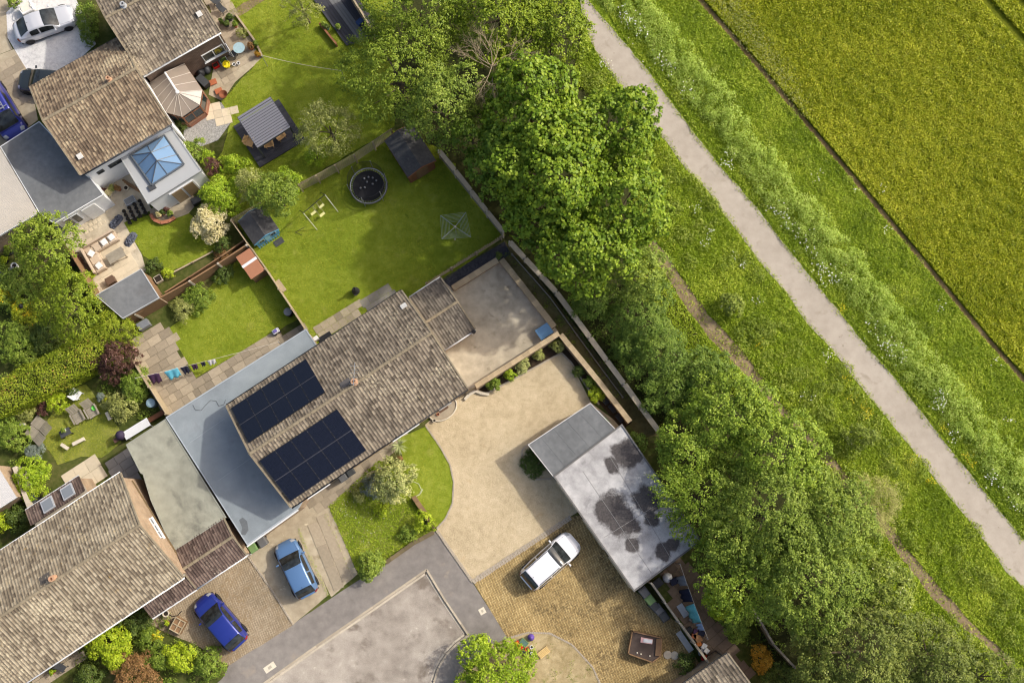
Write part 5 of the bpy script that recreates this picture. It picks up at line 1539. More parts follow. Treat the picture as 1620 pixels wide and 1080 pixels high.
# --- swing set
A0, A1 = at(480, 337, 1.85), at(514, 308, 1.85)
t = thing('swing_set', 'dark metal swing frame with pale yellow seats on the lawn', 'swing set', (A0.x, A0.y, .02))
d = A1 - A0; d.z = 0; n = Vector((-d.y, d.x, 0)).normalized()
O = Vector((0, 0, 1.85)); E = O + d
B().tube([O, E], .03, 6).build('top_bar', BLACK, t)
for p in (O, E):
    for s in (-1, 1):
        B().tube([p, Vector((p.x, p.y, 0)) + n * s * .95], .025, 6).build('leg', BLACK if s > 0 else plain('swing_white', srgb(210, 206, 190), .5), t)
SEATY = plain('pale_yellow_seat', srgb(226, 222, 150), .5)
for f, s in ((.3, 0), (.68, 0), (.5, -.5)):
    p = O + d * f + n * s
    st = B().box((p.x, p.y, .45), (.42, .18, .04), rz=math.atan2(d.y, d.x)).build('seat', SEATY, t)
    for k in (-1, 1):
        q = p + d.normalized() * .2 * k
        B().tube([(q.x, q.y, .45), ((O + d * f + d.normalized() * .15 * k).x, (O + d * f + d.normalized() * .15 * k).y, 1.85)], .008, 4).build('rope', CONC, st)
o = B().tube([O * .0 + Vector((-.2, -.5, .02)), Vector((-.9, -.9, .02)), Vector((-.4, -1.1, .02))], .02, 5); o.build('ground_bar', BLACK, t)
# --- rotary airer
c_ = at(720, 359, 1.9)
t = thing('rotary_airer', 'open rotary washing line on the shaded lawn', 'clothes airer', (c_.x, c_.y, .02))
B().tube([(0, 0, 0), (0, 0, 1.95)], .025, 8).build('pole', STEEL, t)
B().lathe([(.07, 1.86), (.09, 1.9), (.09, 1.98), (.03, 2.02)], n=10).build('hub', CONC, t)
B().lathe([(.05, 0), (.07, .02), (.05, .06)], (-.1, -.4, 0), 8).build('ground_socket', CONC, t)
cs = [at(697, 341, 1.95) - c_, at(737, 336, 1.95) - c_, at(745, 375, 1.95) - c_, at(699, 378, 1.95) - c_]
cs = [Vector((p.x, p.y, 1.95)) for p in cs]
for p in cs: B().tube([(0, 0, 1.9), p], .018, 5).build('arm', STEEL, t)
for k in range(1, 8):
    f = .3 + .1 * k
    B().tube([Vector((p.x * f, p.y * f, 1.9 + .05 * f)) for p in cs + cs[:1]], .007, 4).build('line', plain('line_cord', srgb(176, 188, 168), .6), t)
# --- chiminea on the lawn
t = put('chiminea', 'black chiminea standing on the lawn', 'chiminea', 564, 462)
B().lathe([(.16, 0), (.2, .05), (.28, .3), (.26, .5), (.14, .72), (.09, .85), (.085, 1.15), (.11, 1.17), (.06, 1.17), (.06, .9)], n=16).build('body', plain('black_iron', (.03, .03, .032), .6), t, smooth=True)
B().lathe([(.18, .0), (.18, .04)], (0, 0, -.02), 12).build('stand', BLACK, t)
B().box((.0, -.28, .35), (.2, .06, .18)).build('mouth', DGREY, t)
# --- benches, slabs
def bench(label, x, y, ang, L, w, h, mat, legs=True, name='bench', group=None):
    t = put(name, label, 'bench', x, y, ang, group=group, z=h)
    B().bb(-L / 2, L / 2, -w / 2, w / 2, h - .06, h).build('seat', mat, t, bevel=.01)
    for s in (-1, 1): B().bb(s * (L / 2 - .14) - .05, s * (L / 2 - .14) + .05, -w / 2 + .03, w / 2 - .03, 0, h - .06).build('leg', mat, t)
bench('pale bench against the thin fence of the big lawn', 444, 452, heading((437, 442), (451, 462)), .95, .35, .42, PALEWOOD)
bench('pale stone bench right of the two wooden seats', 171, 658, heading((168, 651), (174, 664)), .6, .22, .4, STONE)
bench('longer pale stone bench on the dry lawn', 124, 698, heading((114, 702), (134, 692)), .9, .24, .4, STONE)
bench('shorter pale stone bench at the edge of the dry lawn', 102, 706, heading((96, 702), (108, 710)), .6, .22, .4, STONE)
# --- round bins and butts
def butt(label, x, y, r, h, mat, lid, name='water_butt', cat='water butt'):
    t = put(name, label, cat, x, y, z=h)
    B().lathe([(r * .86, 0), (r * .95, h * .3), (r, h * .5), (r, h * .92)], n=20).build('barrel', mat, t, smooth=True)
    B().lathe([(r * 1.04, h * .92), (r * 1.04, h * .96), (r * .7, h), (.04, h), (.04, h + .03), (.01, h + .03)], n=20).build('lid', lid, t)
butt('black compost bin with grey lid by the small lawn fence', 455, 493, .27, .85, BLACK, MGREY, 'compost_bin', 'compost bin')
butt('blue-grey water butt beside the patio fence', 238, 637, .3, .95, plain('blue_grey_barrel', srgb(92, 116, 124), .6), plain('pale_blue_lid', srgb(136, 160, 170), .6))
butt('black water butt at the corner of the lean-to with skylights', 50, 789, .32, .95, BLACK, DGREY)
# --- wheeled toy
t = put('ride_on_toy', 'small white and purple wheeled toy on the patio edge', 'toy', 438, 525, .6)
B().box((0, 0, .32), (.5, .32, .2)).build('body', plain('toy_white', (.7, .7, .74), .4), t, bevel=.05)
B().box((-.02, 0, .46), (.26, .22, .1)).build('seat', plain('toy_purple', srgb(110, 100, 160), .5), t, bevel=.03)
B().tube([(.2, -.14, .5), (.22, 0, .58), (.2, .14, .5)], .015, 5).build('handlebar', BLACK, t)
for x in (-.17, .17):
    for y in (-.17, .17): B().cyl((x, y - .03, .11), (x, y + .03, .11), .11, n=12).build('wheel', BLACK, t)
# --- boxes
def boxthing(name, label, cat, x, y, ang, s, mat, lid=None, z=None, group=None, inner=None):
    t = put(name, label, cat, x, y, ang, z=(s[2] if z is None else z), group=group)
    B().bb(-s[0] / 2, s[0] / 2, -s[1] / 2, s[1] / 2, 0, s[2] * .88).build('box', mat, t, bevel=.015)
    if inner:
        w = .03
        for a in ((-s[0] / 2, -s[0] / 2 + w, -s[1] / 2, s[1] / 2), (s[0] / 2 - w, s[0] / 2, -s[1] / 2, s[1] / 2), (-s[0] / 2 + w, s[0] / 2 - w, -s[1] / 2, -s[1] / 2 + w), (-s[0] / 2 + w, s[0] / 2 - w, s[1] / 2 - w, s[1] / 2)):
            B().bb(*a, s[2] * .88, s[2]).build('rim', mat, t)
        B().bb(-s[0] / 2 + w, s[0] / 2 - w, -s[1] / 2 + w, s[1] / 2 - w, s[2] * .88, s[2] * .93).build('contents', inner, t)
    else: B().bb(-s[0] / 2 - .015, s[0] / 2 + .015, -s[1] / 2 - .015, s[1] / 2 + .015, s[2] * .88, s[2]).build('lid', lid or mat, t, bevel=.015)
    return t
angD = heading((1003, 936), (1078, 874)); angW = heading((887, 529), (997, 667))
boxthing('storage_box', 'grey storage box at the corner of the washing line patio', 'box', 226, 513, angP, (.8, .5, .6), MGREY, plain('grey_lid', srgb(120, 124, 130), .6))
boxthing('crate', 'blue plastic box on the shaded patio against the wall', 'box', 861, 524, UANG, (1.0, .8, .5), WHITE, BLUEC)
for i, (x, y, lb) in enumerate(((958, 632, 'black crate furthest from the garage along the drive wall'), (970, 645, 'black crate in the middle of the row along the drive wall'), (981, 660, 'black crate nearest the garage along the drive wall'))):
    boxthing('crate', lb, 'crate', x, y, angW, (.62, .42, .4), plain('black_crate', (.035, .037, .045), .6), group='black crates by the drive wall', inner=BLACK)
boxthing('recycling_box', 'grey recycling box at the back of the felt garage', 'box', 948, 656, angW, (.5, .36, .35), MGREY)
boxthing('recycling_box', 'pale green recycling box at the back of the felt garage', 'box', 958, 667, angW, (.5, .38, .35), GREENP)
boxthing('recycling_box', 'white box with pink stripe at the back of the felt garage', 'box', 964, 676, angW, (.4, .3, .3), WHITE, plain('pink_lid', srgb(220, 150, 160), .6))
# --- wheelie bins
def wheelie(label, x, y, ang, mat, lid=None, h=1.05, w=.56):
    t = put('wheelie_bin', label, 'bin', x, y, ang, z=h, group='wheelie bins')
    a, q = w * .42, w * .5
    B().add([(-a, -a, .1), (a, -a, .1), (a, a, .1), (-a, a, .1), (-q, -q * 1.1, h - .1), (q, -q * 1.1, h - .1), (q, q * 1.1, h - .1), (-q, q * 1.1, h - .1)],
            [(3, 2, 1, 0), (4, 5, 6, 7), (0, 1, 5, 4), (1, 2, 6, 5), (2, 3, 7, 6), (3, 0, 4, 7)]).build('body', mat, t, bevel=.02)
    l = B().add([(-q - .02, -q * 1.1 - .03, h - .09), (q + .02, -q * 1.1 - .03, h - .09), (q + .02, q * 1.1 + .05, h - .09), (-q - .02, q * 1.1 + .05, h - .09), (-q * .85, -q * .9, h), (q * .85, -q * .9, h), (q * .85, q * .8, h - .01), (-q * .85, q * .8, h - .01)],
            [(3, 2, 1, 0), (4, 5, 6, 7), (0, 1, 5, 4), (1, 2, 6, 5), (2, 3, 7, 6), (3, 0, 4, 7)]).build('lid', lid or mat, t, bevel=.02)
    B().cyl((-q * .8, q * 1.1 + .1, h - .1), (q * .8, q * 1.1 + .1, h - .1), .02, n=6).build('handle', mat, l)
    for s in (-1, 1): B().cyl((s * q * .9 - .025, q, .1), (s * q * .9 + .025, q, .1), .1, n=12).build('wheel', BLACK, t)
BINGREY = plain('bin_grey', srgb(98, 98, 98), .6); BINDARK = plain('bin_dark', srgb(66, 68, 68), .6)
wheelie('left of two grey wheelie bins under the front solar array', 541, 754, UANG, BINGREY); wheelie('right of two grey wheelie bins under the front solar array', 553, 745, UANG, BINDARK)
wheelie('green wheelie bin at the corner of the blue-grey flat roof', 399, 866, UANG, BGREEN); wheelie('grey wheelie bin behind the light blue hatchback', 414, 857, UANG, BINGREY)
wheelie('grey wheelie bin touching the end of the white garage', 1020, 937, angD, BINGREY); wheelie('green wheelie bin second from the white garage end', 1029, 949, angD, BGREEN)
wheelie('dark wheelie bin third from the white garage end', 1036, 959, angD + .1, BINDARK); wheelie('grey wheelie bin fourth from the white garage end', 1042, 964, angD, BINGREY)
wheelie('grey wheelie bin furthest from the white garage end', 1051, 975, angD - .1, BINDARK)
# --- manhole covers
def cover(label, x, y, ang, w, l):
    t = put('manhole_cover', label, 'manhole cover', x, y, ang, zb=.014)
    B().bb(-l / 2, l / 2, -w / 2, w / 2, 0, .01).build('surround', plain('pale_concrete', srgb(214, 204, 184), .9), t)
    B().bb(-l * .16, l * .16, -w * .22, w * .22, .01, .016).build('plate', plain('cover_iron', srgb(176, 168, 150), .7), t)
cover('pale rectangular utility cover in the pavement lower left', 427, 1055, heading((417, 1062), (437, 1048)), .42, .8)
cover('small square utility cover in the pavement near the yellow paving', 763, 966, .5, .42, .42)
# --- porch: curved kerb step, mat, pots
q = at(704, 652)
t = thing('porch_step', 'semicircular kerbed door step with a dark mat in front of the house', 'step', (q.x, q.y, .02), UANG)
pts = [(-1.05, .55)] + [(math.cos(a) * 1.05, -math.sin(a) * .75 + .25) for a in np.linspace(math.pi, 0, 12)[1:-1]] + [(1.05, .55)]
pts = [(-1.05, .55)] + [(-1.05 * math.cos(math.pi * k / 12), .3 - .75 * math.sin(math.pi * k / 12)) for k in range(13)] + [(1.05, .55)]
B().prism(pts, 0, .08).build('paved_step', SL_BEIGE, t)
B().tube([(x, y, .1) for x, y in pts[1:-1]], .05, 6).build('kerb', STONE, t)
B().bb(-.3, .4, .12, .5, .08, .1).build('door_mat', plain('brown_mat', srgb(96, 74, 58), .95), t)
def pot(label, x, y, r, h, mat, pal=None, name='plant_pot', group='plant pots', pr=1.3, ph=.35, zb=.03):
    t = put(name, label, 'plant pot', x, y, z=h, zb=zb, group=group)
    B().lathe([(r * .7, 0), (r * .95, h * .85), (r * 1.05, h * .86), (r * 1.05, h), (r * .85, h), (r * .85, h * .88)], n=14).build('pot', mat, t)
    B().lathe([(r * .84, h * .86), (r * .5, h * .9), (.01, h * .9)], n=12).build('soil', SOIL_D, t)
    if pal: PENDING.append((t, r * pr, h, ph, pal))
    return t
PENDING = []
pot('pale pot on the door step beside the mat', 687, 665, .12, .25, STONE, None)
pot('second little pot on the door step', 693, 655, .1, .2, TERRA, None)
pot('terracotta pot beside the cordyline', 633, 725, .16, .3, TERRA, 'rust')
pot('dark pot with a leafy plant on the patio wall corner', 789, 408, .2, .35, plain('green_glaze', srgb(70, 84, 60), .5), 'dark', zb=.55)
garden_wall('bed_kerb', 'low curved kerb at the house end of the drive bed', [(735, 632), (742, 624), (752, 618), (762, 622), (774, 623)], .2, .12, STONE, STONE, .3, top=True)['category'] = 'kerb'
# --- garden hose ring on the front lawn
t = put('garden_hose', 'looped pale garden hose on the curved front lawn', 'hose', 660, 772)
B().tube([(-.25, .45, .03), (.1, .3, .03), (.3, -.1, .03), (.15, -.45, .03), (-.1, -.55, .03), (.25, -.35, .1), (.4, -.05, .03)], .018, 6).build('hose', plain('pale_hose', srgb(206, 212, 176), .6), t)
# --- washing lines
def garment(label, p, ang, w, h, mat, group):
    t = thing('garment', label, 'clothing', p, ang, group)
    vs, fs = [], []
    nx, nz = 10, 6
    for j in range(nz + 1):
        for i in range(nx + 1):
            x = (i / nx - .5) * w * (1 - .12 * j / nz); z = -h * j / nz
            y = .05 * math.sin(i * 1.3 + j * .5) * (j / nz + .3) - .62 * h * (j / nz)
            vs.append((x, y, z))
    for j in range(nz):
        for i in range(nx):
            a = j * (nx + 1) + i
            fs.append((a, a + 1, a + nx + 2, a + nx + 1))
    o = B().add(vs, fs).build('cloth', mat, t, smooth=True)
    m = o.modifiers.new('thick', 'SOLIDIFY'); m.thickness = .012
    b = B()
    for s in (-1, 1): b = B().box((s * w * .4, 0, .02), (.02, .03, .08)); b.build('peg', PALEWOOD, t)
def washline(label, a, b, z, items, group):
    p, q = at(*a, z), at(*b, z)
    t = thing('washing_line', label, 'washing line', (p.x, p.y, 0))
    d = q - p
    B().tube([Vector((0, 0, z)) + d * (k / 12) + Vector((0, 0, -.25 * math.sin(math.pi * k / 12))) for k in range(13)], .012, 5).build('line', plain('white_cord', srgb(214, 206, 190), .6), t)
    for e in (Vector((0, 0, 0)), d): B().tube([(e.x, e.y, 0), (e.x, e.y, z)], .03, 6).build('post', STEEL, t)
    for lb, f, w, h, m in items:
        g = p + d * f + Vector((0, 0, -.25 * math.sin(math.pi * f)))
        garment(lb, g, math.atan2(d.y, d.x) + random.uniform(-.1, .1), w, h, m, group)
washline('washing line over the slab patio and small lawn', (214, 598), (440, 541), 1.75,
         [('dark purple trousers at the left end of the patio washing line', .12, .8, .8, PURPLE), ('turquoise towel on the patio washing line', .24, .95, .75, TEAL), ('dark top right of the turquoise towel', .33, .5, .6, NAVY),
          ('purple shorts in the middle of the patio washing line', .4, .4, .45, PURPLE), ('small dark sock pair on the patio washing line', .46, .3, .35, NAVY), ('white cloth at the right of the hung washing', .52, .55, .4, CUSH)], 'clothes on the patio line')
washline('washing line along the cluttered side yard', (1076, 892), (1120, 1010), 1.7,
         [('grey shirt at the upper end of the side yard line', .22, .7, .7, MGREY), ('dark trousers on the side yard line', .42, .9, .9, NAVY), ('teal towel on the side yard line', .66, 1.3, .8, plain('teal_fabric', srgb(112, 190, 190), .8)),
          ('pale blue cloth at the lower end of the side yard line', .84, .5, .5, plain('pale_blue_fabric', srgb(150, 170, 196), .8))], 'clothes on the side yard line')
washline('thin washing line across the gazebo lawn', (414, 88), (540, 112), 1.9, [], None)
# --- chairs and seats
def chair(label, x, y, ang, mat, name='garden_chair', s=.55, hb=.85, arms=False, group='garden chairs', slats=0, recl=.15, zb=.03):
    t = put(name, label, 'chair', x, y, ang, z=.45, zb=zb, group=group)
    if slats:
        for k in range(slats): B().bb(-s / 2, s / 2, -s / 2 + k * s / slats, -s / 2 + (k + .85) * s / slats, .38, .41).build('seat_slat', mat, t)
        for k in range(slats):
            x0 = -s / 2 + k * s / slats
            B().obox((x0, s / 2, .4), (s / slats * .85, 0, 0), (0, recl * 2.2, hb - .4), (0, .03, 0)).build('back_slat', mat, t)
    else:
        B().bb(-s / 2, s / 2, -s / 2, s / 2, .39, .44).build('seat', mat, t, bevel=.02)
        B().obox((-s / 2, s / 2 - .03, .44), (s, 0, 0), (0, recl, hb - .44), (0, .035, 0)).build('backrest', mat, t)
    for a in (-1, 1):
        for c in (-1, 1): B().bb(a * (s / 2 - .03) - .02, a * (s / 2 - .03) + .02, c * (s / 2 - .04) - .02, c * (s / 2 - .04) + .02, 0, .39).build('leg', mat, t)
        if arms: B().bb(a * (s / 2 + .03) - .05, a * (s / 2 + .03) + .05, -s / 2, s / 2 + .05, .58, .61).build('armrest', mat, t)
    return t
chair('white plastic chair beside the hedge end', 121, 623, 2.6, WHITE, arms=True, hb=.9)
chair('left of the two wooden seats on the dry lawn', 124, 660, .55, GREYWOOD, 'wooden_armchair', .72, .95, True, slats=5, recl=.2)
chair('right of the two wooden seats on the dry lawn', 146, 651, .55, GREYWOOD, 'wooden_armchair', .72, .95, True, slats=5, recl=.2)
chair('upper grey slatted lounger at the left of the dry lawn', 60, 668, -2.2, GREYWOOD, 'lounger', .75, .8, slats=6, recl=.35)
chair('lower grey slatted lounger at the left of the dry lawn', 50, 684, -2.2, GREYWOOD, 'lounger', .75, .8, slats=6, recl=.35)
chair('wicker chair at the left post of the gazebo', 396, 226, 1.2, WICKER, 'wicker_chair', .55, .8, True, zb=.2); chair('wicker chair at the front of the gazebo', 426, 228, 3.4, WICKER, 'wicker_chair', .55, .8, True, zb=.2)
chair('wicker chair at the right side of the gazebo', 444, 216, 3.9, WICKER, 'wicker_chair', .55, .8, True, zb=.2)
def table(label, x, y, r, h, mat, legm=BLACK, rect=None, ang=0, name='garden_table', zb=.03):
    t = put(name, label, 'table', x, y, ang, z=h, zb=zb)
    if rect:
        n = max(3, int(rect[1] / .12))
        for k in range(n): B().bb(-rect[0] / 2, rect[0] / 2, -rect[1] / 2 + k * rect[1] / n, -rect[1] / 2 + (k + .92) * rect[1] / n, h - .03, h).build('table_slat', mat, t)
        for a in (-1, 1):
            for c in (-1, 1): B().bb(a * rect[0] * .44 - .03, a * rect[0] * .44 + .03, c * rect[1] * .42 - .03, c * rect[1] * .42 + .03, 0, h - .03).build('leg', legm, t)
    else:
        B().lathe([(r, h - .03), (r, h), (.01, h)], n=24).build('table_top', mat, t)
        for k in range(3):
            a = k * 2.1; B().tube([(math.cos(a) * r * .7, math.sin(a) * r * .7, 0), (math.cos(a) * r * .15, math.sin(a) * r * .15, h * .5), (math.cos(a) * r * .6, math.sin(a) * r * .6, h - .03)], .015, 5).build('leg', legm, t)
    return t
table('round table among the wicker chairs under the gazebo', 425, 212, .45, .72, plain('dark_table', srgb(60, 56, 54), .5), zb=.2)
table('round pale blue metal table on the top patio', 378, 76, .42, .72, plain('pale_blue_metal', srgb(150, 176, 184), .5))
chair('dark metal chair below the round blue table', 369, 85, 2.6, DGREY, 'metal_chair', .42, .85)
chair('dark folding chair at the top edge of the potted patio', 343, 3, 1.2, DGREY, 'metal_chair', .42, .85)
chair('dark chair among the pots at the top patio', 352, 15, .9, DGREY, 'metal_chair', .42, .85)
table('low dark planter table on the dry lawn', 103, 684, .5, .5, DGREY, rect=(.75, .5), ang=.5)
pot('white pot standing on the low dark planter table', 106, 681, .12, .2, WHITE, 'shrub', zb=.53)
table('long white trestle table beside the green-grey flat roof', 216, 678, .5, .75, WHITE, STEEL, rect=(1.9, .6), ang=angP)
t = put('barbecue', 'covered purple-black barbecue beside the white trestle table', 'barbecue', 189, 688, angP, z=.9)
B().lathe([(.3, 0), (.34, .5), (.32, .8), (.2, .95), (.02, 1.0)], n=12).build('cover', plain('purple_black_cover', srgb(58, 48, 70), .7), t, smooth=True)
B().box((-.4, -.1, .6), (.4, .3, .05)).build('side_shelf', plain('brown_shelf', srgb(96, 70, 60), .7), t)
# small lawn ornaments
pot('grey stone ornament pot near the burgundy bush', 160, 627, .22, .4, plain('grey_stone', srgb(150, 146, 150), .8), 'blue'); pot('yellow flower pot near the burgundy bush', 170, 633, .14, .25, YELLOW, 'yellowfl')
t = put('bowl', 'green bowl on the right wooden seat', 'bowl', 149, 645, z=.5, zb=.44); B().lathe([(.05, 0), (.16, .07), (.18, .1), (.15, .08), (.02, .03)], n=14).build('bowl_shell', plain('bright_green', srgb(96, 190, 70), .4), t)
butt('small pale drum at the left border of the dry lawn', 35, 671, .16, .4, STONE, WHITE, 'drum', 'drum')
boxthing('timber_planter', 'timber planks leaning by the patio fence and water butt', 'planks', 247, 658, angP, (1.1, .3, .3), WOOD, REDWOOD)
# front of the lichened house
t = put('timber_crate', 'wooden slatted crate full of glazing frames beside the deep blue car', 'crate', 281, 989, angE + .5, z=.5)
B().bb(-.45, .45, -.4, .4, 0, .45).build('box', WOOD, t)
for k in range(3): B().bb(-.45 + k * .42, -.39 + k * .42, -.4, .4, .45, .52).build('bar', PALEWOOD, t)
for k in range(3): B().bb(-.385, .385, -.4 + k * .37, -.34 + k * .37, .455, .515).build('bar', PALEWOOD, t)
pot('white stone urn by the lean-to corner', 262, 970, .22, .4, STONE, None); pot('pale ring-shaped pot near the corner of the front border', 311, 1040, .17, .25, STONE, 'shrub', pr=.7, ph=.15)
pot('small lime plant pot beside the wooden crate', 265, 984, .12, .25, TERRA, 'gold')
t = put('hosepipe', 'black hosepipe curving out from the lean-to', 'hose', 276, 968); B().tube([(-.4, -.1, .03), (-.1, -.25, .03), (.25, -.2, .03), (.5, .1, .03)], .02, 6).build('hose', BLACK, t)
chair('dark chair on the front path of the lichened house', 98, 1056, 1.0, DGREY, 'metal_chair', .45, .8)
pot('pot with bright plant by the left front path', 84, 1062, .14, .25, TERRA, 'bright')
# top patio clutter
boxthing('bucket', 'bright red tub under the brick wall', 'tub', 341, 103, .5, (.45, .35, .3), RED, inner=SOIL_D)
t = put('bucket', 'bright yellow round tub on the top patio', 'tub', 360, 105); B().lathe([(.2, 0), (.26, .36), (.28, .38), (.24, .38), (.2, .06)], n=16).build('tub', YELLOW, t); B().lathe([(.23, .3), (.05, .34), (.01, .34)], n=12).build('lid', YELLOW, t)
boxthing('cold_frame', 'white framed planter box beside the red tub', 'planter', 353, 95, .55, (.55, .42, .3), WHITE, inner=plain('planter_green', srgb(96, 116, 56), .9))
pot('left of two small white pots by the yellow tub', 370, 102, .12, .2, WHITE); pot('right of two small white pots by the yellow tub', 377, 100, .12, .2, WHITE)
pot('brown pot right of the round blue table', 397, 74, .2, .35, TERRA, 'rust'); pot('dark pot at the right corner of the top patio', 405, 70, .15, .3, DGREY, 'shrub'); pot('orange flower pot at the lawn corner of the top patio', 407, 87, .15, .25, TERRA, 'orange')
pot('dark pot near the brick house gable', 363, 28, .2, .35, DGREY, 'dark'); pot('dark pot beside the log edging', 358, 38, .2, .35, DGREY, 'dark'); pot('pot in the middle of the top patio', 372, 40, .15, .3, TERRA, 'shrub'); pot('small pot against the brick house gable', 350, 34, .13, .25, DGREY, 'dark')
t = put('fire_bowl', 'round rusty fire bowl on the gravel circle', 'fire bowl', 355, 152); B().lathe([(.1, 0), (.2, .08), (.3, .3), (.31, .34), (.27, .32), (.05, .14)], n=18).build('bowl_shell', plain('rusty_steel', srgb(130, 78, 52), .8), t)
boxthing('stone_block', 'upper terracotta block near the fire bowl', 'block', 337, 130, .4, (.5, .38, .12), TERRA, group='terracotta blocks'); boxthing('stone_block', 'lower terracotta block touching the fire bowl gravel', 'block', 346, 144, .4, (.5, .38, .12), TERRA, group='terracotta blocks')
boxthing('storage_box', 'black storage box beside the conservatory roof', 'box', 320, 127, angG - 1.3, (.9, .5, .6), BLACK, DGREY)
t = put('rubbish_bag', 'dark bin bags heaped behind the conservatory', 'bags', 316, 114, z=.4)
B().lathe([(.2, 0), (.38, .15), (.34, .35), (.12, .5), (.05, .56)], (0, 0, 0), 9).build('bag', BLACK, t, smooth=True); B().lathe([(.2, 0), (.32, .12), (.28, .3), (.1, .42), (.04, .46)], (.45, .25, 0), 9).build('bag', DGREY, t, smooth=True)
# black decking pots
pot('terracotta pot at the end of the orange timber edging', 512, 40, .16, .28, TERRA, 'shrub'); pot('blue pot beside the decking pots', 518, 44, .14, .25, BLUEC, 'dark'); pot('pale pot on the black decking', 536, 45, .14, .25, STONE, 'shrub', zb=.16)
boxthing('cool_box', 'blue box on the black decking by the fence', 'box', 569, 34, .8, (.5, .35, .4), plain('navy_box', srgb(54, 80, 128), .5))
# orangery yard: pots in rows, logs, tray
k = 0
names4 = ['first', 'second', 'third', 'fourth']
for r in range(4):
    for c in range(4):
        x, y = 196 + c * 8.2 + r * 3.0, 343 - c * 5.4 + r * 6.0 - 9
        pot(f'{names4[c]} black pot from the left in the {names4[r]} row of the yard pots', x, y, .13, .3, BLACK, None, group='rows of black pots in the orangery yard')
boxthing('tray', 'white tray lying on the rows of black pots', 'tray', 205, 317, angG, (.75, .5, .3), plain('grey_white_tray', srgb(190, 192, 196), .6), inner=MGREY)
for i, (x, y, m_, r, pal) in enumerate(((172, 307, STONE, .22, 'cream'), (178, 300, STONE, .2, 'olive'), (187, 298, TERRA, .18, 'rust'), (164, 303, TERRA, .16, 'maroon'), (199, 297, STONE, .2, None))):
    pot(['pale stone pot at the foot of the white wall', 'second stone pot at the foot of the white wall', 'terracotta pot at the foot of the white wall', 'pot with maroon plant in the white wall corner', 'round hollow stone pot near the logs'][i], x, y, r, .35, m_, pal)
for i in range(3):
    p = at(206 + i * 3, 292 + i * 3); t = thing('log', ['left', 'middle', 'right'][i] + ' one of three logs leaning by the orangery', 'log', (p.x, p.y, .1), angG - 1.1, 'logs by the orangery'); B().cyl((-.6, 0, 0), (.6, 0, .05), .08, .07, 8).build('log_bark', WOOD, t)
TARP = plain('grey_tarp', srgb(96, 100, 112), .7, var=.3, scale=9)
for x, y, a, lb in ((184, 351, .9, 'crumpled grey cover at the edge of the pot rows'), (207, 379, 1.0, 'crumpled grey cover lying between sofa and lawn')):
    t = put('cover', lb, 'cover', x, y, a); rr = random.Random(int(x)); vs, fs = [], []
    for j in range(9):
        for i in range(13): vs.append(((i / 12 - .5) * 1.2 * (1 - .3 * abs(j / 8 - .5)), (j / 8 - .5) * .62 * (1 - .35 * abs(i / 12 - .5)), (.05 + .3 * rr.random() * (1 - (2 * i / 12 - 1) ** 2)) if 0 < i < 12 and 0 < j < 8 else .0))
    for j in range(8):
        for i in range(12): q0 = j * 13 + i; fs.append((q0, q0 + 1, q0 + 14, q0 + 13))
    B().add(vs, fs).build('fabric', TARP, t)
# corner sofa with cushions and table
q = at(166, 398, .4); t = thing('corner_sofa', 'beige corner sofa with white cushions on the patio', 'sofa', (q.x, q.y, .04), angG)
B().bb(-1.2, 1.25, .25, 1.0, .05, .38).build('base', RATTAN, t, bevel=.03); B().bb(-1.2, -.45, -1.1, .248, .05, .38).build('base', RATTAN, t, bevel=.03)
B().bb(-1.2, 1.25, .9, 1.06, .3, .75).build('backrest', RATTAN, t, bevel=.03); B().bb(-1.36, -1.2, -1.1, 1.06, .3, .75).build('backrest', RATTAN, t, bevel=.03)
for x in (-.35, .25, .85): B().bb(x - .28, x + .28, .27, .88, .38, .5).build('seat_cushion', RATTAN, t, bevel=.04)
for y in (-.8, -.2, .45): B().bb(-1.16, -.5, y - .28, y + .28, .38, .5).build('seat_cushion', RATTAN, t, bevel=.04)
for i, (x, y, a) in enumerate(((.9, .6, .2), (.3, .55, .1), (-.85, .3, .5), (-.8, -.75, .2))):
    o = thing('cushion', ['white cushion at the right end of the corner sofa', 'white cushion in the middle of the corner sofa', 'white cushion in the angle of the corner sofa', 'white cushion at the front end of the corner sofa'][i], 'cushion', t.location + Matrix.Rotation(angG, 3, 'Z') @ Vector((x, y, .52)), angG + a, 'white sofa cushions')
    B().box((0, 0, .06), (.42, .42, .12), rx=.15).build('cushion_cover', CUSH, o, bevel=.05)
table('slatted wooden table in front of the corner sofa', 183, 404, .5, .62, GREYWOOD, GREYWOOD, rect=(1.25, .75), ang=angG)
boxthing('storage_box', 'dark brown wicker box between sofa and summerhouse', 'box', 174, 443, angG, (.6, .5, .5), plain('dark_wicker', srgb(104, 82, 66), .8, var=.2, scale=20))
table('dark strip of decking beside the sofa', 140, 425, .4, .1, plain('dark_boards', srgb(110, 94, 82), .8), rect=(1.3, .5), ang=angG - 1.05, name='deck_strip')
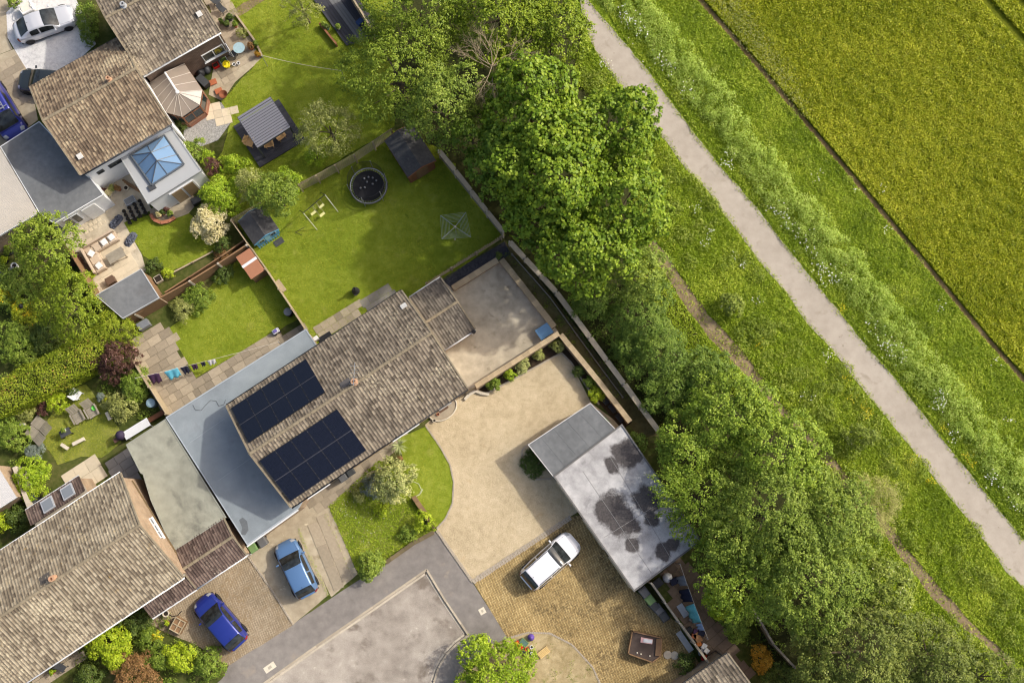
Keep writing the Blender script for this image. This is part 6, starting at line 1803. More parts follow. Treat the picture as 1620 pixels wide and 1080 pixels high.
# brick-edged planter by the orangery
garden_wall('brick_planter', 'low curved brick planter edge below the orangery door', [(238, 338), (243, 347), (254, 352), (266, 350), (276, 344)], .3, .16, BR_RED, plain('red_coping', srgb(170, 112, 84), .9, rnd=.15), .25)['category'] = 'planter'
for i, (x, y, pal) in enumerate(((258, 336, 'dark'), (264, 332, 'maroon'), (252, 340, 'cream'), (270, 338, 'shrub'))): pot(['dark leafy pot inside the brick planter', 'maroon pot inside the brick planter', 'white flowered pot inside the brick planter', 'green pot at the door end of the brick planter'][i], x, y, .16, .35, DGREY if i % 2 else TERRA, pal)
boxthing('log_basket', 'black basket at the orangery corner by the bright shrub', 'basket', 311, 316, angG, (.8, .5, .5), BLACK, inner=DGREY)
boxthing('trellis_planter', 'square stone planter at the summerhouse corner', 'planter', 250, 441, angG, (.5, .5, .35), STONE, inner=SOIL_D)
# left edge clutter
pot('dark tub at the left edge under the cream garage', 14, 398, .25, .4, DGREY, 'shrub'); pot('tub with yellow plant at the left edge', 8, 412, .22, .35, BLACK, 'gold'); pot('white drum at the left edge beside the green tree', 22, 420, .22, .5, WHITE, None); pot('small green crate plant at the left edge', 10, 388, .2, .3, GREENP, 'bright')
table('grey potting table at the left edge', 8, 432, .4, .8, MGREY, STEEL, rect=(1.4, .6), ang=.3)
t = put('bird_feeder', 'dark bird feeder pole in the left garden', 'bird feeder', 33, 484, z=1.8); B().tube([(0, 0, 0), (0, 0, 1.8)], .02, 6).build('pole', BLACK, t); B().lathe([(.16, 1.7), (.18, 1.75), (.08, 1.9), (.02, 1.95)], n=10).build('roof', BLACK, t)
t = put('bulk_bag', 'white bulk bag at the top left corner of the gravel drive', 'bag', 40, 11, .5, z=.7)
B().bb(-.5, .5, -.42, .42, 0, .62).build('bag', CUSH, t, bevel=.1)
for a in (-1, 1): B().tube([(a * .4, -.38, .6), (a * .45, -.1, .8), (a * .4, .36, .6)], .03, 6).build('strap', WHITE, t)
B().box((0, 0, .64), (.7, .55, .06), rx=.15).build('contents', plain('pale_sand', srgb(220, 214, 200), .9), t)
# items behind the main house
t = put('patio_mat', 'black rubber mat behind the house at the end of the slabs', 'mat', 515, 535, angP, zb=.06); B().bb(-.5, .5, -.28, .28, 0, .03).build('mat_sheet', BLACK, t, bevel=.01)
boxthing('meter_box', 'small white box beside the grey flat roof end', 'box', 499, 535, angP, (.35, .25, .5), WHITE)
# bottom toys, crate, tub
boxthing('toy_crate', 'green toy crate on the bare front garden', 'crate', 829, 1016, -.7, (.55, .38, .3), GREENP, inner=plain('toy_mix', srgb(90, 120, 110), .6, var=.5, scale=30))
t = put('rubbish_bag', 'purple bag beside the green toy crate', 'bag', 840, 1007); B().lathe([(.12, 0), (.24, .12), (.22, .28), (.08, .4), (.03, .44)], n=10).build('bag', plain('purple_bag', srgb(104, 80, 160), .5), t, smooth=True)
boxthing('toy_truck', 'red and grey toy truck beside the green crate', 'toy', 821, 1020, -.9, (.6, .25, .25), DGREY, RED)
pot('orange pot among the toys', 834, 1026, .13, .2, plain('orange_plastic', srgb(214, 100, 50), .5)); pot('white pot among the toys', 841, 1023, .12, .2, WHITE)
t = put('toy_hoop', 'black and white wheel among the toys', 'wheel', 841, 1032); ring(B(), (0, 0, .08), .13, .055, 18, 8).build('tyre', TYRE, t); B().lathe([(.1, .03), (.1, .1), (.01, .1)], n=12).build('rim', WHITE, t)
boxthing('toy_box', 'dark brown box at the foot of the toy heap', 'box', 830, 1032, -.6, (.45, .3, .25), REDWOOD, inner=NAVY)
t = put('pallet', 'pale wooden pallet beside the toy heap', 'pallet', 860, 1031, .65)
for k in range(5): B().bb(-.4, .4, -.22 + k * .09, -.15 + k * .09, .1, .13).build('slat', plain('fresh_timber', srgb(222, 190, 128), .8), t)
for x in (-.36, 0, .36): B().bb(x - .04, x + .04, -.22, .22, 0, .1).build('bearer', WOOD, t)
q = at(1020, 1023, .6); t = thing('wooden_tub', 'wooden sided pond box with dark top on the yellow paving', 'tub', (q.x, q.y, .03))
tp = [P(x, y, .6) - q for x, y in ((1000, 997), (1048, 1008), (1046, 1038), (1032, 1048), (993, 1034))]
tb = [(p.x, p.y) for p in tp]
cx, cy = sum(p[0] for p in tb) / 5, sum(p[1] for p in tb) / 5
B().prism([(cx + (x - cx) * .94, cy + (y - cy) * .94) for x, y in tb], 0, .5).build('dark_top', plain('dark_cover', srgb(78, 66, 60), .8), t)
for i in range(5):
    a, b_ = Vector((*tb[i], 0)), Vector((*tb[(i + 1) % 5], 0)); d = (b_ - a).normalized(); n = Vector((-d.y, d.x, 0))
    s = 1 if n.dot(Vector((cx, cy, 0)) - a) > 0 else -1
    B().obox(a, b_ - a, n * s * .07, Vector((0, 0, .6))).build('side_board', WOOD, t)
x0, y0 = (tb[1][0] + tb[2][0]) / 2, (tb[1][1] + tb[2][1]) / 2
B().box((cx + (x0 - cx) * .78, cy + (y0 - cy) * .78, .56), (.38, 1.1, .06), rz=math.atan2(tb[1][1] - tb[2][1], tb[1][0] - tb[2][0]) - math.pi / 2).build('seat_board', plain('brown_seat_board', srgb(122, 96, 72), .8), t)
t = put('tray', 'white and pink tray lying on the wooden pond box', 'tray', 1023, 1013, -.15, z=.6, zb=.54); B().bb(-.4, .4, -.17, .17, 0, .05).build('tray_base', plain('pink_tray', srgb(222, 176, 170), .5), t, bevel=.02); B().bb(-.22, .38, -.12, .12, .05, .09).build('tray_lid', WHITE, t, bevel=.02)
for i, (x, y, dx) in enumerate(((1008, 1032, 0), (1014, 1034, 0), (1028, 1037, 0))): o = put('pebble', 'small white pebble on the wooden pond box', 'pebble', x, y, z=.55, zb=.53, group='white pebbles on the pond box'); B().lathe([(.03, 0), (.06, .02), (.04, .05), (.01, .055)], n=8).build('stone', STONE, o)
for i, (x, y) in enumerate(((1056, 1035), (1067, 1036))): o = put('stepping_stone', ['left', 'right'][i] + ' one of two pale round stones beside the wooden pond box', 'stone', x, y, group='pale round stones'); B().lathe([(.26, 0), (.28, .04), (.24, .06), (.01, .06)], n=11).build('stone', STONE, o)
t = put('paving_panel', 'white panel leaning at the yard fence', 'panel', 1083, 1014, heading((1074, 1000), (1092, 1026))); B().bb(-.75, .75, -.2, .2, .02, .08).build('panel_sheet', plain('pale_panel', srgb(206, 204, 198), .7), t)
t = put('paving_panel', 'pale blue-grey panel lying in the side yard', 'panel', 1080, 965, heading((1073, 954), (1087, 976))); B().bb(-.45, .45, -.22, .22, .02, .07).build('panel_sheet', plain('blue_panel', srgb(168, 178, 190), .7), t)
t = put('rubbish_bag', 'white sack against the end of the white garage', 'bag', 1055, 913); B().lathe([(.2, 0), (.36, .18), (.3, .4), (.12, .55), (.04, .6)], n=9).build('bag', CUSH, t, smooth=True)
boxthing('pushchair', 'black folded pushchair beside the white sack', 'pushchair', 1068, 919, .4, (.6, .4, .6), BLACK, NAVY); boxthing('storage_box', 'black box in the corner of the side yard', 'box', 1041, 922, angD, (.6, .5, .6), BLACK)
chair('small grey chair on the side yard paving', 1099, 980, 1.0, MGREY, 'garden_chair', .45, .7)
clut = [(1090, 997, .5, .35, BLACK, 'long black box in the side yard clutter'), (1101, 999, .35, .3, PURPLE, 'purple-white box in the side yard clutter'), (1104, 1008, .6, .4, plain('cardboard', srgb(176, 132, 92), .8), 'brown cardboard box in the side yard clutter'),
        (1110, 1001, .4, .3, NAVY, 'navy box in the side yard clutter'), (1106, 1018, .3, .25, plain('orange_box', srgb(206, 124, 60), .7), 'orange box in the side yard clutter'), (1114, 1022, .35, .3, WHITE, 'white box in the side yard clutter'),
        (1109, 1031, .4, .3, plain('grey_box2', srgb(150, 148, 150), .7), 'grey box in the side yard clutter'), (1118, 1029, .3, .3, CUSH, 'pale box in the side yard clutter'), (1114, 1040, .35, .3, RED, 'dull red box in the side yard clutter'),
        (1121, 1044, .4, .35, STONE, 'stone coloured box at the end of the side yard clutter'), (1098, 1006, .3, .3, TERRA, 'terracotta box in the side yard clutter')]
for i, (x, y, w, d2, m_, lb) in enumerate(clut): boxthing('cluttered_box', lb, 'box', x, y, angD + i * .7, (w, d2, .25 + .05 * (i % 4)), m_, group='boxes heaped in the side yard')
# ================================================================== VEGETATION
def leaf_mesh(name, c, n, s, asp, tint, mat, parent=None, fold=0.18, rng=RNG):
    """one mesh of small leaves: c centres, n facing, s length, asp width/length"""
    N_ = len(c)
    r = rng.normal(size=(N_, 3))
    t = np.cross(n, r); t /= np.linalg.norm(t, axis=1, keepdims=True) + 1e-9
    b = np.cross(n, t)
    s = s[:, None]; asp = np.asarray(asp).reshape(-1, 1)
    v = np.empty((N_, 4, 3))
    v[:, 0] = c - t * s * 0.5 - n * s * fold
    v[:, 1] = c + b * s * asp * 0.5
    v[:, 2] = c + t * s * 0.5 - n * s * fold
    v[:, 3] = c - b * s * asp * 0.5
    me = bpy.data.meshes.new(name)
    me.vertices.add(N_ * 4); me.vertices.foreach_set('co', v.reshape(-1).astype(np.float32))
    me.loops.add(N_ * 4); me.loops.foreach_set('vertex_index', np.arange(N_ * 4, dtype=np.int32))
    me.polygons.add(N_); me.polygons.foreach_set('loop_start', np.arange(0, N_ * 4, 4, dtype=np.int32))
    me.update(calc_edges=True)
    at = me.attributes.new('tint', 'FLOAT', 'FACE'); at.data.foreach_set('value', np.clip(tint, 0, 1).astype(np.float32))
    return link_mesh(name, me, mat, parent)
def unit(a): return a / (np.linalg.norm(a, axis=1, keepdims=True) + 1e-9)

PAL = {
 'sycamore': leafmat('sycamore_leaf', srgb(62, 94, 20), srgb(100, 132, 34), srgb(150, 174, 60)),
 'sycamore_shaded': leafmat('shaded_sycamore_leaf', srgb(54, 84, 22), srgb(88, 120, 36), srgb(130, 156, 56)),  # darker copy of the sycamore colours: shadow-side shade put into the leaf colour
 'ash': leafmat('ash_leaf', srgb(72, 96, 26), srgb(110, 136, 44), srgb(156, 178, 76)),
 'lime': leafmat('yellow_green_leaf', srgb(72, 96, 22), srgb(112, 138, 36), srgb(158, 178, 64)),
 'bramble': leafmat('bramble_leaf', srgb(58, 82, 30), srgb(90, 120, 46), srgb(134, 160, 78)),
 'bramble_flower': leafmat('flowering_bramble_leaf', srgb(58, 82, 30), srgb(90, 120, 46), srgb(134, 160, 78), alt=srgb(226, 226, 206), altp=0.02),
 'maple': leafmat('field_maple_leaf', srgb(72, 100, 28), srgb(112, 142, 46), srgb(164, 188, 80)),
 'hawthorn': leafmat('hawthorn_leaf', srgb(68, 92, 34), srgb(108, 134, 52), srgb(154, 176, 84)),
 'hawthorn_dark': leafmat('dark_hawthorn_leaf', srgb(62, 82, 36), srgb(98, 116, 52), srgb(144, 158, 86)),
 'elder': leafmat('elder_leaf', srgb(72, 94, 36), srgb(112, 134, 56), srgb(158, 174, 90), alt=srgb(240, 236, 198), altp=0.10),
 'willow': leafmat('willow_leaf', srgb(104, 112, 64), srgb(144, 150, 92), srgb(184, 188, 132)),
 'olive': leafmat('grey_green_leaf', srgb(92, 104, 54), srgb(134, 146, 84), srgb(184, 194, 138)),
 'bright': leafmat('bright_green_leaf', srgb(78, 110, 20), srgb(124, 156, 34), srgb(176, 200, 72)),
 'gold': leafmat('golden_leaf', srgb(92, 120, 20), srgb(138, 166, 34), srgb(188, 206, 72)),
 'shrub': leafmat('shrub_leaf', srgb(66, 92, 32), srgb(104, 132, 48), srgb(150, 172, 82)),
 'dark': leafmat('evergreen_leaf', srgb(44, 62, 28), srgb(72, 94, 42), srgb(112, 132, 70)),
 'maroon': leafmat('maroon_leaf', srgb(58, 36, 34), srgb(96, 62, 54), srgb(136, 100, 84)),
 'ninebark': leafmat('burgundy_leaf', srgb(50, 32, 28), srgb(84, 56, 46), srgb(122, 92, 76), alt=srgb(232, 186, 176), altp=0.13),
 'rust': leafmat('rusty_leaf', srgb(92, 68, 40), srgb(138, 104, 62), srgb(176, 140, 92)),
 'orange': leafmat('orange_leaf', srgb(120, 92, 24), srgb(176, 132, 34), srgb(208, 168, 60)),
 'cream': leafmat('cream_blossom', srgb(136, 136, 74), srgb(214, 202, 146), srgb(244, 234, 196)),
 'variegated': leafmat('variegated_leaf', srgb(94, 114, 66), srgb(146, 160, 106), srgb(206, 210, 158), alt=srgb(226, 214, 126), altp=0.08),
 'blue': leafmat('blue_grey_leaf', srgb(92, 104, 94), srgb(124, 136, 124), srgb(164, 172, 160)),
 'conifer': leafmat('conifer_hedge_leaf', srgb(84, 110, 22), srgb(132, 156, 40), srgb(182, 194, 80), alt=srgb(204, 150, 92), altp=0.05),
 'yellowfl': leafmat('yellow_flower_leaf', srgb(88, 110, 26), srgb(140, 158, 40), srgb(184, 190, 60), alt=srgb(236, 200, 40), altp=0.25),
}
BARK = plain('bark', srgb(104, 92, 74), 0.95, var=0.3, scale=6, bump=0.6)
DEADWOOD = plain('dead_wood', srgb(172, 154, 126), 0.95, var=0.25, scale=6, bump=0.4)
FOL_TRIS = [0]
def crown_points(c, rx, ry, zc, rz, lobes, clump_r, per, seed, elong=0.0, density=1.7, hang=0.0, tree=False):
    """leaf positions and facings of an uneven crown made of lobes covered with leaf clumps"""
    rng = np.random.default_rng(seed)
    L = [(np.array([c[0], c[1], zc]), np.array([rx * .72, ry * .72, rz * .95]))]
    for k in range(lobes):
        a = 2 * math.pi * (k + rng.uniform(-.3, .3)) / max(1, lobes)
        d = rng.uniform(.48, .68) if tree else rng.uniform(.45, .88)
        rr = rng.uniform(.3, .52) if tree else rng.uniform(.2, .5)
        L.append((np.array([c[0] + math.cos(a) * rx * d, c[1] + math.sin(a) * ry * d, zc + rz * rng.uniform(-.5, .4)]),
                  np.array([rx * rr, ry * rr, rz * rr * rng.uniform(.9, 1.3)])))
    for k in range(lobes // 2):
        a = rng.uniform(0, 2 * math.pi); d = rng.uniform(0.1, .4); rr = rng.uniform(.28, .42)
        L.append((np.array([c[0] + math.cos(a) * rx * d, c[1] + math.sin(a) * ry * d, zc + rz * rng.uniform(.45, .75)]), np.array([rx * rr, ry * rr, rz * rr])))
    C, Nn = [], []
    for lc, lr in L:
        area = 2 * math.pi * lr[0] * lr[1] * 1.3
        n = int(area / (math.pi * clump_r ** 2) * density) + 2
        d = unit(rng.normal(size=(n, 3)))
        d[:, 2] = np.where(d[:, 2] < -.25, -d[:, 2], d[:, 2])
        p = lc + d * lr * rng.uniform(.74, 1.12, (n, 1))
        keep = np.ones(n, bool)
        for oc, orr in L:
            if oc is lc: continue
            keep &= (((p - oc) / orr) ** 2).sum(1) > .6
        C.append(p[keep]); Nn.append(unit(d[keep] / lr))
    C, Nn = np.concatenate(C), np.concatenate(Nn)
    if tree and rx > 1.7:      # pits and gaps between the sprays
        w_ = sum(np.sin(C @ rng.normal(size=3) * 3.4 + rng.uniform(0, 6)) for _ in range(6))
        k_ = w_ > -1.7
        C, Nn = C[k_], Nn[k_]
    n = len(C)
    # leaves in each clump
    cl = rng.uniform(.75, 1.3, n) * clump_r
    ctint = rng.uniform(0, 1, n)
    idx = np.repeat(np.arange(n), per)
    off = rng.normal(size=(len(idx), 3)) * .5
    off *= cl[idx][:, None]
    nd = Nn[idx]
    # flatten across the facing, stretch along the branch
    dn = (off * nd).sum(1, keepdims=True)
    off = off - nd * dn * .45
    if elong > 0:
        rad = C - np.array([c[0], c[1], zc]); rad[:, 2] *= .4; rad = unit(rad)[idx]
        dr = (off * rad).sum(1, keepdims=True)
        off = off + rad * dr * elong - (off - rad * dr) * min(.45, elong * .35)
    pts = C[idx] + off
    pts[:, 2] -= hang * (off ** 2).sum(1)
    ln = unit(nd * .55 + np.array([0, 0, .55]) + unit(off) * .45 + rng.normal(size=off.shape) * .42)
    tint = .1 + .5 * ctint[idx] + .45 * rng.random(len(idx)) 
    tint *= .9
    return pts, ln, tint, rng
def trunk_mesh(b, base, top, r, limbs, rng, spread, zc):
    base, top = Vector(base), Vector(top)
    mid = base.lerp(top, .5) + Vector((rng.uniform(-.15, .15), rng.uniform(-.15, .15), 0))
    b.tube([base, base.lerp(mid, .3), mid, top], [r * 1.25, r, r * .75, r * .3], 8)
    for k in range(limbs):
        a = 2 * math.pi * k / limbs + rng.uniform(-.3, .3)
        s = base.lerp(top, rng.uniform(.35, .75))
        e = Vector((base.x + math.cos(a) * spread * rng.uniform(.5, .8), base.y + math.sin(a) * spread * rng.uniform(.5, .8), zc + rng.uniform(-.1, .5)))
        m_ = s.lerp(e, .5) + Vector((0, 0, -.15 * spread * .3))
        b.tube([s, m_, e], [r * .45, r * .28, r * .08], 6)
GROUPS = {}
def plant(name, label, cat, x, y, rpx, h, pal, leaf=.17, asp=.7, clump=.42, per=46, lobes=7, elong=0.0, density=1.5, ry=1.0, tree=True, group=None, flat=1.0, seed=None, base=.35):
    """a tree or shrub: x, y, rpx in photo pixels for the crown's outline at its widest height"""
    seed = seed or int(x * 7 + y * 13 + rpx)
    clump *= .6; per = int(per * .44); leaf *= .8; lobes += 2; density *= .74
    h = h * .92 if tree else h
    zc = h * (.62 if tree else .48); rz = (h - zc) * flat
    q = P(x, y, zc)
    k = (CAM_H - zc) / CAM_H
    r = m2(rpx) * k * 1.0
    t = thing(name, label, cat, (q.x, q.y, 0), 0, group)
    rng = random.Random(seed)
    pts, ln, tint, g = crown_points((0, 0), r * rng.uniform(.92, 1.08), r * ry * rng.uniform(.9, 1.08), zc, rz, lobes, clump, per, seed, elong, density, tree=tree)
    lo_ = .06 if not tree else h * .18
    pts[:, 2] = np.maximum(pts[:, 2], lo_ + .1 * g.random(len(pts)))
    s = leaf * g.uniform(.7, 1.3, len(pts))
    leaf_mesh('crown', pts, ln, s, asp, tint, PAL[pal], t, rng=g)
    FOL_TRIS[0] += 2 * len(pts)
    b = B()
    if tree: trunk_mesh(b, (0, 0, 0), (rng.uniform(-.2, .2), rng.uniform(-.2, .2), zc + rz * .5), max(.08, r * .055), 6, rng, r, zc)
    else:
        for i in range(4):
            a = i * 1.6 + rng.random()
            b.tube([(0, 0, 0), (math.cos(a) * r * .3, math.sin(a) * r * .3, zc * .7), (math.cos(a) * r * .6, math.sin(a) * r * .6, zc)], [.04, .03, .01], 5)
    b.build('trunk' if tree else 'stems', BARK, t)
    return t
TG = 'trees along the edge of the verge'
# --- the wood between the gardens and the path
plant('ash_tree', 'spreading olive-green tree above the grey slatted fence and gazebo lawn', 'tree', 630, 116, 94, 8.0, 'ash', .2, .5, .42, 40, 10, .9, 1.25, group=TG)
plant('ash_tree', 'olive-green tree at the top edge right of the black decking', 'tree', 655, 30, 88, 9.0, 'ash', .2, .5, .42, 42, 9, .8, 1.4, group=TG)
plant('field_maple', 'yellow-green tree at the top edge left of the path', 'tree', 790, 28, 92, 9.0, 'lime', .18, .75, .4, 46, 9, .3, 1.5, group=TG)
plant('field_maple', 'yellow-green tree leaning over the top of the path', 'tree', 878, 52, 66, 8.0, 'lime', .18, .75, .4, 46, 7, .5, 1.4, group=TG)
plant('hornbeam', 'deep green tree overhanging the brown shed', 'tree', 702, 172, 76, 9.0, 'hawthorn', .2, .6, .44, 44, 8, .6, 1.4, group=TG)
plant('sycamore', 'sycamore below the dead branches', 'tree', 842, 172, 82, 11.0, 'sycamore', .27, .85, .42, 34, 9, .15, 1.6, group=TG)
plant('sycamore', 'sycamore reaching closest to the path bend', 'tree', 968, 208, 84, 10.5, 'sycamore', .26, .85, .42, 34, 9, .15, 1.6, group=TG)
plant('sycamore', 'largest sycamore in the middle of the wood', 'tree', 880, 282, 102, 12.0, 'sycamore', .27, .85, .44, 34, 11, .15, 1.6, group=TG)
plant('sycamore', 'sycamore beside the start of the dirt track', 'tree', 980, 330, 84, 10.5, 'sycamore', .25, .85, .42, 34, 9, .15, 1.6, group=TG)
plant('sycamore', 'sycamore above the back corner of the patio walls', 'tree', 924, 394, 78, 10.0, 'sycamore', .27, .85, .42, 34, 9, .15, 1.6, group=TG)
plant('sycamore', 'shaded sycamore along the pale lawn fence', 'tree', 800, 250, 64, 9.0, 'sycamore_shaded', .25, .85, .42, 34, 8, .15, 1.5, group=TG)
plant('sycamore', 'shaded sycamore over the corner of the picket fence', 'tree', 862, 345, 60, 8.0, 'sycamore_shaded', .25, .85, .42, 34, 7, .15, 1.5, group=TG)
plant('hazel', 'shaded hazel tucked behind the brown shed', 'tree', 748, 215, 44, 7.0, 'sycamore_shaded', .2, .8, .4, 40, 7, .2, 1.5, group=TG)
plant('elm', 'grey-green elm at the head of the dirt track', 'tree', 1002, 432, 58, 6.5, 'hawthorn', .17, .7, .4, 44, 7, .4, 1.5, group=TG)
BG = 'bushes along the fence'
plant('bramble_bush', 'dark bramble thicket where the pale fence begins again', 'bush', 936, 474, 36, 3.4, 'bramble', .14, .7, .34, 46, 6, 0, 1.6, tree=False, group=BG)
plant('bramble_bush', 'flowering bramble thicket beside the first bend of the track', 'bush', 1010, 500, 58, 3.8, 'bramble_flower', .14, .7, .34, 46, 7, 0, 1.6, tree=False, group=BG)
plant('bramble_bush', 'flowering bramble thicket midway along the fence', 'bush', 1045, 568, 60, 3.8, 'bramble_flower', .14, .7, .34, 46, 7, 0, 1.6, tree=False, group=BG)
plant('bramble_bush', 'dark bramble thicket pressed against the end of the fence', 'bush', 1058, 622, 38, 3.0, 'bramble', .14, .7, .34, 46, 6, 0, 1.6, tree=False, group=BG)
plant('bramble_bush', 'bright topped bramble thicket where the track goes under the trees', 'bush', 1108, 590, 52, 3.4, 'bramble_flower', .14, .7, .34, 46, 7, 0, 1.6, tree=False, group=BG)
plant('bramble_bush', 'bramble thicket beside the dark soil strip', 'bush', 990, 552, 28, 2.8, 'bramble', .14, .7, .34, 46, 5, 0, 1.6, tree=False, group=BG)
plant('field_maple', 'fluffy light green tree at the upper end of the lower wood', 'tree', 1158, 648, 70, 6.5, 'maple', .17, .75, .42, 48, 9, .3, 1.7, group=TG)
plant('field_maple', 'light green tree behind the end of the pale fence', 'tree', 1098, 700, 64, 5.4, 'maple', .17, .75, .42, 48, 8, .3, 1.6, group=TG)
plant('field_maple', 'bright billowing tree at the outer edge of the lower wood', 'tree', 1222, 712, 78, 7.5, 'maple', .17, .75, .44, 48, 9, .3, 1.7, group=TG)
plant('hornbeam', 'radiating tree overhanging the stained white garage roof', 'tree', 1108, 792, 76, 5.6, 'maple', .18, .5, .4, 44, 9, 1.0, 1.4, group=TG)
plant('hornbeam', 'broad tree in the centre of the lower wood', 'tree', 1216, 814, 98, 8.2, 'hawthorn', .17, .6, .42, 46, 10, .5, 1.6, group=TG)
plant('hawthorn', 'green tree left of the grey willow bush', 'tree', 1310, 822, 78, 8.0, 'hawthorn', .16, .7, .4, 48, 9, .2, 1.6, group=TG)
plant('hornbeam', 'drooping tree over the cluttered side yard paving', 'tree', 1178, 902, 82, 6.6, 'maple', .18, .55, .42, 44, 9, .8, 1.5, group=TG)
plant('hawthorn', 'dense tree above the grey rail fence', 'tree', 1278, 918, 90, 8.5, 'hawthorn', .16, .7, .4, 48, 9, .2, 1.6, group=TG)
plant('elder', 'elder with cream flower heads beside the lower track', 'tree', 1388, 930, 56, 5.5, 'elder', .16, .8, .38, 48, 7, .1, 1.6, group=TG)
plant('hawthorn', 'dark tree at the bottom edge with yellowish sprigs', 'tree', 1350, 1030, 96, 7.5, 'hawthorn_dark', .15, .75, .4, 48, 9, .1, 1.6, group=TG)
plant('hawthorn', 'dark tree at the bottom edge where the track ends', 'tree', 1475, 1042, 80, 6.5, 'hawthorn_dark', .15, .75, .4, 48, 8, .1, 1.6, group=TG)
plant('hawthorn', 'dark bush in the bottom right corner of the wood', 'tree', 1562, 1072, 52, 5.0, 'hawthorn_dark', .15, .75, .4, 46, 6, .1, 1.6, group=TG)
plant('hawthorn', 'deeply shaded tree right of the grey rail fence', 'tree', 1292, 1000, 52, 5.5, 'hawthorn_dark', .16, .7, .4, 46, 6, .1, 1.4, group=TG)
plant('willow_bush', 'soft grey-green willow bush beside the track', 'bush', 1380, 800, 48, 3.6, 'willow', .12, .3, .4, 70, 7, .4, 1.7, tree=False, group=BG)
plant('elder', 'small elder bush casting a dark shadow beside the path verge', 'bush', 1362, 690, 26, 2.4, 'elder', .15, .7, .3, 40, 5, 0, 1.5, ry=.7, tree=False, group=BG)
plant('elder', 'flowering elder bush standing in the verge beside the track', 'bush', 1158, 482, 24, 1.8, 'elder', .14, .8, .3, 44, 5, 0, 1.6, tree=False, group=BG)
plant('bramble_bush', 'low bush squeezed between the fence foot and the white garage', 'bush', 1010, 700, 16, 1.6, 'bramble', .12, .7, .28, 40, 4, 0, 1.4, tree=False, group=BG)
# --- garden trees and shrubs
GG = 'garden shrubs'
plant('olive_tree', 'grey-green tree between the gazebo and the trampoline', 'tree', 522, 205, 50, 5.0, 'olive', .15, .4, .36, 46, 8, .6, 1.3, group='garden trees')
plant('apple_tree', 'sparse grey-green tree at the top edge above the lawn', 'tree', 480, 12, 34, 4.2, 'olive', .14, .5, .32, 36, 6, .7, 1.0, group='garden trees')
plant('shrub', 'bright shrub at the foot of the grey-green tree', 'shrub', 500, 248, 18, 1.8, 'bright', .12, .7, .26, 44, 4, 0, 1.5, tree=False, group=GG)
plant('pear_tree', 'dark green tree behind the blue playhouse', 'tree', 438, 308, 40, 4.4, 'hawthorn', .14, .7, .34, 46, 7, .1, 1.5, group='garden trees')
plant('shrub', 'bright green shrub crowning the dark playhouse tree', 'shrub', 456, 290, 24, 3.4, 'bright', .13, .7, .3, 44, 5, 0, 1.4, tree=False, group=GG)
plant('shrub', 'grey-green shrub left of the playhouse tree', 'shrub', 398, 292, 28, 3.0, 'olive', .13, .5, .3, 46, 6, .2, 1.5, tree=False, group=GG)
plant('shrub', 'bright yellow-green shrub right of the orangery', 'shrub', 348, 310, 34, 2.8, 'bright', .13, .7, .3, 46, 6, 0, 1.6, tree=False, group=GG)
plant('shrub', 'yellow-green shrub below the gazebo deck corner', 'shrub', 372, 262, 22, 2.2, 'bright', .12, .7, .28, 44, 5, 0, 1.5, tree=False, group=GG)
plant('shrub', 'small maroon shrub between the green orangery shrubs', 'shrub', 340, 266, 15, 2.0, 'maroon', .11, .7, .24, 44, 4, 0, 1.5, tree=False, group=GG)
plant('shrub', 'leafy shrub in the corner between conservatory gravel and orangery', 'shrub', 308, 240, 20, 1.6, 'shrub', .12, .7, .28, 44, 5, 0, 1.5, tree=False, group=GG)
plant('shrub', 'light green shrub at the edge of the gazebo lawn shade', 'shrub', 330, 248, 13, 1.3, 'bright', .11, .7, .24, 40, 4, 0, 1.4, tree=False, group=GG)
plant('shrub', 'small green plant at the conservatory base', 'shrub', 285, 196, 12, 1.0, 'dark', .1, .7, .22, 40, 4, 0, 1.4, tree=False, group=GG)
plant('blossom_shrub', 'round cream-blossom shrub on the small orangery lawn', 'shrub', 333, 355, 28, 2.4, 'cream', .12, .9, .26, 50, 6, 0, 1.9, tree=False, group=GG)
plant('shrub', 'dark shrubs in the border under the cream blossom', 'shrub', 352, 385, 18, 1.0, 'dark', .1, .7, .24, 44, 4, 0, 1.5, tree=False, group=GG)
plant('tree', 'large green tree left of the sofa patio', 'tree', 70, 392, 56, 5.5, 'ash', .17, .6, .36, 46, 8, .4, 1.5, group='garden trees')
plant('tree', 'yellow-green feathery tree left of the grey summerhouse', 'tree', 112, 482, 56, 5.0, 'lime', .15, .5, .34, 48, 8, .6, 1.5, group='garden trees')
plant('shrub', 'wide green shrub at the left edge below the garage', 'shrub', 30, 455, 42, 2.4, 'shrub', .14, .7, .32, 46, 6, 0, 1.5, tree=False, group=GG)
plant('shrub', 'yellow flowering shrub at the left edge', 'shrub', 6, 468, 20, 2.4, 'yellowfl', .13, .8, .28, 46, 4, 0, 1.6, tree=False, group=GG)
plant('shrub', 'yellow-flowered bush under the dark bird feeder', 'shrub', 40, 495, 26, 1.8, 'yellowfl', .13, .8, .28, 46, 5, 0, 1.6, tree=False, group=GG)
plant('shrub', 'green shrub between the yellow bush and the conifer hedge', 'shrub', 30, 545, 36, 1.8, 'shrub', .13, .7, .3, 46, 6, 0, 1.5, tree=False, group=GG)
plant('shrub', 'deep green shrub in the shade behind the hedge', 'shrub', 75, 535, 34, 1.8, 'dark', .13, .7, .3, 46, 5, 0, 1.4, tree=False, group=GG)
plant('conifer', 'feathery conifer between the summerhouse and the burgundy bush', 'shrub', 180, 515, 36, 2.6, 'conifer', .11, .4, .28, 60, 6, .5, 1.6, tree=False, group=GG)
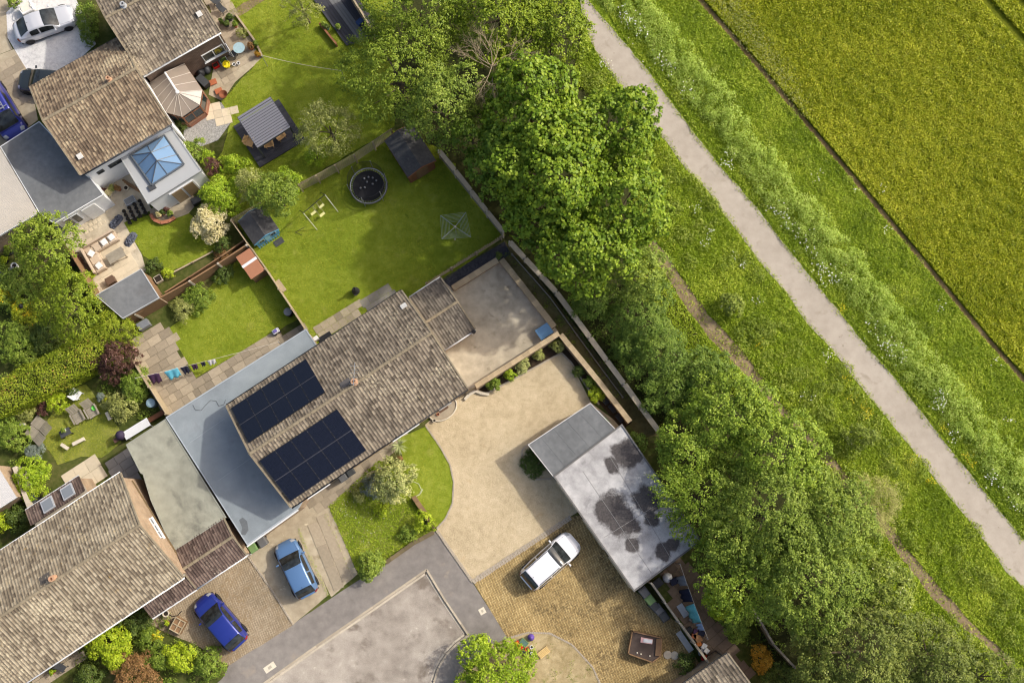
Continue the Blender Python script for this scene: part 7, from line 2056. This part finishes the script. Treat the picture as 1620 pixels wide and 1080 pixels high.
plant('ninebark', 'dark burgundy bush dotted with pink flowers', 'shrub', 182, 566, 36, 2.6, 'ninebark', .11, .8, .26, 50, 7, .2, 1.6, tree=False, group=GG)
plant('shrub', 'green shrub below the burgundy bush beside the patio fence', 'shrub', 212, 608, 30, 1.6, 'shrub', .12, .7, .28, 46, 5, 0, 1.5, tree=False, group=GG)
plant('shrub', 'pale mottled shrub left of the water butt', 'shrub', 192, 640, 30, 1.4, 'olive', .12, .6, .28, 46, 5, .2, 1.5, tree=False, group=GG)
plant('shrub', 'dark shrub under the hedge end by the white chair', 'shrub', 105, 600, 24, 1.2, 'dark', .12, .7, .26, 44, 5, 0, 1.5, tree=False, group=GG)
plant('shrub', 'yellow-green shrub behind the two wooden seats', 'shrub', 90, 636, 18, 1.2, 'gold', .11, .7, .24, 42, 4, 0, 1.5, tree=False, group=GG)
plant('shrub', 'dark red-tinged plant left of the wooden seats', 'shrub', 68, 640, 15, .9, 'maroon', .1, .7, .22, 40, 4, 0, 1.4, tree=False, group=GG)
plant('shrub', 'pale flowering shrub under the hedge at the left', 'shrub', 42, 650, 20, 1.1, 'olive', .11, .7, .24, 42, 4, 0, 1.4, tree=False, group=GG)
plant('shrub', 'green shrub at the left edge by the wooden loungers', 'shrub', 18, 690, 30, 1.6, 'shrub', .12, .7, .28, 46, 5, 0, 1.5, tree=False, group=GG)
plant('shrub', 'blue-grey mound left of the dry lawn', 'shrub', 54, 716, 16, .9, 'blue', .09, .5, .22, 50, 4, 0, 1.6, tree=False, group=GG)
plant('shrub', 'bright green bush above the black water butt', 'shrub', 50, 756, 32, 1.9, 'bright', .13, .7, .3, 46, 6, 0, 1.6, tree=False, group=GG)
plant('shrub', 'shaded shrub below the white outbuilding', 'shrub', 30, 822, 24, 1.8, 'dark', .13, .7, .28, 46, 5, 0, 1.5, tree=False, group=GG)
plant('shrub', 'yellow-green shrub at the left edge below the white outbuilding', 'shrub', 6, 826, 20, 2.0, 'gold', .12, .7, .28, 46, 4, 0, 1.5, tree=False, group=GG)
plant('shrub', 'bright golden shrub beside the front eave of the lichened house', 'shrub', 172, 1012, 30, 2.2, 'gold', .13, .8, .28, 48, 6, 0, 1.7, tree=False, group=GG)
plant('shrub', 'golden shrub lower in the front border', 'shrub', 182, 1040, 20, 1.8, 'gold', .12, .8, .26, 46, 5, 0, 1.6, tree=False, group=GG)
plant('shrub', 'dark green shrub under the lean-to eave', 'shrub', 214, 980, 24, 1.5, 'dark', .12, .7, .26, 44, 5, 0, 1.5, tree=False, group=GG)
plant('shrub', 'green shrub in the middle of the front border', 'shrub', 236, 1010, 24, 1.2, 'shrub', .12, .7, .26, 44, 5, 0, 1.5, tree=False, group=GG)
plant('shrub', 'rusty brown shrub at the bottom edge', 'shrub', 214, 1062, 34, 1.6, 'rust', .12, .6, .28, 48, 6, 0, 1.6, tree=False, group=GG)
plant('shrub', 'golden-green shrub near the deep blue car', 'shrub', 286, 1042, 24, 1.5, 'gold', .12, .8, .26, 46, 5, 0, 1.6, tree=False, group=GG)
plant('shrub', 'dark shrub next to the pavement at the corner of the front border', 'shrub', 330, 1052, 24, 1.4, 'shrub', .12, .7, .26, 44, 5, 0, 1.5, tree=False, group=GG)
plant('shrub', 'small green shrub behind the wooden planter', 'shrub', 252, 1040, 20, 1.2, 'shrub', .11, .7, .24, 44, 4, 0, 1.5, tree=False, group=GG)
plant('shrub', 'orange-flowered plant in the middle of the front border', 'shrub', 249, 1004, 9, 1.3, 'yellowfl', .1, .8, .2, 40, 3, 0, 1.6, tree=False, group=GG)
plant('shrub', 'dull green shrub at the bottom edge left of the rusty one', 'shrub', 140, 1070, 22, 1.4, 'dark', .12, .7, .26, 44, 5, 0, 1.4, tree=False, group=GG)
plant('laurel', 'wide bright green shrub at the bottom edge beside the road', 'shrub', 785, 1060, 58, 2.4, 'bright', .15, .7, .34, 48, 8, 0, 1.7, tree=False, group=GG)
plant('shrub', 'round green bush on the pavement edge below the front garden', 'shrub', 586, 892, 24, 1.5, 'hawthorn', .13, .7, .26, 46, 5, 0, 1.6, tree=False, group=GG)
plant('variegated_shrub', 'large variegated pale green shrub in front of the house', 'shrub', 620, 762, 34, 2.6, 'variegated', .16, .6, .3, 40, 8, .3, 1.5, tree=False, group=GG)
plant('shrub', 'low dark shrub left of the variegated one', 'shrub', 586, 770, 18, .8, 'blue', .1, .6, .24, 44, 4, 0, 1.3, tree=False, group=GG)
plant('shrub', 'dark low shrub in the pavement corner of the flowery garden', 'shrub', 646, 842, 15, .7, 'shrub', .12, .7, .26, 42, 5, 0, 1.3, tree=False, group=GG)
plant('shrub', 'leggy shrub at the house side of the flowery garden', 'shrub', 566, 782, 13, .7, 'olive', .11, .6, .24, 40, 5, 0, 1.2, tree=False, group=GG)
plant('shrub', 'yellow-flowered shrub below the variegated one', 'shrub', 604, 808, 12, .6, 'gold', .1, .7, .24, 38, 5, 0, 1.2, tree=False, group=GG)
plant('shrub', 'pale yellow-green shrub at the end of the low brown wall', 'shrub', 672, 824, 17, 1.4, 'gold', .11, .7, .24, 40, 4, 0, 1.3, tree=False, group=GG)
for i, (x, y, r, pal, lab) in enumerate([(882, 547, 13, 'olive', 'round pale shrub in the inner corner of the drive walls'), (852, 562, 10, 'olive', 'small pale round shrub second from the drive wall corner'),
        (826, 579, 12, 'variegated', 'yellowish shrub in the middle of the drive wall bed'), (806, 594, 10, 'bright', 'bright green shrub in the drive wall bed'),
        (782, 608, 12, 'shrub', 'dark green shrub at the house end of the drive wall bed'), (916, 586, 10, 'dark', 'low green plant high in the garage side bed'),
        (934, 604, 11, 'shrub', 'green shrub midway along the garage side bed'), (946, 622, 12, 'gold', 'yellow-tipped shrub beside the black crates')]):
    plant('shrub', lab, 'shrub', x, y, r, .9, pal, .1, .7, .2, 40, 4, 0, 1.6, tree=False, group='shrubs in the drive beds')
plant('ground_cover', 'oval patch of dark creeping plant against the garage', 'shrub', 845, 735, 19, .4, 'dark', .1, .8, .2, 40, 5, 0, 1.6, ry=1.1, tree=False, group='shrubs in the drive beds')
plant('shrub', 'yellow-flowered shrub behind the cluttered side yard', 'shrub', 1140, 955, 28, 2.4, 'gold', .13, .8, .28, 46, 5, 0, 1.6, tree=False, group=GG)
plant('shrub', 'rounded green shrub along the side yard paving', 'shrub', 1162, 988, 28, 2.0, 'shrub', .12, .7, .26, 46, 5, 0, 1.6, tree=False, group=GG)
plant('shrub', 'orange-brown shrub near the grey rail fence', 'shrub', 1206, 1042, 20, 1.8, 'orange', .12, .7, .26, 44, 5, 0, 1.5, tree=False, group=GG)
plant('shrub', 'shaded shrub at the bottom edge under the trees', 'shrub', 1240, 1072, 28, 1.8, 'dark', .13, .7, .28, 44, 5, 0, 1.4, tree=False, group=GG)
plant('shrub', 'small dark shrub between the tub and the yard fence', 'shrub', 1085, 1048, 17, .9, 'dark', .11, .7, .24, 40, 4, 0, 1.3, tree=False, group=GG)
plant('shrub', 'leafy border plants along the brown fence with pale posts', 'shrub', 312, 470, 24, .9, 'shrub', .12, .6, .24, 42, 5, .2, 1.3, tree=False, group=GG)
plant('shrub', 'dry grassy border clump beside the small lawn', 'shrub', 288, 488, 20, .8, 'olive', .13, .35, .24, 46, 4, .3, 1.2, tree=False, group=GG)
plant('shrub', 'border plants in the shade of the lidded shed', 'shrub', 355, 432, 18, .8, 'dark', .11, .7, .24, 40, 4, 0, 1.3, tree=False, group=GG)
plant('shrub', 'pale flower clump at the summerhouse corner', 'shrub', 264, 432, 10, .7, 'gold', .1, .7, .2, 40, 3, 0, 1.4, tree=False, group=GG)
plant('shrub', 'dark leafy plant at the lawn end of the sofa patio', 'shrub', 242, 420, 12, .7, 'dark', .11, .7, .2, 40, 3, 0, 1.4, tree=False, group=GG)
plant('shrub', 'bright plant in the narrow bed beside the sofa', 'shrub', 142, 436, 9, .6, 'gold', .1, .7, .2, 36, 3, 0, 1.4, tree=False, group=GG)
plant('shrub', 'thin plants in the narrow bed behind the sofa', 'shrub', 122, 412, 10, .6, 'maroon', .1, .6, .2, 30, 3, 0, 1.2, tree=False, group=GG)
plant('shrub', 'plants in the dry border beside the lower timber edging', 'shrub', 352, 400, 18, .6, 'rust', .1, .6, .22, 40, 4, 0, 1.3, tree=False, group=GG)
plant('hedge', 'narrow clipped hedge beside the silver saloon drive', 'hedge', 140, 34, 20, 1.4, 'shrub', .11, .7, .24, 46, 6, 0, 1.7, ry=1.9, tree=False, group=GG)
plant('shrub', 'green shrub at the top edge above the silver saloon', 'shrub', 22, 4, 12, 1.0, 'shrub', .11, .7, .22, 40, 4, 0, 1.5, tree=False, group=GG)
plant('shrub', 'leafy potted border by the round blue table', 'shrub', 382, 52, 10, .7, 'olive', .1, .6, .2, 34, 3, 0, 1.3, tree=False, group=GG)
# conifer hedge: a clipped box-like hedge with a soft top
def hedge(name, label, pts, h, w, pal, leaf=.1, dens=260, asp=.4, group=None, sway=.12):
    ws = PL(pts, h)
    c = ws[0]; t = thing(name, label, 'hedge', (c.x, c.y, 0), 0, group)
    rng = np.random.default_rng(5)
    run = [np.array([p.x - c.x, p.y - c.y]) for p in ws]
    Pp, Nn = [], []
    for a, q in zip(run[:-1], run[1:]):
        d = q - a; l = np.linalg.norm(d); d = d / l; n = np.array([-d[1], d[0]])
        k = int(l * (w + 2 * h) * dens)
        s = rng.random(k) * l; u = rng.uniform(-w / 2 - h, w / 2 + h, k)
        top = np.abs(u) <= w / 2
        off = np.where(top, u, np.sign(u) * w / 2)
        z = np.where(top, h, h - (np.abs(u) - w / 2))
        bump = sway * (np.sin(s * 3.1 + u * 4) + np.sin(s * 1.3 - u * 2.3)) 
        xy = a + d * s[:, None] + n * (off + np.where(top, 0, np.sign(u) * bump * .6) + rng.normal(0, .05, k))[:, None]
        z = z + np.where(top, bump, 0) + rng.normal(0, .06, k)
        Pp.append(np.c_[xy, np.maximum(z, .05)])
        nn = np.zeros((k, 3)); nn[:, 2] = np.where(top, 1, .35); nn[~top, :2] = (n * np.sign(u)[:, None])[~top]
        Nn.append(unit(nn + rng.normal(size=(k, 3)) * .5))
    Pp, Nn = np.concatenate(Pp), np.concatenate(Nn)
    big = np.sin(Pp[:, 0] * 1.7) * np.sin(Pp[:, 1] * 1.3)
    tint = np.clip(.5 + .15 * big + rng.normal(0, .2, len(Pp)), 0, 1)
    leaf_mesh('foliage', Pp, Nn, leaf * rng.uniform(.7, 1.4, len(Pp)), asp, tint, PAL[pal], t, rng=rng)
    FOL_TRIS[0] += 2 * len(Pp)
    b = B()
    for a, q in zip(run[:-1], run[1:]):
        for k in range(int(np.linalg.norm(q - a) / .8)):
            p = a + (q - a) * (k + .5) / int(np.linalg.norm(q - a) / .8)
            b.tube([(p[0], p[1], 0), (p[0], p[1], h * .8)], [.06, .02], 5)
    o = b.build('stems', BARK, t); o['kind'] = 'stuff'
    B().add(*(lambda vs: (vs, [(0, 1, 2, 3)]))([(0, 0, 0)] * 4)) if False else None
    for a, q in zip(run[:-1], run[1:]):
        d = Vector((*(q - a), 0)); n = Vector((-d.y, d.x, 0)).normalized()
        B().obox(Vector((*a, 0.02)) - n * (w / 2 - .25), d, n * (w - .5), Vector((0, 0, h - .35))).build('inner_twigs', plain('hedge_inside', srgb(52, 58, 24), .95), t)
    return t
hedge('conifer_hedge', 'long clipped conifer hedge with tan patches at the left', [(-20, 638), (60, 598), (125, 562), (178, 530)], 2.2, 2.3, 'conifer', .12, 330)

# --- dead tree: bare branching twigs
q = P(778, 118, 6.0)
t = thing('dead_tree', 'bare dead tree with pale branching twigs among the green crowns', 'tree', (q.x, q.y, 0))
b = B(); rr = random.Random(4)
def twig(p, d, l, r, depth):
    e = p + d * l
    m_ = p.lerp(e, .5) + Vector((rr.uniform(-.08, .08), rr.uniform(-.08, .08), rr.uniform(-.05, .05))) * l
    b.tube([p, m_, e], [r, r * .8, r * .55], 5)
    if depth == 0: return
    for k in range(4 if depth > 1 else 3):
        f = rr.uniform(.35, 1.0)
        s = p.lerp(e, f)
        nd = (d + Vector((rr.uniform(-.75, .75), rr.uniform(-.75, .75), rr.uniform(-.3, .35)))).normalized()
        twig(s, nd, l * rr.uniform(.5, .75), r * .5, depth - 1)
b.tube([(0, 0, 0), (.1, .1, 4), (.05, .15, 7.2)], [.14, .1, .05], 8)
top = Vector((.05, .15, 7.2))
for a, l in ((2.5, 1.7), (2.2, 1.8), (2.8, 1.4), (1.75, 1.5), (.5, 1.9), (.25, 1.6), (4.4, 1.5), (4.75, 1.4), (1.2, 1.2)):
    twig(top - Vector((0, 0, rr.uniform(0, .8))), Vector((math.cos(a), math.sin(a), rr.uniform(.15, .5))).normalized(), l, .03, 3)
b.build('branches', DEADWOOD, t)

# --- agave / cordyline by the front door path
q = P(630, 704, .7)
t = thing('cordyline', 'spiky cordyline at the corner of the front lawn', 'plant', (q.x, q.y, 0))
b = B(); rr = random.Random(9)
b.cyl((0, 0, 0), (0, 0, .5), .1, .08, 8); b.build('trunk', BARK, t)
AG = plain('cordyline_leaf', srgb(168, 176, 118), .6, var=.2)
for k in range(38):
    a = rr.uniform(0, 2 * math.pi); up = rr.uniform(.15, 1.0); l = rr.uniform(.6, .85)
    d = Vector((math.cos(a) * (1.1 - .6 * up), math.sin(a) * (1.1 - .6 * up), up * .7)).normalized()
    s = Vector((-math.sin(a), math.cos(a), 0)) * .025
    p0, p1, p2 = Vector((0, 0, .5)), Vector((0, 0, .5)) + d * l * .55, Vector((0, 0, .5)) + d * l + Vector((0, 0, -.15))
    B().add([p0 - s, p0 + s, p1 + s, p2, p1 - s], [(0, 1, 2, 4), (4, 2, 3)]).build('leaf', AG, t)

# ================================================================== GRASSES AND GROUND COVER (nobody could count them)
def inpoly(pts, poly):
    r = np.zeros(len(pts), bool); n = len(poly)
    for i in range(n):
        ax, ay = poly[i]; bx, by = poly[(i + 1) % n]
        c = ((ay > pts[:, 1]) != (by > pts[:, 1])) & (pts[:, 0] < (bx - ax) * (pts[:, 1] - ay) / (by - ay + 1e-12) + ax)
        r ^= c
    return r
def scatter(poly_px, dens, rng, px=True):
    w = np.array([(p.x, p.y) for p in PL(poly_px)]) if px else np.array(poly_px)
    lo, hi = w.min(0), w.max(0)
    n = int((hi - lo).prod() * dens)
    p = rng.uniform(lo, hi, (n, 2))
    return p[inpoly(p, w)]
def blades(name, label, cat, xy, L, wdt, z0, lean, tint, mat, rng):
    """single-triangle blades: base on xy, leaning"""
    n = len(xy)
    a = rng.uniform(0, 2 * np.pi, n)
    d = np.c_[np.cos(a), np.sin(a)]
    s = np.c_[-np.sin(a), np.cos(a)] * (wdt * rng.uniform(.6, 1.4, n))[:, None] / 2
    ll = L * rng.uniform(.55, 1.35, n); le = lean * rng.uniform(.5, 1.3, n)
    v = np.zeros((n, 3, 3))
    v[:, 0, :2] = xy - s; v[:, 1, :2] = xy + s
    v[:, 2, :2] = xy + d * (ll * np.sin(le))[:, None]
    v[:, 0, 2] = v[:, 1, 2] = z0
    v[:, 2, 2] = z0 + ll * np.maximum(.12, np.cos(le))
    me = bpy.data.meshes.new(name)
    me.vertices.add(n * 3); me.vertices.foreach_set('co', v.reshape(-1).astype(np.float32))
    me.loops.add(n * 3); me.loops.foreach_set('vertex_index', np.arange(n * 3, dtype=np.int32))
    me.polygons.add(n); me.polygons.foreach_set('loop_start', np.arange(0, n * 3, 3, dtype=np.int32))
    me.update(calc_edges=True)
    at = me.attributes.new('tint', 'FLOAT', 'FACE'); at.data.foreach_set('value', np.clip(tint, 0, 1).astype(np.float32))
    o = link_mesh(name, me, mat)
    tag(o, label, cat, None, 'stuff')
    FOL_TRIS[0] += n
    return o
def lownoise(xy, s, seed=0):
    r = np.random.default_rng(seed); z = np.zeros(len(xy))
    for k in range(7):
        f = s * r.uniform(.5, 2.2); a = r.uniform(0, 6.28); ph = r.uniform(0, 6.28)
        z += np.sin((xy[:, 0] * np.cos(a) + xy[:, 1] * np.sin(a)) * f + ph)
    return z / 7 * 1.6
def ground_leaves(name, label, cat, xy, leaf, asp, z, dz, tint, mat, rng, jit=.6):
    n = len(xy)
    p3 = np.c_[xy, z + dz * (rng.random(n) - .3) + .06 * lownoise(xy, 5, 2)]
    o = leaf_mesh(name, p3, unit(rng.normal(size=(n, 3)) * jit + [0, 0, 1]), leaf * rng.uniform(.6, 1.4, n), asp, tint, mat, fold=.1, rng=rng)
    FOL_TRIS[0] += 2 * n
    return tag(o, label, cat, None, 'stuff')
rng = np.random.default_rng(21)
CROPM = leafmat('barley_leaf', srgb(98, 122, 20), srgb(152, 170, 36), srgb(202, 208, 80), .3)
GRASSM = leafmat('grass_blade', srgb(98, 127, 26), srgb(140, 169, 44), srgb(182, 200, 84), .3)
TURFM = leafmat('turf_blade', srgb(98, 116, 26), srgb(134, 152, 42), srgb(174, 180, 76), .3)
WEEDM = leafmat('weed_leaf', srgb(78, 104, 30), srgb(118, 144, 50), srgb(166, 182, 90), .3)
PALEWEED = leafmat('pale_weed_leaf', srgb(112, 146, 58), srgb(158, 190, 88), srgb(200, 220, 136), .3)
xy = scatter(CROP, 540, rng)
# tramlines: wheelings left bare, running with the field edge
tl_a, tl_b = P(1553, -4), P(1624, 74)
dd = (tl_b - tl_a).normalized()
def lined(xy, a, d): return (xy[:, 0] - a.x) * (-d.y) + (xy[:, 1] - a.y) * d.x
u1 = lined(xy, tl_a, dd); u2 = lined(xy, P(1607, -4), dd)
xy = xy[(np.abs(u1) > .33) & (np.abs(u2) > .3)]
tn = .5 + .16 * lownoise(xy, .5, 3) + .12 * lownoise(xy, 6, 4) + rng.normal(0, .28, len(xy))
ground_leaves('crop', 'yellow-green standing cereal crop in the field', 'crop', xy, .15, .34, .22, .14, tn, CROPM, rng, .6)
xy2 = scatter(CROP, 200, rng); u1 = lined(xy2, tl_a, dd); u2 = lined(xy2, P(1607, -4), dd); xy2 = xy2[(np.abs(u1) > .3) & (np.abs(u2) > .3)]
blades('crop_stalks', 'lower stalks of the cereal crop', 'crop', xy2, .3, .06, .02, .4, rng.uniform(0, .5, len(xy2)), CROPM, rng)
# grey-green weeds at the field edge near the top
xy = scatter([(1108, -20), (1150, -20), (1235, 100), (1285, 190), (1262, 175), (1180, 75)], 130, rng); xy = xy + rng.normal(0, .35, xy.shape)
p3 = np.c_[xy, .35 + .2 * rng.random(len(xy))]
o = leaf_mesh('field_edge_weeds', p3, unit(rng.normal(size=p3.shape) * .5 + [0, 0, 1]), .1 * rng.uniform(.7, 1.3, len(p3)), .5, rng.uniform(.2, .9, len(p3)), PAL['olive'], rng=rng)
tag(o, 'grey-green weeds along the crop edge near the top', 'weeds', None, 'stuff')
# rough grass both sides of the path
VR = [(940, -20)] + [(a + 3, b - 2) for a, b in PATH_R[2:]] + [(1720, 720)] + list(reversed(EDGE[1:-1])) + [(1070, -20)]
xy = scatter(VR, 330, rng)
ground_leaves('verge_grass', 'rough grass between the path and the crop', 'grass', xy, .17, .3, .1, .1, .45 + .3 * lownoise(xy, .9, 5) + rng.normal(0, .26, len(xy)), GRASSM, rng)
VLpts = [(a - 2, b + 2) for a, b in PATH_L[2:]] + [(1640, 1090), (1540, 1075), (1390, 970), (1330, 870), (1280, 760), (1270, 700), (1180, 645), (1090, 570), (1010, 460), (990, 375), (1010, 260), (980, 180), (905, 130)]
xy = scatter(VLpts, 330, rng)
trk = np.array([(p.x, p.y) for p in PL(tl + list(reversed(tr_)))])
xy = xy[~inpoly(xy, trk) | (rng.random(len(xy)) < .12)]
ground_leaves('verge_grass', 'rough grass between the wood and the path', 'grass', xy, .17, .3, .1, .1, .45 + .3 * lownoise(xy, .9, 7) + rng.normal(0, .26, len(xy)), GRASSM, rng)
# grass creeping over the path edges
for pts_, lab in ((PATH_L, 'ragged grass fringe on the wood side of the path'), (PATH_R, 'ragged grass fringe on the crop side of the path')):
    fr = np.array([(p.x, p.y) for p, hd, l in along(PL(pts_[1:]), .012)])
    fr = fr + rng.normal(0, .13, fr.shape) * (1 + .8 * lownoise(fr, 2.5, 8))[:, None]
    ground_leaves('path_fringe', lab, 'grass', fr, .13, .3, .06, .08, .5 + rng.normal(0, .25, len(fr)), GRASSM, rng)
# broad-leaved weed mounds in the left verge
def mounds(name, label, cat, centres, rr_, hh, per, leaf, mat, rng, asp=.6, alt=None):
    P3, NN, TT = [], [], []
    for (x, y), r, h_ in zip(centres, rr_, hh):
        k = int(per * r * r / .16)
        d = unit(rng.normal(size=(k, 3))); d[:, 2] = np.abs(d[:, 2])
        P3.append(np.array([x, y, 0.02]) + d * [r, r, h_] * rng.uniform(.7, 1.1, (k, 1)))
        NN.append(unit(d * .5 + [0, 0, .6] + rng.normal(size=(k, 3)) * .4)); TT.append(np.full(k, rng.uniform(-.15, .2)) + rng.uniform(.2, .8, k))
    P3, NN, TT = np.concatenate(P3), np.concatenate(NN), np.concatenate(TT)
    o = leaf_mesh(name, P3, NN, leaf * rng.uniform(.7, 1.3, len(P3)), asp, np.clip(TT, 0, 1), mat, rng=rng)
    FOL_TRIS[0] += 2 * len(P3)
    return tag(o, label, cat, None, 'stuff')
xy = scatter(VLpts, .9, rng); xy = xy[~inpoly(xy, trk)]
xy = xy[lownoise(xy, .6, 9) > -.25]
mounds('weeds', 'nettles and low weeds in the verge beside the wood', 'weeds', xy, rng.uniform(.3, .75, len(xy)), rng.uniform(.25, .6, len(xy)), 70, .12, WEEDM, rng)
# tall pale strip of cow parsley along the far side of the path
TS = [(935, -20), (985, 15), (1040, 85), (1110, 168), (1160, 232), (1225, 318), (1290, 395), (1355, 470), (1435, 580), (1520, 680), (1605, 782), (1680, 870)]
TS = [(a + 18, b - 12) for a, b in TS]
ws = PL(TS)
cs, rr2, hh2 = [], [], []
for p, hd, l in along(ws, .28):
    for k in range(5):
        o_ = rng.uniform(-1.5, .9)
        cs.append((p.x + math.sin(hd) * -o_ + rng.uniform(-.1, .1), p.y + math.cos(hd) * o_)); rr2.append(rng.uniform(.3, .5)); hh2.append(rng.uniform(.95, 1.4) * (1 - .42 * max(0, -o_)))
mounds('tall_weeds', 'tall pale strip of cow parsley and nettles beside the path', 'weeds', cs, rr2, hh2, 60, .105, PALEWEED, rng, .5)
# sparse low weeds of the right verge
xy = scatter(VR, .5, rng)
mounds('weeds', 'scattered weeds in the verge beside the crop', 'weeds', xy, rng.uniform(.25, .5, len(xy)), rng.uniform(.15, .35, len(xy)), 60, .1, WEEDM, rng)
# white flower heads
WHITEFL = leafmat('white_flower', srgb(196, 200, 176), srgb(232, 232, 216), srgb(248, 246, 236), .2)
def flowers(name, label, cat, centres, spread, n, size, z, mat, rng):
    P3 = []
    for (x, y) in centres:
        k = rng.integers(n // 2, n)
        P3.append(np.c_[rng.normal(x, spread, k), rng.normal(y, spread, k), rng.uniform(z * .85, z * 1.1, k)])
    P3 = np.concatenate(P3)
    o = leaf_mesh(name, P3, unit(np.array([0, 0, 1.0]) + rng.normal(size=P3.shape) * .25), size * rng.uniform(.6, 1.3, len(P3)), .95, rng.uniform(0, 1, len(P3)), mat, fold=.05, rng=rng)
    return tag(o, label, cat, None, 'stuff')
cf = [(p.x, p.y) for p in PL([(985, 30), (1000, 42), (1010, 62), (1040, 100), (1052, 112), (1085, 148), (1150, 260), (1225, 340), (1240, 355), (1262, 378), (1275, 398), (1292, 425), (1300, 448), (1320, 440), (1375, 520), (1395, 545),
      (1400, 552), (1420, 568), (1480, 628), (1482, 642), (1500, 690), (1560, 756), (1600, 800)])]
flowers('cow_parsley', 'white cow parsley heads along the shaded side of the tall strip', 'flowers', cf, .35, 26, .09, .8, WHITEFL, rng)
cf = [(p.x, p.y) for p in PL([(1100, 330), (1122, 365), (1115, 385), (1160, 405), (1172, 420), (1195, 480), (1305, 562), (1310, 560), (1200, 660), (1275, 632), (1392, 302), (1292, 280), (1350, 300), (1400, 365), (1485, 488), (1570, 572), (1595, 663),
      (950, 105), (962, 107), (1360, 1000), (1395, 935)])]
flowers('cow_parsley', 'scattered white flower heads in the grass verges', 'flowers', cf, .22, 14, .08, .45, WHITEFL, rng)
YEL = leafmat('buttercup', srgb(214, 186, 20), srgb(236, 210, 30), srgb(250, 226, 60), .2)
cf = [(p.x, p.y) for p in PL([(1365, 642), (1367, 650), (1371, 658), (1348, 630), (1442, 726), (1470, 760), (1200, 545), (1488, 675), (1525, 720), (1535, 735), (1330, 488), (1335, 600)])]
flowers('buttercups', 'yellow flowers in the grass beside the path', 'flowers', cf, .2, 30, .06, .4, YEL, rng)
cf = [(p.x, p.y) for p in PL([(548, 808), (545, 800), (556, 812), (570, 830), (585, 850), (600, 838), (575, 860), (590, 870), (560, 790), (610, 815), (552, 850), (580, 815)])]
flowers('daisies', 'white daisies in the flowery front garden', 'flowers', cf, .3, 14, .045, .12, WHITEFL, rng)
# turf blades on the lawns
for poly, lab in ((LAWN_MAIN, 'mown turf of the large central lawn'), (LAWN_TOP, 'mown turf of the gazebo lawn'), (LAWN_MID, 'mown turf of the small washing line lawn'),
                  (LAWN_G, 'mown turf of the orangery lawn'), (LAWN_FRONT, 'mown turf of the curved front lawn')):
    xy = scatter(poly, 420, rng)
    blades('turf', lab, 'grass', xy, .07, .03, .026, 1.0, .5 + .25 * lownoise(xy, 1.1, 13) + rng.normal(0, .18, len(xy)), TURFM, rng)
xy = scatter(MEADOW, 420, rng)
blades('turf', 'longer tufted grass of the flowery front garden', 'grass', xy, .16, .035, .036, .8, .5 + .3 * lownoise(xy, 2, 15) + rng.normal(0, .2, len(xy)), GRASSM, rng)
xy = scatter(LAWN_E, 420, rng)
blades('turf', 'dry turf of the seating lawn', 'grass', xy, .06, .03, .026, 1.0, .6 + .25 * lownoise(xy, 1.1, 17) + rng.normal(0, .18, len(xy)), TURFM, rng)
# grass in the joints of the concrete drive and low garden growth
cs = [(p.x, p.y) for p, hd, l in along(PL([(472, 836), (490, 880), (520, 942)]), .16)]
mounds('joint_grass', 'line of grass growing in the joint of the concrete drive', 'grass', cs, rng.uniform(.08, .17, len(cs)), rng.uniform(.06, .14, len(cs)), 120, .07, GRASSM, rng, .3)
cs = [(p.x, p.y) for p, hd, l in along(PL([(514, 812), (535, 860), (552, 900)]), .3)]
mounds('joint_grass', 'tufts of weeds between the concrete strips', 'grass', cs, rng.uniform(.06, .16, len(cs)), rng.uniform(.06, .12, len(cs)), 120, .07, GRASSM, rng, .3)
xy = np.concatenate([scatter(pl, 2.2, rng) for pl in ([(0, 440), (90, 440), (160, 520), (200, 560), (190, 600), (0, 620)], [(0, 640), (80, 600), (70, 700), (60, 800), (0, 850)], [(170, 580), (215, 580), (262, 660), (200, 670), (160, 620)],
      [(130, 990), (250, 950), (275, 1000), (350, 1050), (330, 1090), (120, 1090)])])
mounds('border_plants', 'mixed low border plants in the left gardens', 'plants', xy, rng.uniform(.2, .42, len(xy)), rng.uniform(.2, .45, len(xy)), 60, .11, PAL['shrub'], rng)
xy = scatter([(815, 392), (1030, 670), (1005, 680), (890, 530), (800, 408)], 3, rng)
mounds('undergrowth', 'low weeds in the strip between the walls and the pale fence', 'plants', xy, rng.uniform(.12, .28, len(xy)), rng.uniform(.1, .25, len(xy)), 70, .09, WEEDM, rng, .5)
xy = scatter(BAREG, 1.6, rng); xy = xy[lownoise(xy, .8, 31) > .1]
mounds('weeds', 'weed tufts on the bare earth of the front garden', 'weeds', xy, rng.uniform(.1, .3, len(xy)), rng.uniform(.06, .15, len(xy)), 60, .08, WEEDM, rng, .4)
xy = np.concatenate([scatter(pl, 2.0, rng) for pl in ([(620, 190), (700, 235), (800, 370), (960, 470), (1050, 640), (1100, 700), (1000, 640), (830, 400), (690, 235)], [(1100, 860), (1200, 950), (1280, 1090), (1200, 1090), (1150, 980)])])
mounds('undergrowth', 'ivy and low growth under the trees', 'plants', xy, rng.uniform(.25, .5, len(xy)), rng.uniform(.2, .5, len(xy)), 50, .12, PAL['bramble'], rng)
for t_, r_, h_, ph_, pal_ in PENDING:
    sd = int(abs(t_.location.x * 100 + t_.location.y * 37)) + 1
    pts, ln, tint, g = crown_points((0, 0), r_, r_, h_ + ph_ * .35, ph_ * .65, 3, .1, 26, sd, 0, 1.3)
    leaf_mesh('plant', pts, ln, .08 * g.uniform(.7, 1.3, len(pts)), .6, tint, PAL[pal_], t_, rng=g)
print('foliage tris', FOL_TRIS[0])
